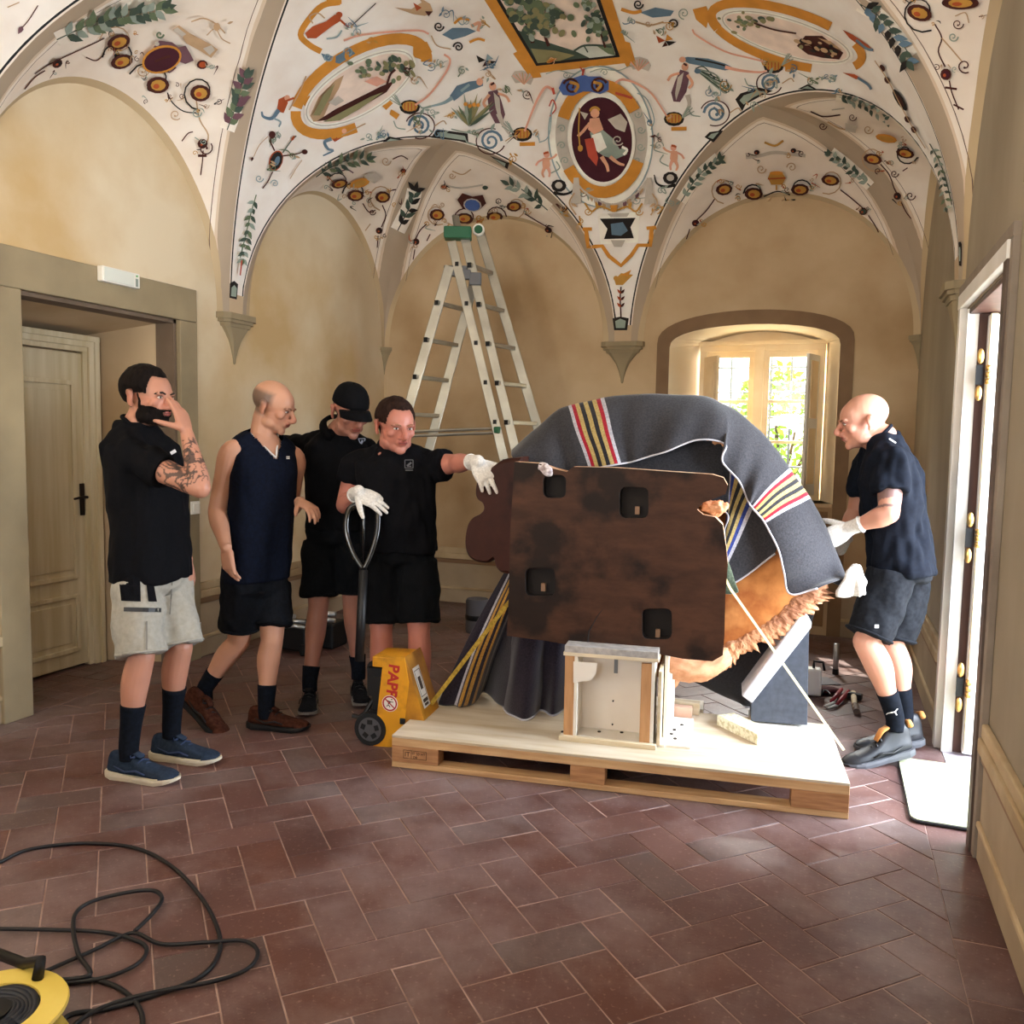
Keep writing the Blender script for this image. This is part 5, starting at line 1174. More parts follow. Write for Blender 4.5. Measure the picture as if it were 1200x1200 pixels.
nw = MB(); nx, nz = on_pl((640, 550), SY)
nw.loft([oring_(tl(nx-.03, SY+.01, nz+.025), .012), oring_(tl(nx-.012, SY-.006, nz+.012), .026), oring_(tl(nx+.008, SY-.004, nz-.01), .022), oring_(tl(nx+.018, SY+.012, nz-.03), .008)])
o = nw.build('tissue_wad', mat('white_tissue', '#cfc5c4', .9, '#8f7f80', scale=40, contrast=(.45, .6)), TABLE, smooth=True)
md = o.modifiers.new('sub', 'SUBSURF'); md.levels = md.render_levels = 2
dm = o.modifiers.new('rough', 'DISPLACE'); dm.texture = tx; dm.strength = .02; dm.texture_coords = 'LOCAL'

# ---- blankets
def wool(name, c1, c2):
    return mat(name, c1, 0.95, c2, scale=130, detail=3, contrast=(.30, .70), bump=.15, spec=.12, sheen=.25)
G1 = wool('blanket_grey', '#3c3b3f', '#2a292d'); WRED = wool('blanket_red', '#a01f30', '#7d1522'); WYEL = wool('blanket_straw', '#b5a06a', '#917c4a')
WWH = wool('blanket_pale', '#b9b6bd', '#8f8d96'); WDK = wool('blanket_charcoal', '#2e2d31', '#1e1d21'); WBL = wool('blanket_blue', '#2f3f86', '#222c5c'); WNV = wool('blanket_dark', '#2c2530', '#18141c')
HEM = mat('blanket_stitch', '#b5b2ba', .9)
def sheet(name, cols, mats, rows, bulge, stripe, label, folds=0.0, hem=None, thick=.007, back=None, seed=0, per=6, group=None):
    """cols: list of (top xyz, bottom xyz); ruled sheet with a soft bulge and folds"""
    T = catmull([c[0] for c in cols], per); B = catmull([c[1] for c in cols], per); n = len(T); V = []; F = []; MI = []
    tot = rows+(len(back) if back else 0)
    for i in range(n):
        u = i/(n-1)*(len(cols)-1)
        if back:
            for dy, dz in back: V.append(T[i]+EY*dy+EZ*dz*min(1, .05+2.2*(1-i/(n-1)), .3+6*i/(n-1)))
        for j in range(rows+1):
            v = j/rows; p = T[i]*(1-v)+B[i]*v
            w = 4*v*(1-v)
            fold = folds*(math.sin(u*2.3+seed)+.6*math.sin(u*5.1+2*seed+v*1.5))*v
            p = p-EY*(bulge*w+fold)+EZ*bulge*.25*w
            p = p+np.array(noise.noise_vector(Vector(p)*7+Vector((seed, 0, 0))))*.006
            V.append(p)
    m_ = tot+1
    for i in range(n-1):
        u = (i+.5)/(n-1)*(len(cols)-1)
        for j in range(m_-1):
            F.append((i*m_+j, i*m_+j+1, (i+1)*m_+j+1, (i+1)*m_+j)); MI.append(stripe(u, j/(m_-1)))
    me = bpy.data.meshes.new(name); me.from_pydata([tuple(v) for v in V], [], F); me.polygons.foreach_set('material_index', MI)
    o = link_mesh(name, me, mats, None, True); tag(o, label, 'blanket', group)
    sd = o.modifiers.new('solid', 'SOLIDIFY'); sd.thickness = thick; sd.offset = 0
    ss = o.modifiers.new('sub', 'SUBSURF'); ss.levels = ss.render_levels = 1
    if hem:
        hm = MB(); hm.tube([np.array(V[i*m_+m_-1])-EY*.002 for i in range(n)], .0045, 6); h = hm.build('stitched_hem', HEM, o, smooth=True)
    return o
def P(px, y): x, z = on_pl(px, y); return pl(x, y, z)
RID = [(600, 528), (630, 499), (650, 480), (665, 473), (708, 463), (742, 460), (790, 460), (827, 462), (847, 471), (862, 479), (880, 493), (900, 511), (927, 547), (951, 583), (970, 619), (982, 647), (990, 668)]
HMP = [(603, 540), (640, 546), (668, 552), (690, 550), (728, 543), (745, 540), (775, 531), (817, 516), (850, 520), (846, 540), (866, 563), (877, 588), (880, 593), (897, 614), (911, 643), (920, 672), (926, 696)]
cols = [(P(r, .66), P(h, .50)) for r, h in zip(RID, HMP)]
cols.append((P((992, 676), .64), P((958, 690), .50)))
def st1(u, v):
    for a, b in ((3.0, 4.0), (12.0, 13.0)):
        if a <= u < b:
            k = (u-a)/(b-a); return [4, 1, 2, 3, 2, 3, 2, 1, 4][min(8, int(k*9))]
    return 0
sheet('moving_blanket', cols, [G1, WRED, WYEL, WDK, WWH], 12, .035, st1, 'grey wool blanket with two red and straw stripe bands, uppermost on the table', folds=.012, hem=True, back=[(.16, -.55), (.13, -.3), (.10, -.08)], per=9)
# under layer: dark fold behind the slab's top edge, then blue and yellow striped flap
c2 = [(P((655, 520), .585), P((655, 575), .53)), (P((720, 505), .585), P((720, 585), .53)), (P((790, 500), .585), P((790, 585), .52)), (P((840, 510), .585), P((850, 600), .52)), (P((870, 545), .58), P((849, 622), .53)), (P((885, 570), .58), P((850, 655), .53)), (P((900, 598), .58), P((856, 684), .54)), (P((912, 630), .58), P((908, 648), .55))]
def st2(u, v):
    if 3.4 < u < 5.3:
        k = (u-3.4)/1.9; return [4, 1, 2, 3, 2, 3, 2, 1, 4][min(8, int(k*9))]
    return 5 if u <= 3.4 else 0
sheet('moving_blanket', c2, [G1, WBL, WYEL, WDK, WWH, WDK], 8, .012, st2, 'grey blanket with blue and yellow stripes tucked under the top one', folds=.006, hem=True, seed=4, per=9)
# green-grey padding strip behind the slab's right edge
c3 = [(P((845, 640), .50), P((848, 697), .46)), (P((852, 655), .50), P((858, 697), .46)), (P((857, 668), .50), P((867, 694), .46))]
sheet('moving_blanket', c3, [wool('blanket_green', '#5b6552', '#3d4638')], 5, .004, lambda u, v: 0, 'narrow green-grey blanket corner showing beside the slab edge', per=4)
# dark blankets hanging to the pallet at the left
def floor_pl(px): return on_axis(px[0], px[1], 2, PZ+.008)
c4 = [(P((596, 662), .66), floor_pl((513, 826))), (P((598, 668), .62), floor_pl((530, 829))), (P((602, 674), .58), floor_pl((541, 829))), (P((608, 680), .54), floor_pl((556, 824))), (P((616, 690), .52), floor_pl((566, 812))), (P((626, 700), .50), floor_pl((580, 822))), (P((640, 706), .48), floor_pl((600, 834)))]
def st3(u, v):
    if 1.0 < u < 3.6:
        k = (u-1.0)/2.6; return [1, 0, 2, 0, 2, 0, 2, 0, 3][min(8, int(k*9))]
    return 0
WOR = wool('blanket_amber', '#b98a3e', '#93692c')
sheet('moving_blanket', c4, [WNV, WWH, WOR, wool('blanket_taupe', '#8f7f74', '#6a5c54')], 9, .05, st3, 'dark blanket with amber and white stripes hanging at the left of the pallet', folds=.012, seed=2, per=9)
c5 = [(P((612, 690), .46), floor_pl((586, 824))), (P((622, 700), .44), floor_pl((600, 838))), (P((634, 706), .43), floor_pl((622, 842))), (P((646, 708), .43), floor_pl((634, 832))), (P((658, 708), .44), floor_pl((648, 836))), (P((668, 708), .45), floor_pl((664, 830)))]
sheet('moving_blanket', c5, [WNV], 9, .02, lambda u, v: 0, 'plain dark blanket folded behind the white support box', folds=.02, seed=5, hem=True)

c6 = [(P((795, 792), .70), floor_pl((868, 824))), (P((850, 775), .72), floor_pl((876, 829))), (P((900, 745), .74), floor_pl((905, 828))), (P((940, 712), .76), P((935, 790), .78)), (P((962, 690), .78), P((948, 738), .80))]
sheet('moving_blanket', c6, [WDK], 6, .02, lambda u, v: 0, 'charcoal blanket hanging under the burl rim behind the grey rest', folds=.004, hem=True, seed=7)

# ---- support box under the slab
BOX = empty('support_box', pl(.95, .4, PZ), PA); tag(BOX, 'white wooden support box with open front under the table slab', 'support')
WBOARD = mat('white_board', '#ebe6dc', .6, '#ddd6c8', scale=4); TAN = mat('plywood_edge', '#c29467', .7, '#a97a50', scale=5, stretch=(8, 8, 1)); RAW = mat('raw_batten', '#d9cbb0', .7, '#c8b694', scale=4, stretch=(1, 8, 8))
def bb(name, x0, x1, y0, y1, z0, z1, m, par=BOX, bevel=.0015): return MB().box(tl((x0+x1)/2, (y0+y1)/2, (z0+z1)/2), (x1-x0, y1-y0, z1-z0)).build(name, m, par, bevel=bevel)
bz = PZ; tz = .53
bb('post', .752, .795, .17, .19, bz+.02, tz, TAN); bb('post_side', .795, .81, .17, .32, bz+.02, tz, WBOARD)
bb('post', 1.09, 1.135, .17, .19, bz+.02, tz-.01, TAN); bb('post_side', 1.135, 1.15, .17, .30, bz+.02, tz, WBOARD)
bb('back_panel', .80, 1.14, .31, .325, bz+.015, tz, mat('melamine', '#efe4d6', .5, '#e6d9c8', scale=3))
bb('base_board', .735, 1.20, .19, .46, bz, bz+.014, WBOARD); bb('base_board', 1.17, 1.31, .20, .60, bz, bz+.012, WBOARD)
bb('front_batten', .735, 1.165, .145, .17, bz, bz+.022, RAW); bb('side_panel', 1.165, 1.18, .17, .50, bz+.014, tz-.04, RAW)
bb('side_panel', 1.185, 1.20, .28, .60, bz+.014, tz+.01, WBOARD); bb('side_panel', 1.20, 1.215, .36, .62, bz+.014, tz-.09, WBOARD)
bb('top_rail', .745, 1.165, .165, .33, tz, tz+.016, RAW); bb('top_pad', .75, 1.16, .165, .33, tz+.016, tz+.046, mat('grey_foam_wrap', '#b9b4b0', .35, '#9a9692', scale=30, bump=.4))
film = MB(); 
fp = [on_pl(p, .165) for p in ((672, 775), (700, 777), (698, 790), (693, 797), (672, 800))]
film.prism(fp, tl(0, .163, 0), (1, 0, 0), (0, 0, 1), (0, .002, 0)); film.build('hanging_film', mat('plastic_film', '#e8e2d8', .25), BOX)
bb('label_plate', .955, .972, .303, .309, tz-.10, tz-.03, mat('grey_label', '#8e8f90', .4, metal=.4))
for x, y in ((.79, .25), (.90, .27), (1.0, .29), (1.24, .28), (1.22, .34), (1.23, .40), (1.26, .48), (.74, .22)):
    MB().cyl(tl(x, y, bz+.013), tl(x, y, bz+.018), .008, 8).build('screw', IRON, BOX)
for x, z in ((.955, .30), (.955, .19)): MB().cyl(tl(x, .303, z), tl(x, .309, z), .004, 8).build('screw', IRON, BOX)
WB = tag(MB().box(pl(1.25, .66, PZ+.025), (.10, .05, .05), RP).build('wood_block', mat('pink_timber', '#d9b39c', .7, '#c79c84', scale=5), bevel=.002), 'small pinkish timber offcut lying behind the support box', 'wood block')
WB = tag(MB().box(pl(1.27, .715, PZ+.03), (.13, .045, .06), RP).build('wood_block', RAW, bevel=.002), 'pale timber offcut standing behind the pinkish one', 'wood block')

# ---- sloped rest on the right
REST = empty('sloped_rest', pl(1.65, .6, PZ), PA); tag(REST, 'dark grey sloped rest with pale foam strip propping the burl top', 'support')
def rl(px, y): x, z = on_pl(px, y); return (x-1.65, z-PZ)
RY = .60
poly = [rl(p, RY) for p in ((880, 845), (946, 850), (948, 735), (944, 730), (881, 800))]
MB().prism(poly, (0, RY-.6, 0), (1, 0, 0), (0, 0, 1), (0, .20, 0)).build('grey_panel', mat('charcoal_mdf', '#454a55', .8, '#3a3f49', scale=30), REST, bevel=.002)
poly = [rl(p, RY-.01) for p in ((869, 814), (936, 722), (944, 721), (951, 729), (950, 735), (881, 823))]
MB().prism(poly, (0, RY-.63, 0), (1, 0, 0), (0, 0, 1), (0, .24, 0)).build('foam_strip', mat('grey_foam', '#c9c8cc', .85, '#b2b1b8', scale=14, bump=.15), REST, bevel=.006)
bx0 = rl((880, 846), RY)[0]; bx1 = rl((946, 851), RY)[0]
MB().box(((bx0+bx1)/2, .09, .008), (bx1-bx0+.012, .23, .016)).build('foot_board', WBOARD, REST, bevel=.001)
# foam bar lying on the deck
a = on_axis(848, 846, 2, PZ+.02); b_ = on_axis(893, 868, 2, PZ+.02); d = unit((b_-a)*np.array([1, 1, 0])); R = np.stack([d, np.cross(EZ, d), EZ], 1)
tag(MB().box((a+b_)/2+np.array([0.01, .03, .005]), (.29, .10, .05), R).build('foam_bar', mat('speckled_foam', '#ddd6bd', .85, '#b9b08e', scale=60, contrast=(.45, .6)), bevel=.004), 'cream speckled foam bar lying on the pallet deck', 'foam bar')

# ---- lashing straps
def strap(label, pts, w, m):
    mb = MB(); rings = []
    for i, p in enumerate(pts):
        p = np.asarray(p); t = unit(np.asarray(pts[min(i+1, len(pts)-1)])-np.asarray(pts[max(i-1, 0)])); s = unit(np.cross(t, FW)); k = unit(np.cross(s, t))
        rings.append([p-s*w/2-k*.0012, p+s*w/2-k*.0012, p+s*w/2+k*.0012, p-s*w/2+k*.0012])
    mb.loft(rings); return tag(mb.build('lashing_strap', m), label, 'strap')
strap('yellow webbing strap running from the slab down to the pallet corner by the jack', [P((600, 702), .42), P((592, 711), .35), floor_pl((500, 832))], .020, mat('yellow_webbing', '#b99a3a', .8, '#8f7424', scale=80))
q = floor_pl((989, 879)); strap('thin cream cord stretched from the slab edge to the right pallet corner', [P((845, 668), SY+.11), P((856, 690), SY+.10), q], .011, mat('cream_webbing', '#e6dba8', .8))

# ---- pallet jack at the pallet's left end
JO = np.array([-1.93, 3.60, 0.0]); JACK = empty('pallet_jack', JO, PA); tag(JACK, 'worn yellow pallet jack with tall black loop handle', 'pallet jack')
YEL = mat('worn_yellow_paint', '#d9981a', .5, '#8a5c14', scale=11, detail=10, contrast=(.52, .80)); YELD = mat('worn_yellow_shaded', '#c78a1c', .5, '#8a5a14', scale=7, detail=8)  # second yellow is the darker side, shade put into the worn paint
def jl(P): v = np.asarray(P)-JO; return np.array([v@EX, v@EY, v[2]])
def jp(px, y): q = on_plane(px[0], px[1], JO+EY*y, EY); return jl(q)
f0 = [jp(p, -.05) for p in ((449, 771), (474, 770), (479, 800), (474, 845), (466, 876), (437, 875), (440, 852))]
prof = [(q[0], q[2]) for q in f0]
MB().prism(prof, (0, -.05, 0), (1, 0, 0), (0, 0, 1), (0, .012, 0)).build('frame_plate', YEL, JACK, bevel=.003)
sl = [(f0[1][0], f0[1][2]), (f0[1][0]+.10, f0[1][2]-.30), (f0[1][0]+.10, .03), (f0[1][0]-.02, .03)]
MB().prism(sl, (0, -.045, 0), (1, 0, 0), (0, 0, 1), (0, .22, 0)).build('fork_frame', YELD, JACK, bevel=.003)
top = [(f0[0][0]-.06, f0[0][2]-.05), (f0[0][0]-.06, f0[0][2]+.0), (f0[1][0], f0[0][2]+.004), (f0[1][0], f0[0][2]-.05)]
MB().prism(top, (0, -.04, 0), (1, 0, 0), (0, 0, 1), (0, .19, 0)).build('bridge', YEL, JACK, bevel=.004)
MB().box((f0[3][0]-.008, -.056, f0[3][2]), (.028, .01, .030)).build('pin_boss', BLACK_P, JACK, bevel=.01)
for yk in (.0, .30):
    MB().box((.60, yk, .055), (1.10, .13, .04)).build('fork', YELD, JACK, bevel=.008)
tx_c = (f0[0]+f0[1])/2; lean = unit((f0[6]+f0[4])/2-tx_c)
lm = mat('red_lettering', '#b02a22', .6)
text('lettering', 'PAPP', (tx_c[0]+lean[0]*.115+.004, -.0635+.012, tx_c[2]+lean[2]*.115), (lean[0], 0, lean[2]), np.cross((0, -1, 0), (lean[0], 0, lean[2])), .074, lm, JACK, bold=.0025)
sc = np.array([tx_c[0]+lean[0]*.225+.002, -.052, tx_c[2]+lean[2]*.225])
MB().cyl(sc, sc+np.array([0, -.001, 0]), .040, 28).build('sign_disc', mat('sign_white', '#e6e0da', .5), JACK)
rg = MB(); rg.loft([[sc+np.array([r_*math.cos(t), -y_, r_*math.sin(t)]) for t in [2*math.pi*k/28 for k in range(28)]] for r_, y_ in ((.030, .0012), (.030, .0022), (.037, .0022), (.037, .0012))], cap=False)
rg.box(sc+np.array([0, -.0018, 0]), (.066, .0012, .0055), rotm((0, 1, 0), math.radians(42))); rg.build('prohibition_ring', mat('sign_red', '#a5232c', .5), JACK)
fg = MB()
for a_, b2, w_ in (((.010, .018), (.010, .018), .009), ((.004, .010), (-.008, -.006), .007), ((-.008, -.006), (-.016, -.020), .004), ((-.008, -.006), (.002, -.022), .004), ((.004, .008), (.018, .004), .0035), ((.002, .008), (-.012, .010), .0035)):
    fg.bar(sc+np.array([a_[0], -.0014, a_[1]]), sc+np.array([b2[0]+1e-4, -.0014, b2[1]+.004]), w_, .0008, up=(0, 1, 0))
fg.build('walking_figure', INK, JACK)
# white sticker on the sloping face
s0 = np.array([f0[1][0], 0, f0[1][2]]); sd_ = unit(np.array([.10, 0, -.30])); sn = unit(np.array([.30, 0, .10])); syv = np.array([0, 1, 0])
cst = s0+sd_*.17+syv*.035+sn*.002; R = np.stack([sd_, syv, sn], 1)
MB().box(cst, (.20, .085, .001), R).build('sticker', mat('sticker_white', '#cfcac4', .5), JACK)
mk = MB()
for c, s in (((-.02, 0), (.12, .003)),): pass
for u0, v0, u1, v1 in ((-.085, -.034, .045, -.031), (-.085, .031, .045, .034), (-.085, -.034, -.082, .034), (.042, -.034, .045, .034), (-.05, -.016, .012, .016), (.058, -.030, .075, .030), (.080, -.024, .092, .024)):
    mk.box(cst+sd_*(u0+u1)/2+syv*(v0+v1)/2+sn*.001, (u1-u0, v1-v0, .0008), R)
mk.build('sticker_print', INK, JACK)
bk_ = MB(); wq = jp((437, 845), -.02)
bk_.cyl((wq[0]+.06, .05, .10), (wq[0]+.02, .05, .36), .045, 18); bk_.box((wq[0]+.055, .05, .25), (.12, .13, .16)); bk_.cyl((wq[0]+.0, .04, .07), (wq[0]+.0, .04, .22), .03, 14)
bk_.tube([(wq[0]-.02, .02, .20), (wq[0]-.05, .0, .14), (wq[0]-.075, -.01, .12), (wq[0]-.11, -.01, .125)], .012, 8)
bk_.box((wq[0]+.03, .06, .30), (.13, .14, .14)); bk_.cyl((wq[0]-.01, .02, .36), (wq[0]-.01, .10, .36), .04, 16); bk_.build('pump', BLACK_P, JACK, auto=.6)
for yk in (-.035, .13):
    w = MB(); w.cyl((wq[0], yk-.022, .082), (wq[0], yk+.022, .082), .080, 28); wh = w.build('wheel', mat('tyre_black', '#141416', .7), JACK, auto=.6)
    MB().cyl((wq[0], yk-.024, .082), (wq[0], yk+.024, .082), .058, 24).build('hub', mat('hub_grey', '#4e4e52', .5), wh, auto=.6)
    sp = MB()
    for k in range(5):
        a2 = 2*math.pi*k/5+.3; sp.box((wq[0]+.036*math.cos(a2), yk, .082+.036*math.sin(a2)), (.022, .052, .026), rotm((0, 1, 0), -a2))
    sp.build('hub_recess', BLACK_P, wh)
hb = jl(at_depth(421, 775, 4.04)); ht = jl(at_depth(426, 668, 4.08))
GLB = mat('gloss_black', '#08080a', .18, coat=.6)
MB().cyl(hb, ht, .022, 14).build('handle_shaft', BLACK_P, JACK, smooth=True)
loop = [jl(at_depth(*q)) for q in ((426, 668, 4.08), (414, 648, 4.09), (406, 622, 4.10), (408, 600, 4.11), (416, 592, 4.12), (428, 590, 4.12), (438, 592, 4.12), (443, 602, 4.11), (442, 624, 4.10), (435, 648, 4.09), (426, 668, 4.08))]
MB().tube(catmull(loop, 5), .015, 10).build('handle_loop', GLB, JACK, smooth=True)
MB().tube([jl(at_depth(426, 664, 4.08)), jl(at_depth(426, 605, 4.11)), jl(at_depth(427, 588, 4.12))], .007, 8).build('release_rod', GLB, JACK, smooth=True)
MB().tube([jl(at_depth(*q)) for q in ((428, 589, 4.12), (428.3, 583, 4.125))], .009, 8).build('release_lever', mat('copper_lever', '#b5734f', .5), JACK, smooth=True)

# ---- ladder
LAD = empty('step_ladder', (-2.6, 6.1, 0)); tag(LAD, 'tall double aluminium ladder with green top caps behind the men', 'ladder')
LO = np.array([-2.6, 6.1, 0])
ALU = mat('aluminium', '#a8a498', .36, '#938f84', scale=5, metal=.75); GREEN = mat('green_cap', '#1f5a3c', .5); GREYP = mat('grey_joint', '#5a5a5c', .5)
dN, dF = 6.25, 6.56
def to_floor(a, b):
    t = a[2]/(a[2]-b[2]); return a+(b-a)*t
def stile(name, p, q, d, w, t, n_up):
    a = at_depth(*p, d); b = at_depth(*q, d); f_ = to_floor(a, b); f_[2] = .02
    MB().bar(a-LO, f_-LO, w, t, up=FW).build(name, ALU, LAD, bevel=.004); return a, f_
side_n = unit(np.cross(FW, (0, 0, 1)))
L1 = stile('stile', (527, 312), (479, 478), dN, .070, .026, side_n); L2 = stile('stile', (558, 322), (516, 478), dF, .070, .026, side_n)
R1 = stile('stile', (529, 283), (588, 530), dN, .066, .026, side_n); R1b = stile('stile', (544, 276), (604, 530), dN+.035, .066, .026, side_n); R2 = stile('stile', (561, 268), (628, 496), dF, .070, .026, side_n)
def rungs(A, B, zs, w):
    for z in zs:
        p = A[0]+(A[1]-A[0])*((A[0][2]-z)/(A[0][2]-A[1][2])); q = B[0]+(B[1]-B[0])*((B[0][2]-z)/(B[0][2]-B[1][2]))
        d = unit(q-p); r = MB().bar(p-d*.03-LO, q+d*.02-LO, .032, .030).build('rung', ALU, LAD, bevel=.004)
        MB().bar(p-d*.036-LO, p-d*.026-LO, .03, .034).build('rung_end', BLACK_P, r)
zL = [L1[0][2]-.27*k for k in range(1, 10)]; zR = [R1b[0][2]-.22-.285*k for k in range(0, 10)]
rungs(L1, L2, [z for z in zL if z > .12], .03); rungs(R1b, R2, [z for z in zR if z > .12], .03); 
for z in zR:
    if z < .2: continue
    p = R1[0]+(R1[1]-R1[0])*((R1[0][2]-z)/(R1[0][2]-R1[1][2])); MB().box(p-LO-FW*.016, (.024, .012, .03)).build('rung_end', BLACK_P, LAD)
c = (R1[0]+R1b[0])/2-LO
MB().box(c+np.array([0, 0, .035]), (.20, .12, .085), rotm((0, 0, 1), YAW)).build('top_cap', GREEN, LAD, bevel=.01)
MB().bar(c+np.array([0, 0, .05]), c+np.array([-.03, .02, .17]), .05, .02).build('top_stub', ALU, LAD)
c2_ = R2[0]-LO; MB().cyl(c2_+FW*-.05+np.array([0, 0, -.02]), c2_+FW*-.02+np.array([0, 0, -.02]), .032, 20).build('knob', GREEN, LAD)
MB().cyl(c2_+FW*-.045+np.array([0, 0, -.02]), c2_+FW*-.015+np.array([0, 0, -.02]), .045, 20).build('knob_ring', WHITE_P, LAD)
for p_, s_ in (((534, 318), (.17, .06, .075)), ((546, 322), (.07, .06, .07)), ((557, 327), (.09, .05, .09))):
    MB().box(at_depth(*p_, dN+.02)-LO, s_, rotm((0, 0, 1), YAW)).build('sliding_joint', GREYP, LAD, bevel=.006)
for k, dz in ((0, 0), (1, -.035)):
    MB().cyl(at_depth(478, 506+k*5, dN)-LO, at_depth(583, 502+k*5, dN+.02)-LO, .011, 8).build('spreader_bar', ALU, LAD)
MB().box(at_depth(583, 504, dN)-LO, (.05, .05, .05)).build('spreader_clip', GREEN, LAD, bevel=.01)

# ---- doormat
mt = MB(); pts = []
mx0, mx1, my0, my1, rr_ = .356, .86, 3.63, 4.36, .04
for cx_, cy_, a0 in ((mx1-rr_, my1-rr_, 0), (mx0+rr_, my1-rr_, 90), (mx0+rr_, my0+rr_, 180), (mx1-rr_, my0+rr_, 270)):
    for k in range(5): pts.append((cx_+rr_*math.cos(math.radians(a0+k*22.5)), cy_+rr_*math.sin(math.radians(a0+k*22.5))))
mt.prism(pts, (0, 0, .004), (1, 0, 0), (0, 1, 0), (0, 0, .008)); DM = mt.build('doormat', mat('rubber_edge', '#2c2c2e', .8)); tag(DM, 'pale yellow-green doormat lying in the garden doorway', 'doormat')
mt2 = MB(); mt2.prism([(mx0+(x-mx0)*.985+.004, my0+(y-my0)*.985+.006) for x, y in pts], (0, 0, .012), (1, 0, 0), (0, 1, 0), (0, 0, .003)); mt2.build('pile', mat('mat_pile', '#b2b798', .95, '#9fa27e', scale=18, detail=5, bump=.3), DM)

# ---- extension cable and reel
CBL = mat('black_cable', '#141519', .55)
def cable_path(px): return [on_axis(x, y, 2, .0) for x, y in px]
cp1 = [(-25, 1022), (0, 1012), (35, 997), (100, 990), (160, 996), (205, 1020), (240, 1060), (257, 1098), (254, 1125), (230, 1150), (170, 1172), (120, 1186), (82, 1192), (60, 1215)]
cp2 = [(-25, 1092), (0, 1093), (60, 1094), (120, 1097), (160, 1107), (172, 1118), (160, 1135), (125, 1150), (80, 1156), (40, 1150), (60, 1140), (110, 1118), (140, 1103), (160, 1098), (190, 1111), (240, 1109), (285, 1107), (302, 1120), (290, 1140), (250, 1155), (180, 1168), (130, 1182), (95, 1200), (70, 1225)]
cp3 = [(40, 1152), (60, 1156), (105, 1150), (92, 1125), (86, 1095), (90, 1075), (110, 1062), (150, 1052), (180, 1050), (190, 1060), (178, 1078), (158, 1098)]
cp4 = [(60, 1160), (100, 1150), (130, 1156), (150, 1168), (164, 1185), (167, 1205), (160, 1230)]
cb = MB()
for k, c in enumerate((cp1, cp2, cp3, cp4)):
    pts_ = catmull([p+np.array([0, 0, .006+.006*(k % 3)]) for p in cable_path(c)], 8)
    cb.tube(pts_, .0065 if k != 1 else .006, 8)
CAB = cb.build('extension_cable', CBL, smooth=True); tag(CAB, 'black extension cable lying in loose loops on the tiles', 'cable')
RC = on_axis(-10, 1240, 2, .0); REEL = empty('cable_reel', RC); tag(REEL, 'yellow cable reel wound with black cable, lying flat', 'cable reel')
YP = mat('yellow_plastic', '#e6cf6a', .45, '#d8bd50', scale=4)
MB().lathe([(.106, .118), (.105, .105), (.165, .105), (.168, .112), (.165, .118), (.106, .118)], (0, 0, 0), n=40, cap=False).build('upper_flange', YP, REEL, auto=.6)
MB().lathe([(.05, .004), (.165, .004), (.168, .010), (.165, .016), (.05, .016)], (0, 0, 0), n=40).build('lower_flange', YP, REEL, auto=.6)
wd = MB()
for k in range(16):
    r_ = .100+.012*math.sin(k*1.7); z_ = .026+.0052*k
    wd.tube([(r_*math.cos(a), r_*math.sin(a), z_+.004*math.sin(3*a+k)) for a in [2*math.pi*j/32 for j in range(33)]], .008, 6)
for k in range(6):
    r_ = .05+.009*k
    wd.tube([(r_*math.cos(a), r_*math.sin(a), .108+.004*math.sin(2*a+k)) for a in [2*math.pi*j/32 for j in range(33)]], .008, 6)
wd.build('wound_cable', mat('wound_cable', '#20242c', .5), REEL, smooth=True)
MB().lathe([(.0, .0), (.045, .0), (.045, .12), (0, .12)], (0, 0, 0), n=24).build('hub', BLACK_P, REEL)
kb_ = jb = on_axis(2, 1140, 2, .07)-RC
MB().tube([(0.0, .13, .118), (0.0, .14, .16), kb_*np.array([.4, .9, 1])+np.array([0, 0, .06]), kb_+np.array([-.02, .0, .05])], .014, 10).build('crank_grip', BLACK_P, REEL, smooth=True)

# ---- tools behind the pallet on the right
RED = mat('red_grip', '#8e1e2a', .5, '#6d1420', scale=8)
def flo(px, z=.0): return on_axis(px[0], px[1], 2, z)
PLI = empty('pliers', flo((972, 825))); tag(PLI, 'pliers with dark red grips lying open on the tiles', 'pliers'); q0 = flo((972, 825))
for a, b2 in (((974, 822), (986, 808)), ((980, 826), (994, 810))): MB().tube([flo(a, .015)-q0, (flo(a, .02)+flo(b2, .02))/2-q0+np.array([.004, 0, .004]), flo(b2, .018)-q0], [.009, .013, .011], 10).build('grip', RED, PLI, smooth=True)
MB().tube([flo((978, 824), .014)-q0, flo((966, 828), .012)-q0], [.016, .010], 8, flat=.5).build('jaw', STEEL, PLI); MB().tube([flo((980, 827), .014)-q0, flo((970, 830), .012)-q0], [.014, .008], 8, flat=.5).build('jaw', STEEL, PLI)
HAM = empty('mallet', flo((1003, 828))); q0 = flo((1003, 828)); tag(HAM, 'small mallet with pale handle and dark head beside the pliers', 'mallet')
MB().tube([flo((1000, 812), .02)-q0, flo((1002, 830), .02)-q0], [.016, .015], 10).build('handle', RAW, HAM, smooth=True); MB().tube([flo((1002, 827), .018)-q0, flo((1004, 834), .018)-q0], [.020, .018], 12).build('handle_end', mat('brown_grip', '#5a4436', .7), HAM); MB().bar(flo((994, 814), .02)-q0, flo((1010, 817), .02)-q0, .035, .035).build('head', BLACK_P, HAM, bevel=.004)
TUB = empty('steel_tube', flo((979, 790))); q0 = flo((979, 790)); tag(TUB, 'short steel tube with black end standing on the tiles', 'tube')
MB().cyl((0, 0, .03), (-.002, .01, .20), .018, 14).build('shaft', STEEL, TUB, smooth=True); MB().cyl((0, 0, .0), (0, 0, .035), .02, 14).build('foot', BLACK_P, TUB)
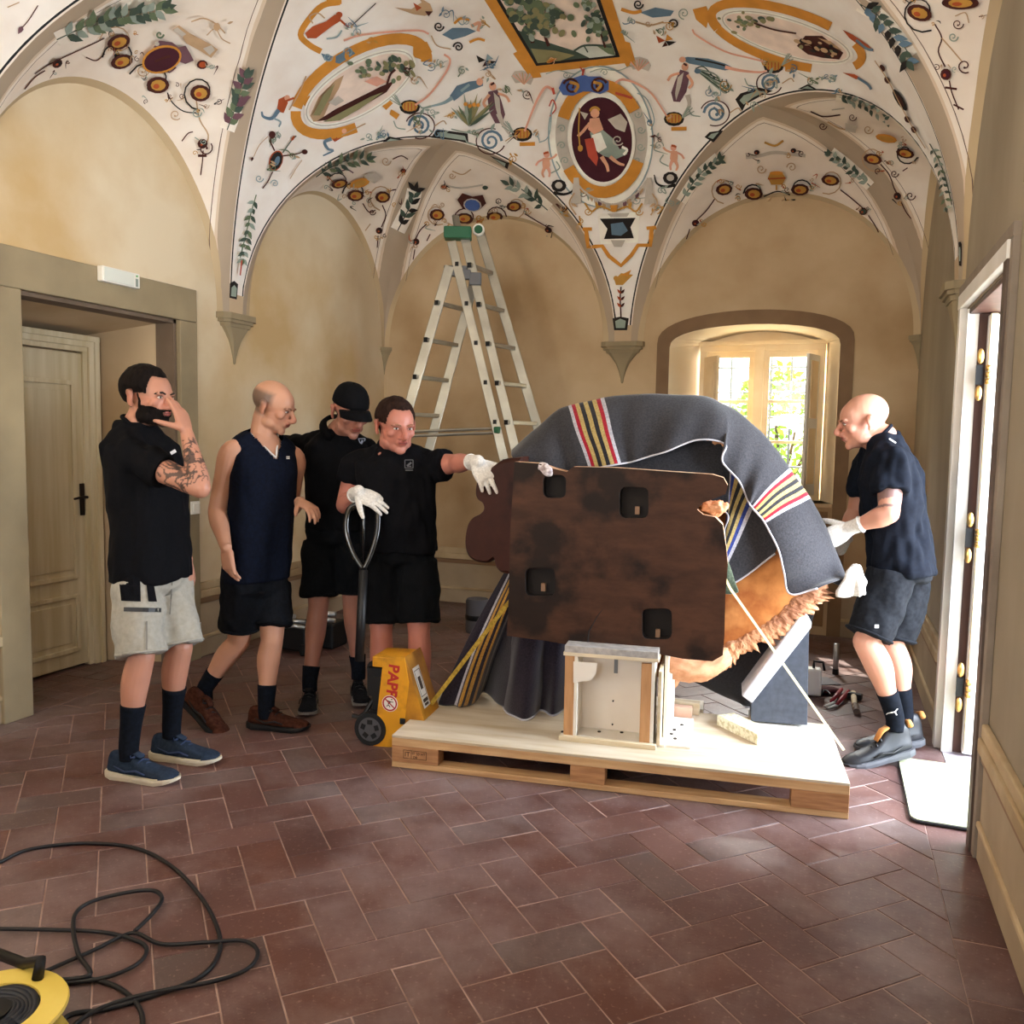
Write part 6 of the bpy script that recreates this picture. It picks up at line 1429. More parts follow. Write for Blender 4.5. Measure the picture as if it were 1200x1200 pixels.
BAG = empty('white_canister', flo((952, 815))); tag(BAG, 'white boxy canister half hidden behind the grey rest', 'canister')
MB().box((0, .03, .08), (.10, .09, .16), taper=.85).build('body', WHITE_P, BAG, bevel=.012); MB().tube([(0, .03, .16), (0.0, .03, .20), (.05, .03, .20), (.06, .03, .15)], .008, 8).build('handle', BLACK_P, BAG, smooth=True)
SCR = empty('tool_pouch', flo((965, 812))); q0 = flo((965, 812)); tag(SCR, 'dark red tool pouch lying under the pliers', 'pouch')
MB().ellipsoid((0, 0, .02), (.10, .05, .02), rotm((0, 0, 1), .4)).build('pouch', mat('maroon_cloth', '#43161a', .9), SCR, smooth=True); MB().tube(catmull([flo(p, .03)-q0 for p in ((963, 814), (966, 809), (971, 811), (973, 814))], 5), .005, 8).build('cord', BLACK_P, SCR, smooth=True)
PAP = tag(MB().box(flo((965, 798), .002), (.14, .16, .003), rotm((0, 0, 1), .5)).build('folded_sheet', mat('grey_sheet', '#6f6c70', .8)), 'grey folded sheet lying on the sunlit tiles', 'sheet')
tag(MB().box(pl(1.18, .90, .07), (.34, .16, .14), RP).build('white_carton', WBOARD, bevel=.006), 'white carton on the floor behind the support box', 'carton')

# ---- equipment along the left wall behind the men
EQ = empty('floor_machine', flo((345, 764))); q0 = flo((345, 764)); tag(EQ, 'low black machine with chrome tubes on the tiles between the men', 'machine')
MB().box((0, .05, .11), (.26, .22, .18)).build('housing', BLACK_P, EQ, bevel=.02)
for dx in (-.11, .11): MB().cyl((dx, -.08, .04), (dx+.02, -.05, .04), .04, 16).build('caster', mat('tyre_black', '#141416', .7), EQ)
ch = MB(); ch.cyl((-.10, -.02, .22), (.10, -.02, .22), .014, 10); ch.cyl((-.09, -.05, .26), (.04, -.05, .26), .016, 10); ch.tube([(-.12, -.07, .20), (-.04, -.08, .19), (.05, -.07, .20), (.12, -.05, .19)], .013, 8); ch.build('chrome_tube', STEEL, EQ, smooth=True)
EQ2 = empty('tool_case', flo((380, 758))); tag(EQ2, 'black tool case with steel clamps on its lid', 'tool case')
MB().box((0, .05, .09), (.20, .20, .18)).build('body', BLACK_P, EQ2, bevel=.015); ch = MB(); ch.cyl((-.08, -.02, .20), (.10, -.02, .20), .016, 10); ch.cyl((-.04, 0, .235), (.08, .02, .235), .02, 10); ch.build('clamp', STEEL, EQ2, smooth=True)
EQ3 = empty('green_lever', flo((398, 748))); tag(EQ3, 'green and white lever bar resting against the tool case', 'lever')
MB().bar((-.09, -.05, .05), (.0, 0, .11), .045, .03).build('green_part', GREEN, EQ3, bevel=.004); MB().bar((0, 0, .11), (.07, .04, .165), .045, .03).build('white_part', WHITE_P, EQ3, bevel=.004); MB().cyl((.04, .03, .0), (.05, .04, .10), .03, 12).build('foot', BLACK_P, EQ3)
GB = empty('green_fitting', flo((456, 733))); tag(GB, 'small dark green round fitting on the tiles between legs', 'fitting'); MB().lathe([(.0, 0), (.04, 0), (.045, .03), (.03, .06), (.0, .06)], (0, 0, 0)).build('body', GREEN, GB, smooth=True); MB().cyl((0, 0, .06), (0, 0, .075), .018).build('cap', BLACK_P, GB)
RO = empty('grey_roll', flo((556, 742))); tag(RO, 'grey rolled pad standing behind the striped blanket', 'roll'); MB().lathe([(.0, 0), (.085, 0), (.09, .02), (.09, .24), (.08, .26), (.0, .26)], (0, .05, 0)).build('pad', mat('grey_pad', '#57555a', .9), RO, auto=.7); MB().lathe([(.091, .10), (.094, .11), (.094, .13), (.091, .14)], (0, .05, 0)).build('binding', BLACK_P, RO, auto=.7)

# ================================================================== PEOPLE
CR = np.array([math.cos(YAW), math.sin(YAW), 0.0]); CF = np.array([-math.sin(YAW), math.cos(YAW), 0.0]); ZZ = np.array([0, 0, 1.0])

def skin_material():
    m = bpy.data.materials.new('skin'); m.use_nodes = True; nt = m.node_tree; b = nt.nodes['Principled BSDF']
    a = nt.nodes.new('ShaderNodeAttribute'); a.attribute_name = 'Col'; nt.links.new(a.outputs['Color'], b.inputs['Base Color'])
    b.inputs['Roughness'].default_value = .48; b.inputs['Specular IOR Level'].default_value = .4
    b.inputs['Subsurface Weight'].default_value = .08; b.inputs['Subsurface Radius'].default_value = (.01, .004, .002)
    return m
SKIN = skin_material()
def cloth(name, c1, c2, rough=.9): return mat(name, c1, rough, c2, scale=60, detail=3, spec=.1)

def remesh(mb, voxel, smooth=4, factor=.5):
    me = mb.mesh('tmp'); o = bpy.data.objects.new('tmp', me); COL.objects.link(o)
    r = o.modifiers.new('r', 'REMESH'); r.mode = 'VOXEL'; r.voxel_size = voxel; r.use_smooth_shade = True
    if smooth:
        s = o.modifiers.new('s', 'SMOOTH'); s.iterations = smooth; s.factor = factor
    dg_ = bpy.context.evaluated_depsgraph_get(); dg_.update()
    out = bpy.data.meshes.new_from_object(o.evaluated_get(dg_), depsgraph=dg_)
    bpy.data.objects.remove(o, do_unlink=True); bpy.data.meshes.remove(me)
    return out
def get_v(me):
    a = np.empty(len(me.vertices)*3, np.float32); me.vertices.foreach_get('co', a); return a.reshape(-1, 3).astype(float)
def set_v(me, v):
    me.vertices.foreach_set('co', np.asarray(v, np.float32).ravel()); me.update()
def get_n(me):
    a = np.empty(len(me.vertices)*3, np.float32); me.vertices.foreach_get('normal', a); return a.reshape(-1, 3).astype(float)
def wrinkle(me, amp, freq, stretch=(1, 1, .35), seed=0.0):
    v = get_v(me); n = get_n(me); out = v.copy()
    for i in range(len(v)):
        p = v[i]*np.array(stretch)*freq; k = noise.noise(Vector((p[0]+seed, p[1], p[2])))+.5*noise.noise(Vector((p[0]*2.3, p[1]*2.3+seed, p[2]*2.3)))
        out[i] = v[i]+n[i]*amp*k
    set_v(me, out)
def oring(c, lat, fr, a, b, n=20, e=2.4):
    out = []
    for k in range(n):
        t = 2*math.pi*k/n; cx_ = math.cos(t); sx_ = math.sin(t)
        out.append(np.asarray(c)+lat*a*math.copysign(abs(cx_)**(2/e), cx_)+fr*b*math.copysign(abs(sx_)**(2/e), sx_))
    return out
def limb(mb, pts, rad, n=14, per=5, flat=1.0):
    q = catmull([np.r_[np.asarray(p, float), r] for p, r in zip(pts, rad)], per)
    mb.tube([p[:3] for p in q], [max(p[3], .004) for p in q], n, flat=flat)
    mb.ellipsoid(pts[0], (rad[0],)*3, n=12, k=8); mb.ellipsoid(pts[-1], (rad[-1],)*3, n=12, k=8)

def hand(mb, wrist, fd, back, thumb, curl=(.25, .25, .25, .25), tcurl=.3, s=1.0, spread=.06, fat=1.0, tdir=None):
    """wrist centre, finger direction, back-of-hand normal, thumb-side direction"""
    fd = unit(fd); back = unit(np.asarray(back)-fd*(np.asarray(back)@fd)); th = np.cross(fd, back)
    if th@np.asarray(thumb) < 0: th = -th
    rings = []
    for x, a, b_ in ((-.02, .027, .019), (.01, .030, .018), (.04, .040, .016), (.075, .043, .0145), (.095, .042, .012), (.103, .036, .008)):
        rings.append(oring(wrist+fd*x*s, th, back, a*s*fat, b_*s*fat, 14, 2.6))
    mb.loft(rings)
    for k, (off, L) in enumerate(((.033, .074), (.0115, .083), (-.0105, .077), (-.032, .060))):
        d = unit(fd+th*spread*(1.5-k)); p = wrist+fd*(.088-.006*abs(k-1))*s+th*off*s; pts = [p-d*.012*s, p]; a = 0
        for seg in (.42, .32, .26):
            a += curl[k]; dd = d*math.cos(a)-back*math.sin(a); p = p+dd*L*seg*s; pts.append(p)
        limb(mb, pts, [.0098*s*fat, .0098*s*fat, .0092*s*fat, .0085*s*fat, .0070*s*fat], 10, 3)
    td = unit(th*.75+fd*.65-back*.25) if tdir is None else unit(tdir); p = wrist+fd*.022*s+th*.028*s; pts = [p]
    for seg in (.042, .034, .026):
        p = p+td*seg*s; pts.append(p); td = unit(td+fd*tcurl*.6-back*tcurl*.3)
    limb(mb, pts, [.015*s*fat, .0128*s*fat, .011*s*fat, .008*s*fat], 10, 3)

class Head:
    def __init__(s, c, fwd, up=(0, 0, 1), k=1.0):
        s.c = np.asarray(c, float); f = unit(fwd); r = unit(np.cross(f, up)); u = np.cross(r, f); s.R = np.stack([r, f, u], 1); s.k = k
    def w(s, x, y, z): return s.c+s.R@(np.array([x, y, z])*s.k)
    def local(s, v): return ((v-s.c)@s.R)/s.k
    def ell(s, mb, c, r, rot=None, n=16, k=10):
        R = s.R if rot is None else s.R@rot
        mb.ellipsoid(s.w(*c), tuple(x*s.k for x in r), R, n, k)
    def build(s, mb, jaw=1.0, neck=None, nr=.058):
        s.ell(mb, (0, -.018, .030), (.077, .098, .083), n=24, k=14)
        s.ell(mb, (0, .018, .015), (.070, .078, .080), n=24, k=14)
        s.ell(mb, (0, .026, -.035), (.061*jaw, .068, .080), n=20, k=12)
        s.ell(mb, (0, .040, -.085), (.047*jaw, .047, .036), n=16)
        s.ell(mb, (0, .076, -.103), (.024*jaw, .018, .020), n=12)
        for q in (-1, 1):
            s.ell(mb, (q*.045*jaw, .018, -.080), (.020, .040, .026), n=12)        # jaw angle
            s.ell(mb, (q*.027, .086, .014), (.027, .011, .0085), rotm((0, 1, 0), q*.12), n=12)   # brow ridge
            s.ell(mb, (q*.044, .064, -.028), (.022, .022, .020), n=12)            # cheek bone
            s.ell(mb, (q*.013, .098, -.042), (.0095, .012, .009), n=10, k=8)      # nostril wing
            R = rotm((0, 0, 1), -q*.35)@rotm((1, 0, 0), -.15)
            s.ell(mb, (q*.085, -.012, -.014), (.0085, .020, .033), R, n=14)       # ear
            s.ell(mb, (q*.090, -.018, .006), (.008, .016, .014), R, n=12)
            s.ell(mb, (q*.083, -.004, -.041), (.007, .010, .011), R, n=10)
            s.ell(mb, (q*.032, .079, -.010), (.0165, .010, .0075), n=12)          # closed orbit volume
        limb(mb, [s.w(0, .088, .010), s.w(0, .108, -.016), s.w(0, .121, -.035), s.w(0, .104, -.047)], [.009*s.k, .011*s.k, .0135*s.k, .010*s.k], 10, 4)
        s.ell(mb, (0, .084, -.066), (.027, .017, .019), n=14)
        s.ell(mb, (0, .100, -.0605), (.024, .006, .0050), n=12, k=8); s.ell(mb, (0, .098, -.0710), (.021, .0065, .0058), n=12, k=8)
        if neck is not None:
            limb(mb, [s.w(0, -.025, -.01), s.w(0, -.022, -.075), neck], [nr*.95, nr, nr*1.08], 18)

def paint(me, head, base, regions, hairmask=None):
    v = get_v(me); n = len(v); col = np.tile(np.array(srgb(base)), (n, 1)); L = head.local(v)
    nz = np.array([noise.noise(Vector(p)*14) for p in v]); col *= (1+.10*nz)[:, None]
    inhead = (np.abs(L) < .17).all(1)
    def blend(mask, c, k): col[:] = col*(1-(mask*k)[:, None])+np.array(srgb(c))[None]*(mask*k)[:, None]
    ell = lambda c, r: np.clip(1.6-(((L-np.array(c))/np.array(r))**2).sum(1), 0, 1)*inhead
    red = '#b5604e'
    blend(ell((0, .106, -.036), (.03, .04, .03)), red, .25); blend(ell((0.05, .06, -.035), (.04, .05, .035)), red, .14); blend(ell((-.05, .06, -.035), (.04, .05, .035)), red, .14)
    blend(ell((.082, -.012, -.016), (.02, .025, .04)), red, .3); blend(ell((-.082, -.012, -.016), (.02, .025, .04)), red, .3)
    blend(ell((0, .102, -.0605), (.026, .014, .0045)), '#8a3a36', .8); blend(ell((0, .100, -.0705), (.023, .014, .0055)), '#95463f', .8)
    blend(ell((0, .10, -.0655), (.027, .016, .0022)), '#3c1715', .9)
    for q in (-1, 1): blend(ell((q*.032, .085, -.003), (.018, .02, .009)), '#7a4537', .45)
    for f_ in regions: f_(v, L, blend)
    a = me.color_attributes.new('Col', 'FLOAT_COLOR', 'POINT'); a.data.foreach_set('color', np.c_[np.clip(col, 0, 1), np.ones(n)].astype(np.float32).ravel())

def shell(src, mask, thick, name, m, parent, base, rough=0.0, seed=0):
    """hair, beard: the masked part of the body surface lifted along its normals"""
    v = get_v(src); nn = get_n(src); k = mask(v)
    keep = k > .02; idx = -np.ones(len(v), int); idx[keep] = np.arange(keep.sum())
    F = [tuple(idx[i] for i in p.vertices) for p in src.polygons if all(keep[i] for i in p.vertices)]
    vv = v[keep]; t = np.clip(k[keep], 0, 1)
    nz = np.array([noise.noise(Vector(p*np.array([60, 60, 25]))+Vector((seed, 0, 0))) for p in vv])
    top = vv+nn[keep]*(thick*t*(1+rough*nz))[:, None]-nn[keep]*.001
    me = bpy.data.meshes.new(name); me.from_pydata([tuple(p-base) for p in top], [], F); me.update()
    return link_mesh(name, me, m, parent, True)

def shoe(person, base, A, d, pitch, upper, sole_m, lace_m, label, k=1.0, high=0.0, roll=0.0, accent=None, name='shoe'):
    """A: point on the floor line under the ankle, d: horizontal toe direction, pitch: heel lift about the toe"""
    d = unit(d); s = np.cross(ZZ, d); R = np.stack([d, s, ZZ], 1)
    if pitch: R = R@rotm((0, 1, 0), pitch)
    A = np.asarray(A, float)
    def T(x, y, z): return A-base+R@(np.array([x-.12, y, z])*k)+np.array([d[0], d[1], 0])*.12*k
    prof = [(-.088, .018, .028, .066+high*.6), (-.080, .030, .018, .104+high), (-.055, .038, .014, .108+high), (-.015, .040, .014, .110+high*.9), (.02, .040, .018, .098+high*.5), (.055, .043, .018, .080), (.095, .047, .018, .064), (.135, .049, .018, .054), (.170, .044, .020, .048), (.195, .032, .022, .040), (.208, .014, .026, .032)]
    rings = []
    for x, w, zb, zt in prof:
        ring = []
        for q in range(16):
            t = 2*math.pi*q/16; c_ = math.cos(t); s_ = math.sin(t)
            wx = w*(1 if s_ < 0 else (.62 if x < .05 else .85))
            ring.append(T(x, wx*math.copysign(abs(c_)**.8, c_), (zb+zt)/2+(zt-zb)/2*math.copysign(abs(s_)**.8, s_)))
        rings.append(ring)
    mb = MB(); mb.loft(rings); o = mb.build(name, upper, person, smooth=True); o['label'] = label
    ss = o.modifiers.new('s', 'SUBSURF'); ss.levels = ss.render_levels = 1
    out = []
    for x, w in [(-.094, .012), (-.088, .028), (-.06, .038), (-.01, .038), (.04, .040), (.09, .048), (.14, .051), (.175, .046), (.20, .034), (.215, .012)]: out.append((x, w))
    pts = [(x, w) for x, w in out]+[(x, -w) for x, w in out[::-1]]
    mb = MB(); lo = []; mid = []; hi = []
    for x, w in pts:
        toe = max(0, x-.15)*.28+max(0, -x-.06)*.2
        lo.append(T(x, w*.95, .0+toe)); mid.append(T(x, w*1.03, .014+toe*.6)); hi.append(T(x, w, .024+(.006 if x < 0 else 0)+toe*.3))
    mb.loft([lo, mid, hi]); mb.build('sole', sole_m, o, smooth=False)
    mb = MB()
    for i, x in enumerate((.035, .055, .075, .095)):
        z = .096-.012*i-(.006 if i else 0); mb.tube([T(x, -.024, z-.006), T(x+.006, 0, z+.004), T(x+.012, .024, z-.006)], .0035*k, 6)
    mb.tube([T(.04, -.01, .098), T(.03, -.03, .092), T(.02, -.02, .104)], .003*k, 6)
    mb.build('lace', lace_m, o, smooth=True)
    mb = MB(); mb.tube([T(.0, 0, .100+high), T(.03, 0, .103+high*.6), T(.06, 0, .088)], [.020, .022, .018], 10, flat=.35, up=(0, 0, 1)); mb.build('tongue', accent or upper, o, smooth=True)
    for sg_ in (-1, 1): MB().tube([T(.10, sg_*.0475, .040), T(.06, sg_*.0450, .050), T(.01, sg_*.0410, .040), T(-.04, sg_*.0385, .058)], [.003, .0045, .0045, .002], 6).build('side_panel', lace_m, o, smooth=True)
    mb = MB(); mb.loft([[T(x, w_*c_, z_+h_*s_) for c_, s_ in [(math.cos(math.pi*k/8), math.sin(math.pi*k/8)) for k in range(9)]] for x, w_, z_, h_ in ((.155, .0485, .024, .031), (.172, .0455, .024, .027), (.19, .037, .026, .020), (.207, .020, .028, .010))], cap=False, close=False); mb.build('toe_cap', upper, o, smooth=True)
    if accent:
        mb = MB(); mb.tube([T(-.086, -.02, .092+high), T(-.092, 0, .100+high), T(-.086, .02, .092+high)], .012*k, 8); mb.build('collar', accent, o, smooth=True)
    return o

def torso_rings(hem, P, C, N, lat0, lat1, fr0, fr1, prof):
    """prof: (t along pelvis->neck, half width, half depth, forward shift)"""
    rings = []
    for t, a, b_, sh in prof:
        c = P+(N-P)*t+(C-(P+N)/2)*4*max(0, t)*(1-max(0, min(1, t))); lat = unit(lat0*(1-t)+lat1*t); fr = unit(fr0*(1-t)+fr1*t)
        rings.append(oring(c+fr*sh, lat, fr, a, b_, 24, 2.5))
    return rings
DARKPANT = cloth('black_shorts_cloth', '#0c0d10', '#08090b')

def person(spec):
    base = np.array([*spec['base'], 0.0]); E = empty('person', base); tag(E, spec['label'], 'person', spec.get('group'))
    d0 = spec['d']
    J = {k: at_depth(v[0], v[1], d0+(v[2] if len(v) > 2 else 0)) for k, v in spec['j'].items()}
    fr = unit(spec['face']); lat = unit(np.cross(fr, ZZ)); frh = unit(spec.get('hipface', spec['face'])); lath = unit(np.cross(frh, ZZ))
    P, C, N = J['pelvis'], J['chest'], J['neck']
    H = Head(J['head'], spec['look'], spec.get('headup', (0, 0, 1)), spec.get('hk', 1.05))
    b = MB()
    H.build(b, spec.get('jaw', 1.0), N, spec.get('nr', .060))
    b.loft(torso_rings(0, P, C, N, lath, lat, frh, fr, [(-.16, .10, .08, 0), (-.05, .135, .10, 0), (.15, .13, .095, 0), (.40, .125, .09, 0), (.65, .145, .10, .0), (.85, .15, .085, 0), (.96, .10, .07, 0), (1.02, .06, .06, .0)]))
    am = spec.get('arm', 1.0)
    bare = spec.get('gloved', {})
    for s in 'LR':
        if 'elbow'+s not in J: continue
        S, El, W = J['sho'+s], J['elbow'+s], J['wrist'+s]
        if spec.get('hand'+s, {}).get('glove'): W = W+unit(El-W)*.035
        limb(b, [N*.45+S*.55-ZZ*.012, S-ZZ*.004, S*.6+El*.4, El], [.044*am, .058*am, .053*am, .041*am], 16)
        limb(b, [El, El*.72+W*.28, El*.35+W*.65, W], [.041*am, .044*am, .034*am, .026*am], 16)
        h = spec.get('hand'+s)
        if h and not h.get('glove'):
            hand(b, W, h['dir'](J), h['back'], h['thumb'], h.get('curl', (.3,)*4), h.get('tcurl', .3), 1.03, h.get('spread', .05), tdir=h.get('tdir'))
    for s in 'LR':
        Hp, K, A = J['hip'+s], J['knee'+s], J['ankle'+s]
        limb(b, [Hp, Hp*.5+K*.5, K], [.085, .072, .055], 18); back_ = -frh
        cal = K*.68+A*.32+back_*.014
        limb(b, [K, cal, K*.35+A*.65+back_*.006, A], [.055*spec.get('leg', 1), .058*spec.get('leg', 1), .044, .036], 18)
        limb(b, [A, A+np.array([0, 0, -.03])], [.036, .034], 12)
    me = remesh(b, .0052, 3, .5)
    regs = spec.get('regions', lambda J, H: [])(J, H)
    paint(me, H, spec['skin'], regs)
    for nm, mask, th, m, rg in spec.get('shells', lambda J, H: [])(J, H): shell(me, mask, th, nm, m, E, base, rg)
    set_v(me, get_v(me)-base); me.name = 'body'; o = link_mesh('body', me, SKIN, E, True)
    # eyes and brows
    EW = mat('eye_white', '#cfc6bc', .3); EI = mat('eye_iris', '#1d1512', .25)
    for q in (-1, 1):
        mb = MB(); H.ell(mb, (q*.032, .0855, -.0035), (.0125, .006, .0048), n=12, k=8); mb.v = [tuple(np.array(p)-base) for p in mb.v]; ey = mb.build('eye', EW, E, smooth=True)
        mb = MB(); H.ell(mb, (q*.032+.001, .0905, -.0035), (.0048, .002, .0046), n=12, k=8); mb.v = [tuple(np.array(p)-base) for p in mb.v]; mb.build('iris', EI, ey, smooth=True)
        mb = MB(); mb.tube([H.w(q*.015, .097, .010)-base, H.w(q*.030, .097, .016)-base, H.w(q*.046, .086, .013)-base, H.w(q*.053, .076, .008)-base], [.0035, .0048, .004, .002], 8); mb.build('eyebrow', spec['brow'], E, smooth=True)
        mb = MB(); mb.tube([H.w(q*.018, .089, .001)-base, H.w(q*.032, .0925, .0032)-base, H.w(q*.046, .083, -.001)-base], [.0018, .0026, .0018], 6); mb.build('eyelid', mat('lid', '#6b3e32', .6), E, smooth=True)
    # shirt
    sh = spec['shirt']; b = MB(); hw = sh.get('w', 1.0)
    b.loft(torso_rings(0, P, C, N, lath, lat, frh, fr, [(sh['hem'], .185*hw, .135*hw, .005), (sh['hem']+.10, .182*hw, .135*hw, .008), (.25, .172*hw, .130*hw, .012+sh.get('belly', 0)), (.50, .178*hw, .130*hw, .012+sh.get('belly', 0)*.6), (.72, .19*hw, .130*hw, .010), (.86, .180*hw, .112, .0), (.94, .125, .088, -.005), (1.0, .088, .082, -.005), (1.03, .078, .074, -.004)]))
    sl = sh.get('sleeve', .55)
    for s in 'LR':
        if 'elbow'+s not in J or not sl: continue
        S, El = J['sho'+s], J['elbow'+s]
        e = S+(El-S)*(sl if not isinstance(sl, dict) else sl[s]); u_ = unit(El-S)
        pts = [N-ZZ*.012, N*.5+S*.5-ZZ*.004, S-ZZ*.004, S*.5+e*.5, e]; q = catmull([np.r_[p, r] for p, r in zip(pts, (.054, .064*am, .073*am, .074*am, .072*am))], 5)
        b.tube([p[:3] for p in q], [p[3] for p in q], 18)
    if not sl:
        for s in 'LR':
            S = J['sho'+s]; limb(b, [N-ZZ*.012, N*.60+S*.40-ZZ*.006, N*.30+S*.70-ZZ*.006], [.070, .073, .066], 14)
    me = remesh(b, .0085, 5, .5); wrinkle(me, sh.get('fold', .012)*1.3, 11, (1, 1, .5), seed=d0)
    if sh.get('neck') == 'v':
        v = get_v(me)-N; f_ = v@fr; l_ = np.abs(v@lat); h_ = v@ZZ; cut = (f_ > -.01)&(h_ > -.115+l_*1.5)&(l_ < .085)
        bm = bmesh.new(); bm.from_mesh(me); bm.verts.ensure_lookup_table(); bmesh.ops.delete(bm, geom=[bm.verts[i] for i in np.where(cut)[0]], context='VERTS'); bm.to_mesh(me); bm.free()
    set_v(me, get_v(me)-base); o = link_mesh(sh['name'], me, sh['m'], E, True); SHIRT = o
    if sh.get('label'): o['label'] = sh['label']
    # neckline rib / collar
    nk = MB(); nu = unit(J['head']-N); cen = N+nu*.022
    ax_ = unit(np.cross(nu, fr)); ay_ = np.cross(ax_, nu)
    if sh.get('neck') == 'v':
        ring = []
        for k in range(33):
            t = 2*math.pi*k/32; f_ = math.sin(t); c_ = math.cos(t); l_ = .082*c_
            hh = .012 if f_ < 0 else (-.112+abs(l_)*1.5); fd_ = .082*f_ if f_ < 0 else .118-abs(l_)*1.35
            ring.append(N-base+lat*l_+fr*fd_+ZZ*(hh+.004)+fr*.004)
        for off, mm in ((0, sh['trim'][0]),):
            q = MB(); q.tube([p+ZZ*off for p in ring], .0055, 6); q.build('neck_band', mm, SHIRT, smooth=True)
    elif sh.get('neck') == 'polo':
        rings = []
        for k in range(25):
            t = math.pi/2+.16+(2*math.pi-.32)*k/24; c_, s_ = math.cos(t), math.sin(t); o_ = cen-base+ax_*.078*c_+ay_*.076*s_
            ou = ax_*c_+ay_*s_
            rings.append([o_-nu*.005, o_+nu*.022+ou*.002, o_+nu*.012+ou*.020, o_-nu*.020+ou*.030, o_-nu*.022+ou*.024])
        nk.loft(rings, cap=True); nk.build('collar', sh['m'], SHIRT, smooth=True)
        mb = MB(); mb.bar(cen-base+ay_*.085-nu*.01, cen-base+ay_*.128-nu*.13, .028, .006, up=ay_); mb.build('placket', sh['m'], SHIRT)
    else:
        nk.tube([cen-base-nu*.004+ax_*.074*math.cos(2*math.pi*k/28)+ay_*(.072*math.sin(2*math.pi*k/28)+.004)-nu*.020*max(0, math.sin(2*math.pi*k/28)) for k in range(29)], .009, 8); nk.build('neck_band', sh['m'], SHIRT, smooth=True)
    # shorts
    st = spec['shorts']; b = MB()
    b.loft(torso_rings(0, P, C, N, lath, lat, frh, fr, [(-.19, .10, .10, 0), (-.14, .165, .125, 0), (-.04, .178, .130, 0), (.08, .165, .118, 0), (.14, .160, .112, 0)]))
    for s in 'LR':
        Hp, K = J['hip'+s], J['knee'+s]; e = Hp+(K-Hp)*st['len']; w = st.get('w', 1.0)
        q = catmull([np.r_[p, r] for p, r in zip([Hp+ZZ*.03, Hp*.6+e*.4, e*.9+Hp*.1, e], (.098*w, .104*w, .100*w, .101*w))], 5)
        b.tube([p[:3] for p in q], [p[3] for p in q], 20)
    me = remesh(b, .0085, 4, .5); wrinkle(me, st.get('fold', .012), 11, (1, 1, .8), seed=d0+3); set_v(me, get_v(me)-base); SHORT = link_mesh('shorts', me, st['m'], E, True); SHORT['label'] = st['label']
    for s in 'LR':        # hems
        Hp, K = J['hip'+s], J['knee'+s]; e = Hp+(K-Hp)*st['len']-base; u_ = unit(K-Hp); w = st.get('w', 1.0)
        a1 = unit(np.cross(u_, frh)); a2 = np.cross(u_, a1); mb = MB(); mb.tube([e-u_*.012+(a1*math.cos(t)+a2*math.sin(t))*.099*w for t in [2*math.pi*k/24 for k in range(25)]], .007, 6); mb.build('hem', st['m'], SHORT, smooth=True)
    for nm, px, dep_, ax_w, hgt, m in st.get('patches', []):
        pass
    # socks, shoes
    so = spec['socks']; sp_ = spec['shoes']
    for s in 'LR':
        K, A = J['knee'+s], J['ankle'+s]; L = np.linalg.norm(K-A); t = so['len']/L; top = A+(K-A)*t
        mb = MB(); q = catmull([np.r_[p, r] for p, r in zip([A-ZZ*.065, A-ZZ*.01, A*.5+top*.5-frh*.004, top-frh*.007], (.040, .0415, .0445, .053 if so['len'] > .14 else .048))], 4); mb.tube([p[:3]-base for p in q], [p[3] for p in q], 16)
        mb.build('sock', so['m'], E, smooth=True)
        F = spec['feet'][s]
        shoe(E, base, np.array([A[0], A[1], F.get('z', 0.0)]) if 'at' not in F else np.asarray(F['at']), F['dir'], F.get('pitch', 0), sp_['m'], sp_['sole'], sp_['lace'], sp_['label'], sp_.get('k', 1.05), sp_.get('high', 0.0), accent=sp_.get('accent'))
    # gloves
    for s in 'LR':
        h = spec.get('hand'+s)
        if h and h.get('glove'):
            b = MB(); W = J['wrist'+s]; El = J['elbow'+s]; u_ = unit(El-W)
            hand(b, W, h['dir'](J), h['back'], h['thumb'], h.get('curl', (.3,)*4), h.get('tcurl', .3), 1.06, h.get('spread', .08), 1.12, tdir=h.get('tdir'))
            limb(b, [W+u_*.055, W+u_*.01, W-u_*.02], [.036, .033, .031], 14)
            me = remesh(b, .0036, 2, .4); set_v(me, get_v(me)-base); g = link_mesh('glove', me, GLOVE, E, True); g['label'] = 'white knitted work glove'
            mb = MB()
            a1 = unit(np.cross(u_, ZZ)); a2 = np.cross(u_, a1); mb.tube([W+u_*.052-base+(a1*math.cos(t)+a2*math.sin(t))*.036 for t in [2*math.pi*k/16 for k in range(17)]], .005, 6); mb.build('cuff', GLOVE, g, smooth=True)
    return E, J, H, base, dict(shirt=SHIRT, shorts=SHORT)

GLOVE = mat('white_glove', '#dcd8d2', .9, '#c4c0ba', scale=120, bump=.2)
HAIR_D = mat('dark_hair', '#0b0706', .85, '#140d0b', scale=90, stretch=(1, 1, .3), bump=.4, spec=.12)
HAIR_B = mat('brown_hair', '#1c100c', .85, '#2b1a14', scale=90, bump=.4, spec=.12)
HAIR_G = mat('grey_stubble', '#8a7060', .8, '#a08470', scale=120)
BROW_D = mat('dark_brow', '#1a100c', .8); BROW_L = mat('fair_brow', '#8a5f48', .8)
def smooth01(x, a, b): return np.clip((x-a)/(b-a), 0, 1)

def patch(shirt_obj, base, centre, right, up, w, h, fn, m, name, parent=None):
    """flat print laid on cloth: fn(u, v) in -1..1 -> list of bars; centre in world"""
    pass
def stick(px, d, objs, E, base):
    """world point on the cloth of a person seen at a pixel"""
    return at_depth(px[0], px[1], d)

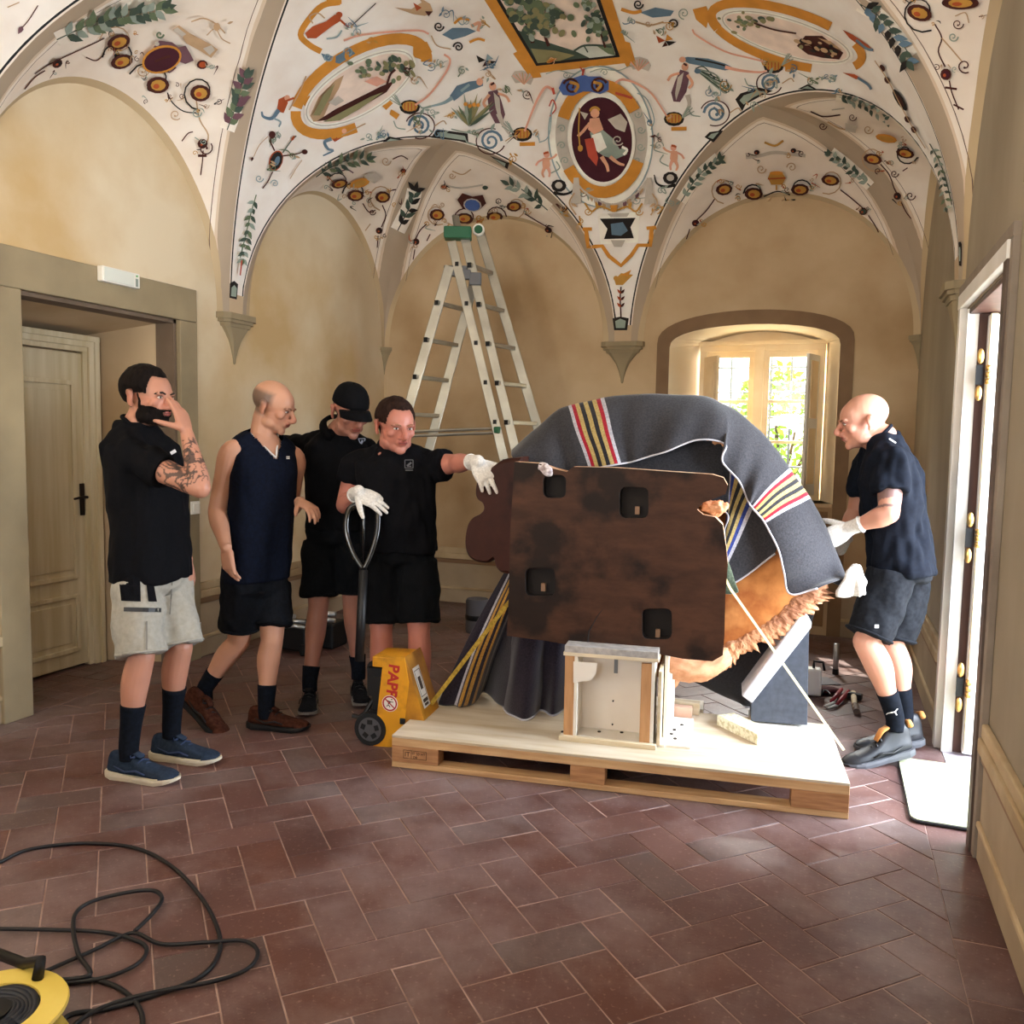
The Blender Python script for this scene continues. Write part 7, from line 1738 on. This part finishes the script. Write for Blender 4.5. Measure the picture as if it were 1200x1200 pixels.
# --- a label printed on a garment: project a small pixel quad on the garment and lift it
def print_on(obj, base, quads, m, name):
    me = obj.data; v = get_v(me)+base; F = [tuple(p.vertices) for p in me.polygons]
    bv = BVHTree.FromPolygons([Vector(p) for p in v], F); mb = MB()
    for quad in quads:
        pts = []
        n_ = 6
        for i in range(n_+1):
            for j in range(n_+1):
                a = np.array(quad[0])*(1-i/n_)+np.array(quad[1])*(i/n_); b_ = np.array(quad[3])*(1-i/n_)+np.array(quad[2])*(i/n_); q = a*(1-j/n_)+b_*(j/n_)
                r_ = ray(*q); hit = bv.ray_cast(Vector(EYE), Vector(r_).normalized())
                if hit[0] is None: break
                pts.append(np.array(hit[0])-unit(r_)*.005-base)
        if len(pts) == (n_+1)**2:
            mb.add(pts, [(i*(n_+1)+j, (i+1)*(n_+1)+j, (i+1)*(n_+1)+j+1, i*(n_+1)+j+1) for i in range(n_) for j in range(n_)])
    if mb.v:
        mb.build(name, m, obj, fix=False)
def line_quad(a, b, w):
    a = np.array(a, float); b = np.array(b, float); d = b-a; n = np.array([-d[1], d[0]])/np.linalg.norm(d)*w/2
    return [tuple(a+n), tuple(b+n), tuple(b-n), tuple(a-n)]

def F(rt, tow, dn=0.0): return unit(CR*rt-CF*tow-ZZ*dn)
# ---------------------------------------------------------------- man with hand at his face
def tattoo(J, a, b, r, freq, thr, seed, col='#2b2524', k=.85):
    A, B = J[a], J[b]
    def f_(v, L, blend):
        d = B-A; t = ((v-A)@d)/(d@d); dist = np.linalg.norm(v-(A+np.clip(t, 0, 1)[:, None]*d), axis=1)
        m = (t > r[0]) & (t < r[1]) & (dist < .075)
        idx = np.where(m)[0]; val = np.zeros(len(v))
        for i in idx:
            p = Vector(v[i])*freq; w = noise.noise_vector(p*.45+Vector((seed, 0, 0)))*1.3
            val[i] = 1.0 if abs(noise.noise(p+w)) < thr else 0.0
        blend(val, col, k)
    return f_
def hair_mask(H, line, fade=.02):
    """line(L) > 0 inside the hair"""
    def m(v):
        L = H.local(v); near = (np.abs(L) < .16).all(1)&(L[:, 2] > -.11)&(np.abs(L[:, 0]) < .085)
        return smooth01(line(L), 0, fade)*near
    return m
def line_short(L):     # hairline: forehead edge, temples, above the ears, nape
    x, y, z = L[:, 0], L[:, 1], L[:, 2]
    front = z-.066-np.clip((y-.03)*.12, -.02, .02)+np.abs(x)*-.12
    side = np.minimum(z-.004, .050-y)
    nape = np.minimum(z+.055, -.028-y)
    return np.maximum.reduce([front, side, nape])
def line_beard(L):
    x, y, z = L[:, 0], L[:, 1], L[:, 2]
    chin = np.minimum(-.052-z, y+.005); jaw_ = np.minimum(np.minimum(-.054-z+np.abs(x)*.28, y-.002), .2)
    side = np.minimum(np.minimum(np.abs(x)-.048, -z+.010), np.minimum(y-.002, .026-y-np.clip(z+.03, 0, 1)*.3))
    mou = np.minimum(np.minimum(-.047-z, z+.060), y-.07)
    lip = np.minimum(np.minimum(z+.079, -.050-z), .024-np.abs(x))
    r = np.maximum.reduce([chin, np.minimum(jaw_, np.abs(x)-.03), side, mou])
    r = np.where((x/.020)**2+((z+.066)/.0075)**2 < 1, -.01, r)
    return np.where(z < -.128, -.01, r)
def stubble(line, col, k, fade=.03):
    def f_(v, L, blend):
        near = (np.abs(L) < .16).all(1); blend(smooth01(line(L), 0, fade)*near, col, k)
    return f_
TEE = cloth('black_tee', '#0c0c10', '#08080b'); NAVY = cloth('navy_vest', '#0e1424', '#0a0e1a'); POLO = cloth('black_polo', '#09090c', '#060608'); NAVT = cloth('dark_navy_tee', '#12161f', '#0d1018')
WHITE_T = mat('white_trim', '#d8d4d2', .8); SOCK = cloth('dark_sock', '#12161f', '#0b0e14')

E1, J1, H1, B1, G1_ = person(dict(
    label='bearded man in black t-shirt and pale grey work shorts, hand on his face', base=(-2.76, 3.0), d=3.80,
    j=dict(pelvis=(176, 662), chest=(172, 580), neck=(161, 499), head=(174, 463, -.02), hipL=(197, 688, .08), hipR=(160, 690, -.09), kneeL=(211, 758, .04), kneeR=(166, 768, -.13), ankleL=(201, 847, .10), ankleR=(151, 872, -.12),
           shoL=(186, 532, .14), shoR=(152, 533, -.13), elbowR=(235, 572, -.22), wristR=(219, 508, -.17), elbowL=(198, 610, .20), wristL=(219, 656, .10)),
    face=F(.90, .42), hipface=F(.92, .38), look=F(.93, .33, .08), hk=1.10, skin='#b07c66', brow=BROW_D, arm=1.05, jaw=1.05,
    handR=dict(dir=lambda J: at_depth(203, 455, 3.80-.14)-J['wristR'], back=CR*1.0-CF*.35, thumb=-CR-CF*.3, curl=(.10, .12, .14, .22), spread=.05, tdir=unit(-CR*.9-CF*.25+ZZ*.25), tcurl=0),
    handL=dict(dir=lambda J: -ZZ*1.0+CR*.2, back=CR, thumb=CF*-1, curl=(.2,)*4),
    regions=lambda J, H: [tattoo(J, 'wristR', 'elbowR', (.12, .95), 42, .10, 1), tattoo(J, 'shoR', 'elbowR', (.45, .92), 26, .13, 5), tattoo(J, 'wristR', 'elbowR', (.3, .6), 18, .12, 9), stubble(line_beard, '#1c120f', .9), stubble(lambda L: line_short(L)+.012, '#2a1a15', .75)],
    shells=lambda J, H: [('hair', hair_mask(H, line_short, .03), .014, HAIR_D, .25), ('beard', hair_mask(H, line_beard, .02), .006, HAIR_D, .3)],
    shirt=dict(name='t_shirt', m=TEE, hem=-.10, w=1.02, sleeve=.52, fold=.012), shorts=dict(m=cloth('pale_grey_shorts', '#9d998f', '#949086'), len=1.0, w=1.02, label='pale grey work shorts with dark pocket'),
    socks=dict(m=SOCK, len=.17), shoes=dict(m=cloth('blue_trainer', '#2c3747', '#212b3a'), sole=mat('cream_sole', '#c9c0ab', .7), lace=mat('blue_lace', '#2a3a5a', .8), label='blue trainer with cream sole', k=1.12),
    feet=dict(L=dict(dir=F(.95, .18)), R=dict(dir=F(.96, .22)))))
print_on(G1_['shirt'], B1, [line_quad((200, 531.5), (206, 528), 4)], WHITE_T, 'sleeve_label')
print_on(G1_['shorts'], B1, [line_quad((145, 714), (189, 715), 5)], BLACK_P, 'pocket_zip')
print_on(G1_['shorts'], B1, [[(138, 668), (164, 668), (165, 705), (142, 704)], [(170, 672), (178, 672), (184, 705), (174, 705)]], TEE, 'pocket_flap')
print_on(G1_['shorts'], B1, [line_quad((172, 728), (172, 768), 1.5), line_quad((203, 665), (199, 720), 1.5)], mat('seam_grey', '#6f6a62', .9), 'seam')

# ---------------------------------------------------------------- bald man in the sleeveless navy vest
def line_sides(L):
    x, y, z = L[:, 0], L[:, 1], L[:, 2]
    return np.minimum(np.minimum(.060-z, np.maximum(-.01-y, np.minimum(z-.0, .02-y))), z+.06)
E2, J2, H2, B2, G2_ = person(dict(
    label='grey-haired man in navy sleeveless v-neck vest walking past in brown shoes', base=(-2.80, 3.60), d=4.36,
    j=dict(pelvis=(299, 668), chest=(304, 590), neck=(308, 511), head=(321, 475, -.02), hipL=(318, 690, .07), hipR=(284, 690, -.06), kneeL=(319, 750, .0), kneeR=(280, 752, .02), ankleL=(312, 826, -.02), ankleR=(240, 806, .06),
           shoL=(344, 537, .13), shoR=(272, 530, -.11), elbowR=(254, 600, -.10), wristR=(265, 642, -.26), elbowL=(340, 596, .22), wristL=(352, 588, .02)),
    face=F(.72, .66), hipface=F(.80, .55), look=F(.93, .16, .34), hk=1.06, skin='#bb8a71', brow=BROW_L, arm=1.06, jaw=.98,
    handR=dict(dir=lambda J: -ZZ*1.0+CR*.12-CF*.05, back=-CR*.55-CF*.75, thumb=CR-CF*.6, curl=(.24, .27, .30, .34), spread=.03, tdir=unit(-ZZ*.9+CR*.25-CF*.25), tcurl=.1),
    handL=dict(dir=lambda J: CR*.7-CF*.5-ZZ*.3, back=ZZ, thumb=-CR, curl=(.4,)*4),
    regions=lambda J, H: [stubble(lambda L: line_sides(L)+.008, '#57493f', .85, .025), stubble(lambda L: np.minimum(L[:, 2]-.05, .05-L[:, 1]), '#b98a6c', .4)],
    shirt=dict(name='vest', m=NAVY, hem=-.07, w=.98, sleeve=0, neck='v', trim=(WHITE_T, NAVY), belly=.012, fold=.007), shorts=dict(m=cloth('dark_denim_shorts', '#15171d', '#0e1014'), len=.74, w=1.0, label='dark knee-length shorts'),
    socks=dict(m=SOCK, len=.10), shoes=dict(m=cloth('brown_shoe', '#4a2a1f', '#33190f'), sole=mat('black_sole', '#0d0c0c', .7), lace=BLACK_P, label='brown leather shoe with black heel and sole', k=1.08),
    feet=dict(L=dict(dir=F(.96, .15)), R=dict(dir=F(.90, .40), pitch=.55, at=at_depth(226, 842, 4.38)*np.array([1, 1, 0])))))
print_on(G2_['shirt'], B2, [line_quad((335.5, 535.3), (339.5, 535.3), 1.2), line_quad((335.5, 537.2), (339.5, 537.2), 1.2)], WHITE_T, 'chest_logo')
print_on(G2_['shorts'], B2, [line_quad((325, 644), (327, 652), 3)], mat('belt_blue_grey', '#3b4258', .5), 'belt_tip')  # small blue-grey mark for the belt end

# ---------------------------------------------------------------- man with the cap
E3, J3, H3, B3, G3_ = person(dict(
    label='man in black cap and black polo shirt looking down behind the others', base=(-2.62, 4.15), d=4.78,
    j=dict(pelvis=(396, 618), chest=(394, 565, -.02), neck=(396, 506, -.07), head=(411, 480, -.20), hipL=(414, 640, .0), hipR=(376, 640, .0), kneeL=(413, 706, .04), kneeR=(373, 712, -.02), ankleL=(420, 782, .10), ankleR=(363, 796, -.06),
           shoL=(428, 528, .02), shoR=(357, 523, .02), elbowR=(318, 528, .16), wristR=(292, 560, .14), elbowL=(437, 590, .16), wristL=(430, 628, .05)),
    face=F(.25, .97), hipface=F(.15, .98), look=F(.50, .72, .36), hk=1.12, skin='#9c6b5a', brow=BROW_D, nr=.058,
    handR=dict(dir=lambda J: -ZZ, back=CF, thumb=CR, curl=(.3,)*4), handL=dict(dir=lambda J: -ZZ, back=CR, thumb=-CF, curl=(.3,)*4),
    shells=lambda J, H: [('hair', hair_mask(H, lambda L: np.minimum(np.minimum(.02-L[:, 2], .072-np.abs(L[:, 0])), np.minimum(-.025-L[:, 1], L[:, 2]+.06)), .02), .006, HAIR_D, .2)],
    shirt=dict(name='polo_shirt', m=POLO, hem=-.02, w=.96, sleeve=.62, neck='polo'), shorts=dict(m=DARKPANT, len=.82, w=1.0, label='black work shorts'),
    socks=dict(m=SOCK, len=.07), shoes=dict(m=cloth('black_trainer', '#101013', '#18181c'), sole=mat('grey_white_sole', '#77706a', .7), lace=BLACK_P, label='black trainer with pale sole edge', k=1.05),
    feet=dict(L=dict(dir=F(.30, .95)), R=dict(dir=F(.16, .98)))))
# baseball cap
CAP = cloth('black_cap', '#0d0d10', '#08080a'); cm = MB(); rings = []
for i in range(9):
    t = i/8*math.pi/2; z = .028+.098*math.sin(t); k = math.cos(t)**.75
    rings.append([H3.w(.085*k*math.cos(a), -.012+(.106)*k*math.sin(a), z)-B3 for a in [2*math.pi*j/28 for j in range(28)]])
cm.loft(rings); c_o = cm.build('cap', CAP, E3, smooth=True); c_o['label'] = 'plain black baseball cap'
vm = MB(); rings = []
for i in range(13):
    u = -1+2*i/12; x = .076*u; y0 = .082-.045*u*u; y1 = .082+.095*math.sqrt(max(0, 1-u*u*.96))-.035*u*u; dz = -.022*u*u
    rings.append([H3.w(x, y0, .034+dz)-B3, H3.w(x*1.02, (y0+y1)/2, .033+dz)-B3, H3.w(x*1.03, y1, .010+dz)-B3, H3.w(x*1.03, y1, .006+dz)-B3, H3.w(x, y0, .028+dz)-B3])
vm.loft(rings); vm.build('peak', CAP, c_o, smooth=True)
MB().ellipsoid(H3.w(0, -.012, .127)-B3, (.008, .008, .004)).build('button', CAP, c_o, smooth=True)
LOGO = mat('pale_print', '#8f95a6', .8)
print_on(G3_['shirt'], B3, [line_quad((420, 514), (428, 514), 1), line_quad((420, 514), (422, 519), 1), line_quad((425, 516), (423, 520), 2.4), line_quad((428, 514), (427, 517), 1)], LOGO, 'chest_logo')

# ---------------------------------------------------------------- man holding the pallet jack handle
E4, J4, H4, B4, G4_ = person(dict(
    label='short-haired man in black t-shirt and white gloves, one hand on the slab', base=(-2.13, 4.05), d=4.32,
    j=dict(pelvis=(468, 640), chest=(466, 585, -.02), neck=(461, 525, -.03), head=(464, 497, -.10), hipL=(489, 662, .0), hipR=(447, 662, .0), kneeL=(491, 742, -.02), kneeR=(447, 742, -.02), ankleL=(494, 832, .04), ankleR=(446, 832, .04),
           shoL=(506, 546, .0), shoR=(420, 546, .02), elbowR=(404, 592, .06), wristR=(419, 577, -.17), elbowL=(534, 543, -.10), wristL=(558, 541, -.28)),
    face=F(.12, .99), hipface=F(.05, 1), look=F(.48, .84, .20), hk=1.10, skin='#b07262', brow=BROW_L, arm=1.10, jaw=1.08, nr=.066,
    handR=dict(glove=True, dir=lambda J: CR*.85-CF*.25-ZZ*.35, back=ZZ*.8-CF*.6, thumb=-CF-ZZ, curl=(.18, .16, .16, .2), spread=.06),
    handL=dict(glove=True, dir=lambda J: CR*.42-CF*.30-ZZ*.62, back=ZZ*.45-CF*.85+CR*.15, thumb=CR, curl=(.16, .18, .20, .22), spread=.10, tdir=unit(CR*.95-ZZ*.15-CF*.1), tcurl=0),
    shells=lambda J, H: [('hair', hair_mask(H, line_short, .03), .013, HAIR_B, .3)], regions=lambda J, H: [stubble(lambda L: line_short(L)+.01, '#4a2e25', .6)],
    shirt=dict(name='t_shirt', m=TEE, hem=-.05, w=1.04, sleeve=dict(L=.62, R=.45), belly=.015), shorts=dict(m=DARKPANT, len=.84, w=1.06, label='black cargo shorts'),
    socks=dict(m=SOCK, len=.12), shoes=dict(m=cloth('black_boot', '#111114', '#1a1a1e'), sole=mat('black_sole', '#0d0c0c', .7), lace=BLACK_P, label='black work boot', k=1.05),
    feet=dict(L=dict(dir=F(.3, .95)), R=dict(dir=F(-.1, .99)))))
print_on(G4_['shirt'], B4, [line_quad((474.5, 539), (484, 539), .9), line_quad((474.5, 548.5), (484, 548.5), .9), line_quad((474.5, 539), (474.5, 548.5), .9), line_quad((484, 539), (484, 548.5), .9), line_quad((477, 546), (482, 542), 2.2), line_quad((477, 546.5), (482, 546.5), 1.2), line_quad((475, 551), (484, 551), 1.2)], mat('grey_print', '#5b5b60', .8), 'chest_logo')

# ---------------------------------------------------------------- shaven-headed man at the window side
E5, J5, H5, B5, G5_ = person(dict(
    label='shaven-headed man in dark navy t-shirt bending towards the table from the right', base=(.33, 4.42), d=4.06,
    j=dict(pelvis=(1056, 655), chest=(1050, 590, .0), neck=(1034, 514, .0), head=(1011, 492, .02), hipL=(1044, 678, -.08), hipR=(1064, 678, .10), kneeL=(1015, 752, -.10), kneeR=(1044, 755, .10), ankleL=(1049, 840, -.06), ankleR=(1060, 835, .14),
           shoL=(1044, 541, -.14), shoR=(1020, 540, .20), elbowL=(1042, 602, -.22), wristL=(996, 619, -.10), elbowR=(1003, 600, .30), wristR=(986, 640, .22)),
    face=F(-.86, -.45, .18), hipface=F(-.93, -.35), look=F(-.97, -.16, .22), headup=(0, 0, 1), hk=1.06, skin='#c48d77', brow=BROW_L, arm=1.10, nr=.066, jaw=1.05, leg=1.08,
    handL=dict(glove=True, dir=lambda J: -CR*.75-ZZ*.45+CF*.2, back=-CF*.8+ZZ*.4, thumb=-ZZ*.4+CF, curl=(.25,)*4, spread=.04),
    handR=dict(glove=True, dir=lambda J: -CR*.8-ZZ*.3, back=CF*.6+ZZ*.5, thumb=ZZ, curl=(.25,)*4),
    regions=lambda J, H: [tattoo(J, 'shoL', 'elbowL', (.50, .93), 14, .22, 3, '#4a4248', .75), stubble(lambda L: np.minimum(L[:, 2]-.0, .06-L[:, 1]), '#c08a6c', .35)],
    shirt=dict(name='t_shirt', m=NAVT, hem=-.10, w=1.08, sleeve=.62, fold=.020), shorts=dict(m=cloth('charcoal_shorts', '#1d1f23', '#141519'), len=.92, w=1.05, label='charcoal work shorts'),
    socks=dict(m=SOCK, len=.13), shoes=dict(m=mat('black_boot_leather', '#1b1c1f', .45, '#26272b', scale=9), sole=mat('grey_sole', '#4d4e52', .7), lace=BLACK_P, label='black work boot with orange lining', k=1.14, high=.035, accent=mat('orange_lining', '#c98a4a', .8)),
    feet=dict(L=dict(dir=F(-.97, .1), pitch=.20, z=.0), R=dict(dir=F(-.97, .1), pitch=.1, z=.0))))
print_on(G5_['shirt'], B5, [line_quad((1042, 514), (1050, 519), 1.5)], WHITE_T, 'shoulder_label')
print_on(G5_['shorts'], B5, [[(1025, 732), (1030, 732), (1030, 736), (1025, 736)]], WHITE_T, 'pocket_label')
print_on(G5_['shorts'], B5, [line_quad((995, 702), (1042, 701), 2), line_quad((1000, 712), (1000, 735), 1.5)], mat('seam_black', '#0d0e10', .9), 'pocket_seam')
# spare gloves hanging from the pocket
sg = MB(); c0 = at_depth(1001, 661, 3.88)-B5
sg.loft([oring(c0+CR*.012, CR, CF, .018, .012, 14), oring(c0-ZZ*.03+CR*.004, CR, CF, .038, .018, 14), oring(c0-ZZ*.08+CR*.006, CR, CF, .056, .018, 14), oring(c0-ZZ*.125-CR*.012, CR, CF, .060, .014, 14), oring(c0-ZZ*.15-CR*.018, CR, CF, .056, .008, 14)])
for dx, l in ((.01, .05), (.03, .04)): limb(sg, [c0-ZZ*.05+CR*dx-CF*.015, c0-ZZ*(.09+l)+CR*(dx+.012)-CF*.02], [.011, .009], 8)
me = remesh(sg, .005, 2); wrinkle(me, .008, 22); o = link_mesh('spare_glove', me, GLOVE, E5, True); o['label'] = 'white gloves stuffed in the pocket'
# small running-cat mark on the near sock, drawn as strokes
socks5 = [c for c in E5.children if c.name.startswith('sock')]
print_on(socks5[0], B5, [line_quad((1040, 836), (1050, 834), 1.3), line_quad((1049, 834), (1052, 830.5), 1.2), line_quad((1049, 834.5), (1051, 838), 1.2), line_quad((1040, 836), (1038.5, 837.5), 1)], WHITE_T, 'sock_logo')
shoes1 = [c for c in E1.children if c.name.startswith('shoe')]
print_on(shoes1[1], B1, [line_quad((194, 890), (204, 887), 1.6), line_quad((197, 886), (202, 891), 1.6), line_quad((169, 886), (176, 888), 1.6)], WHITE_T, 'shoe_logo')
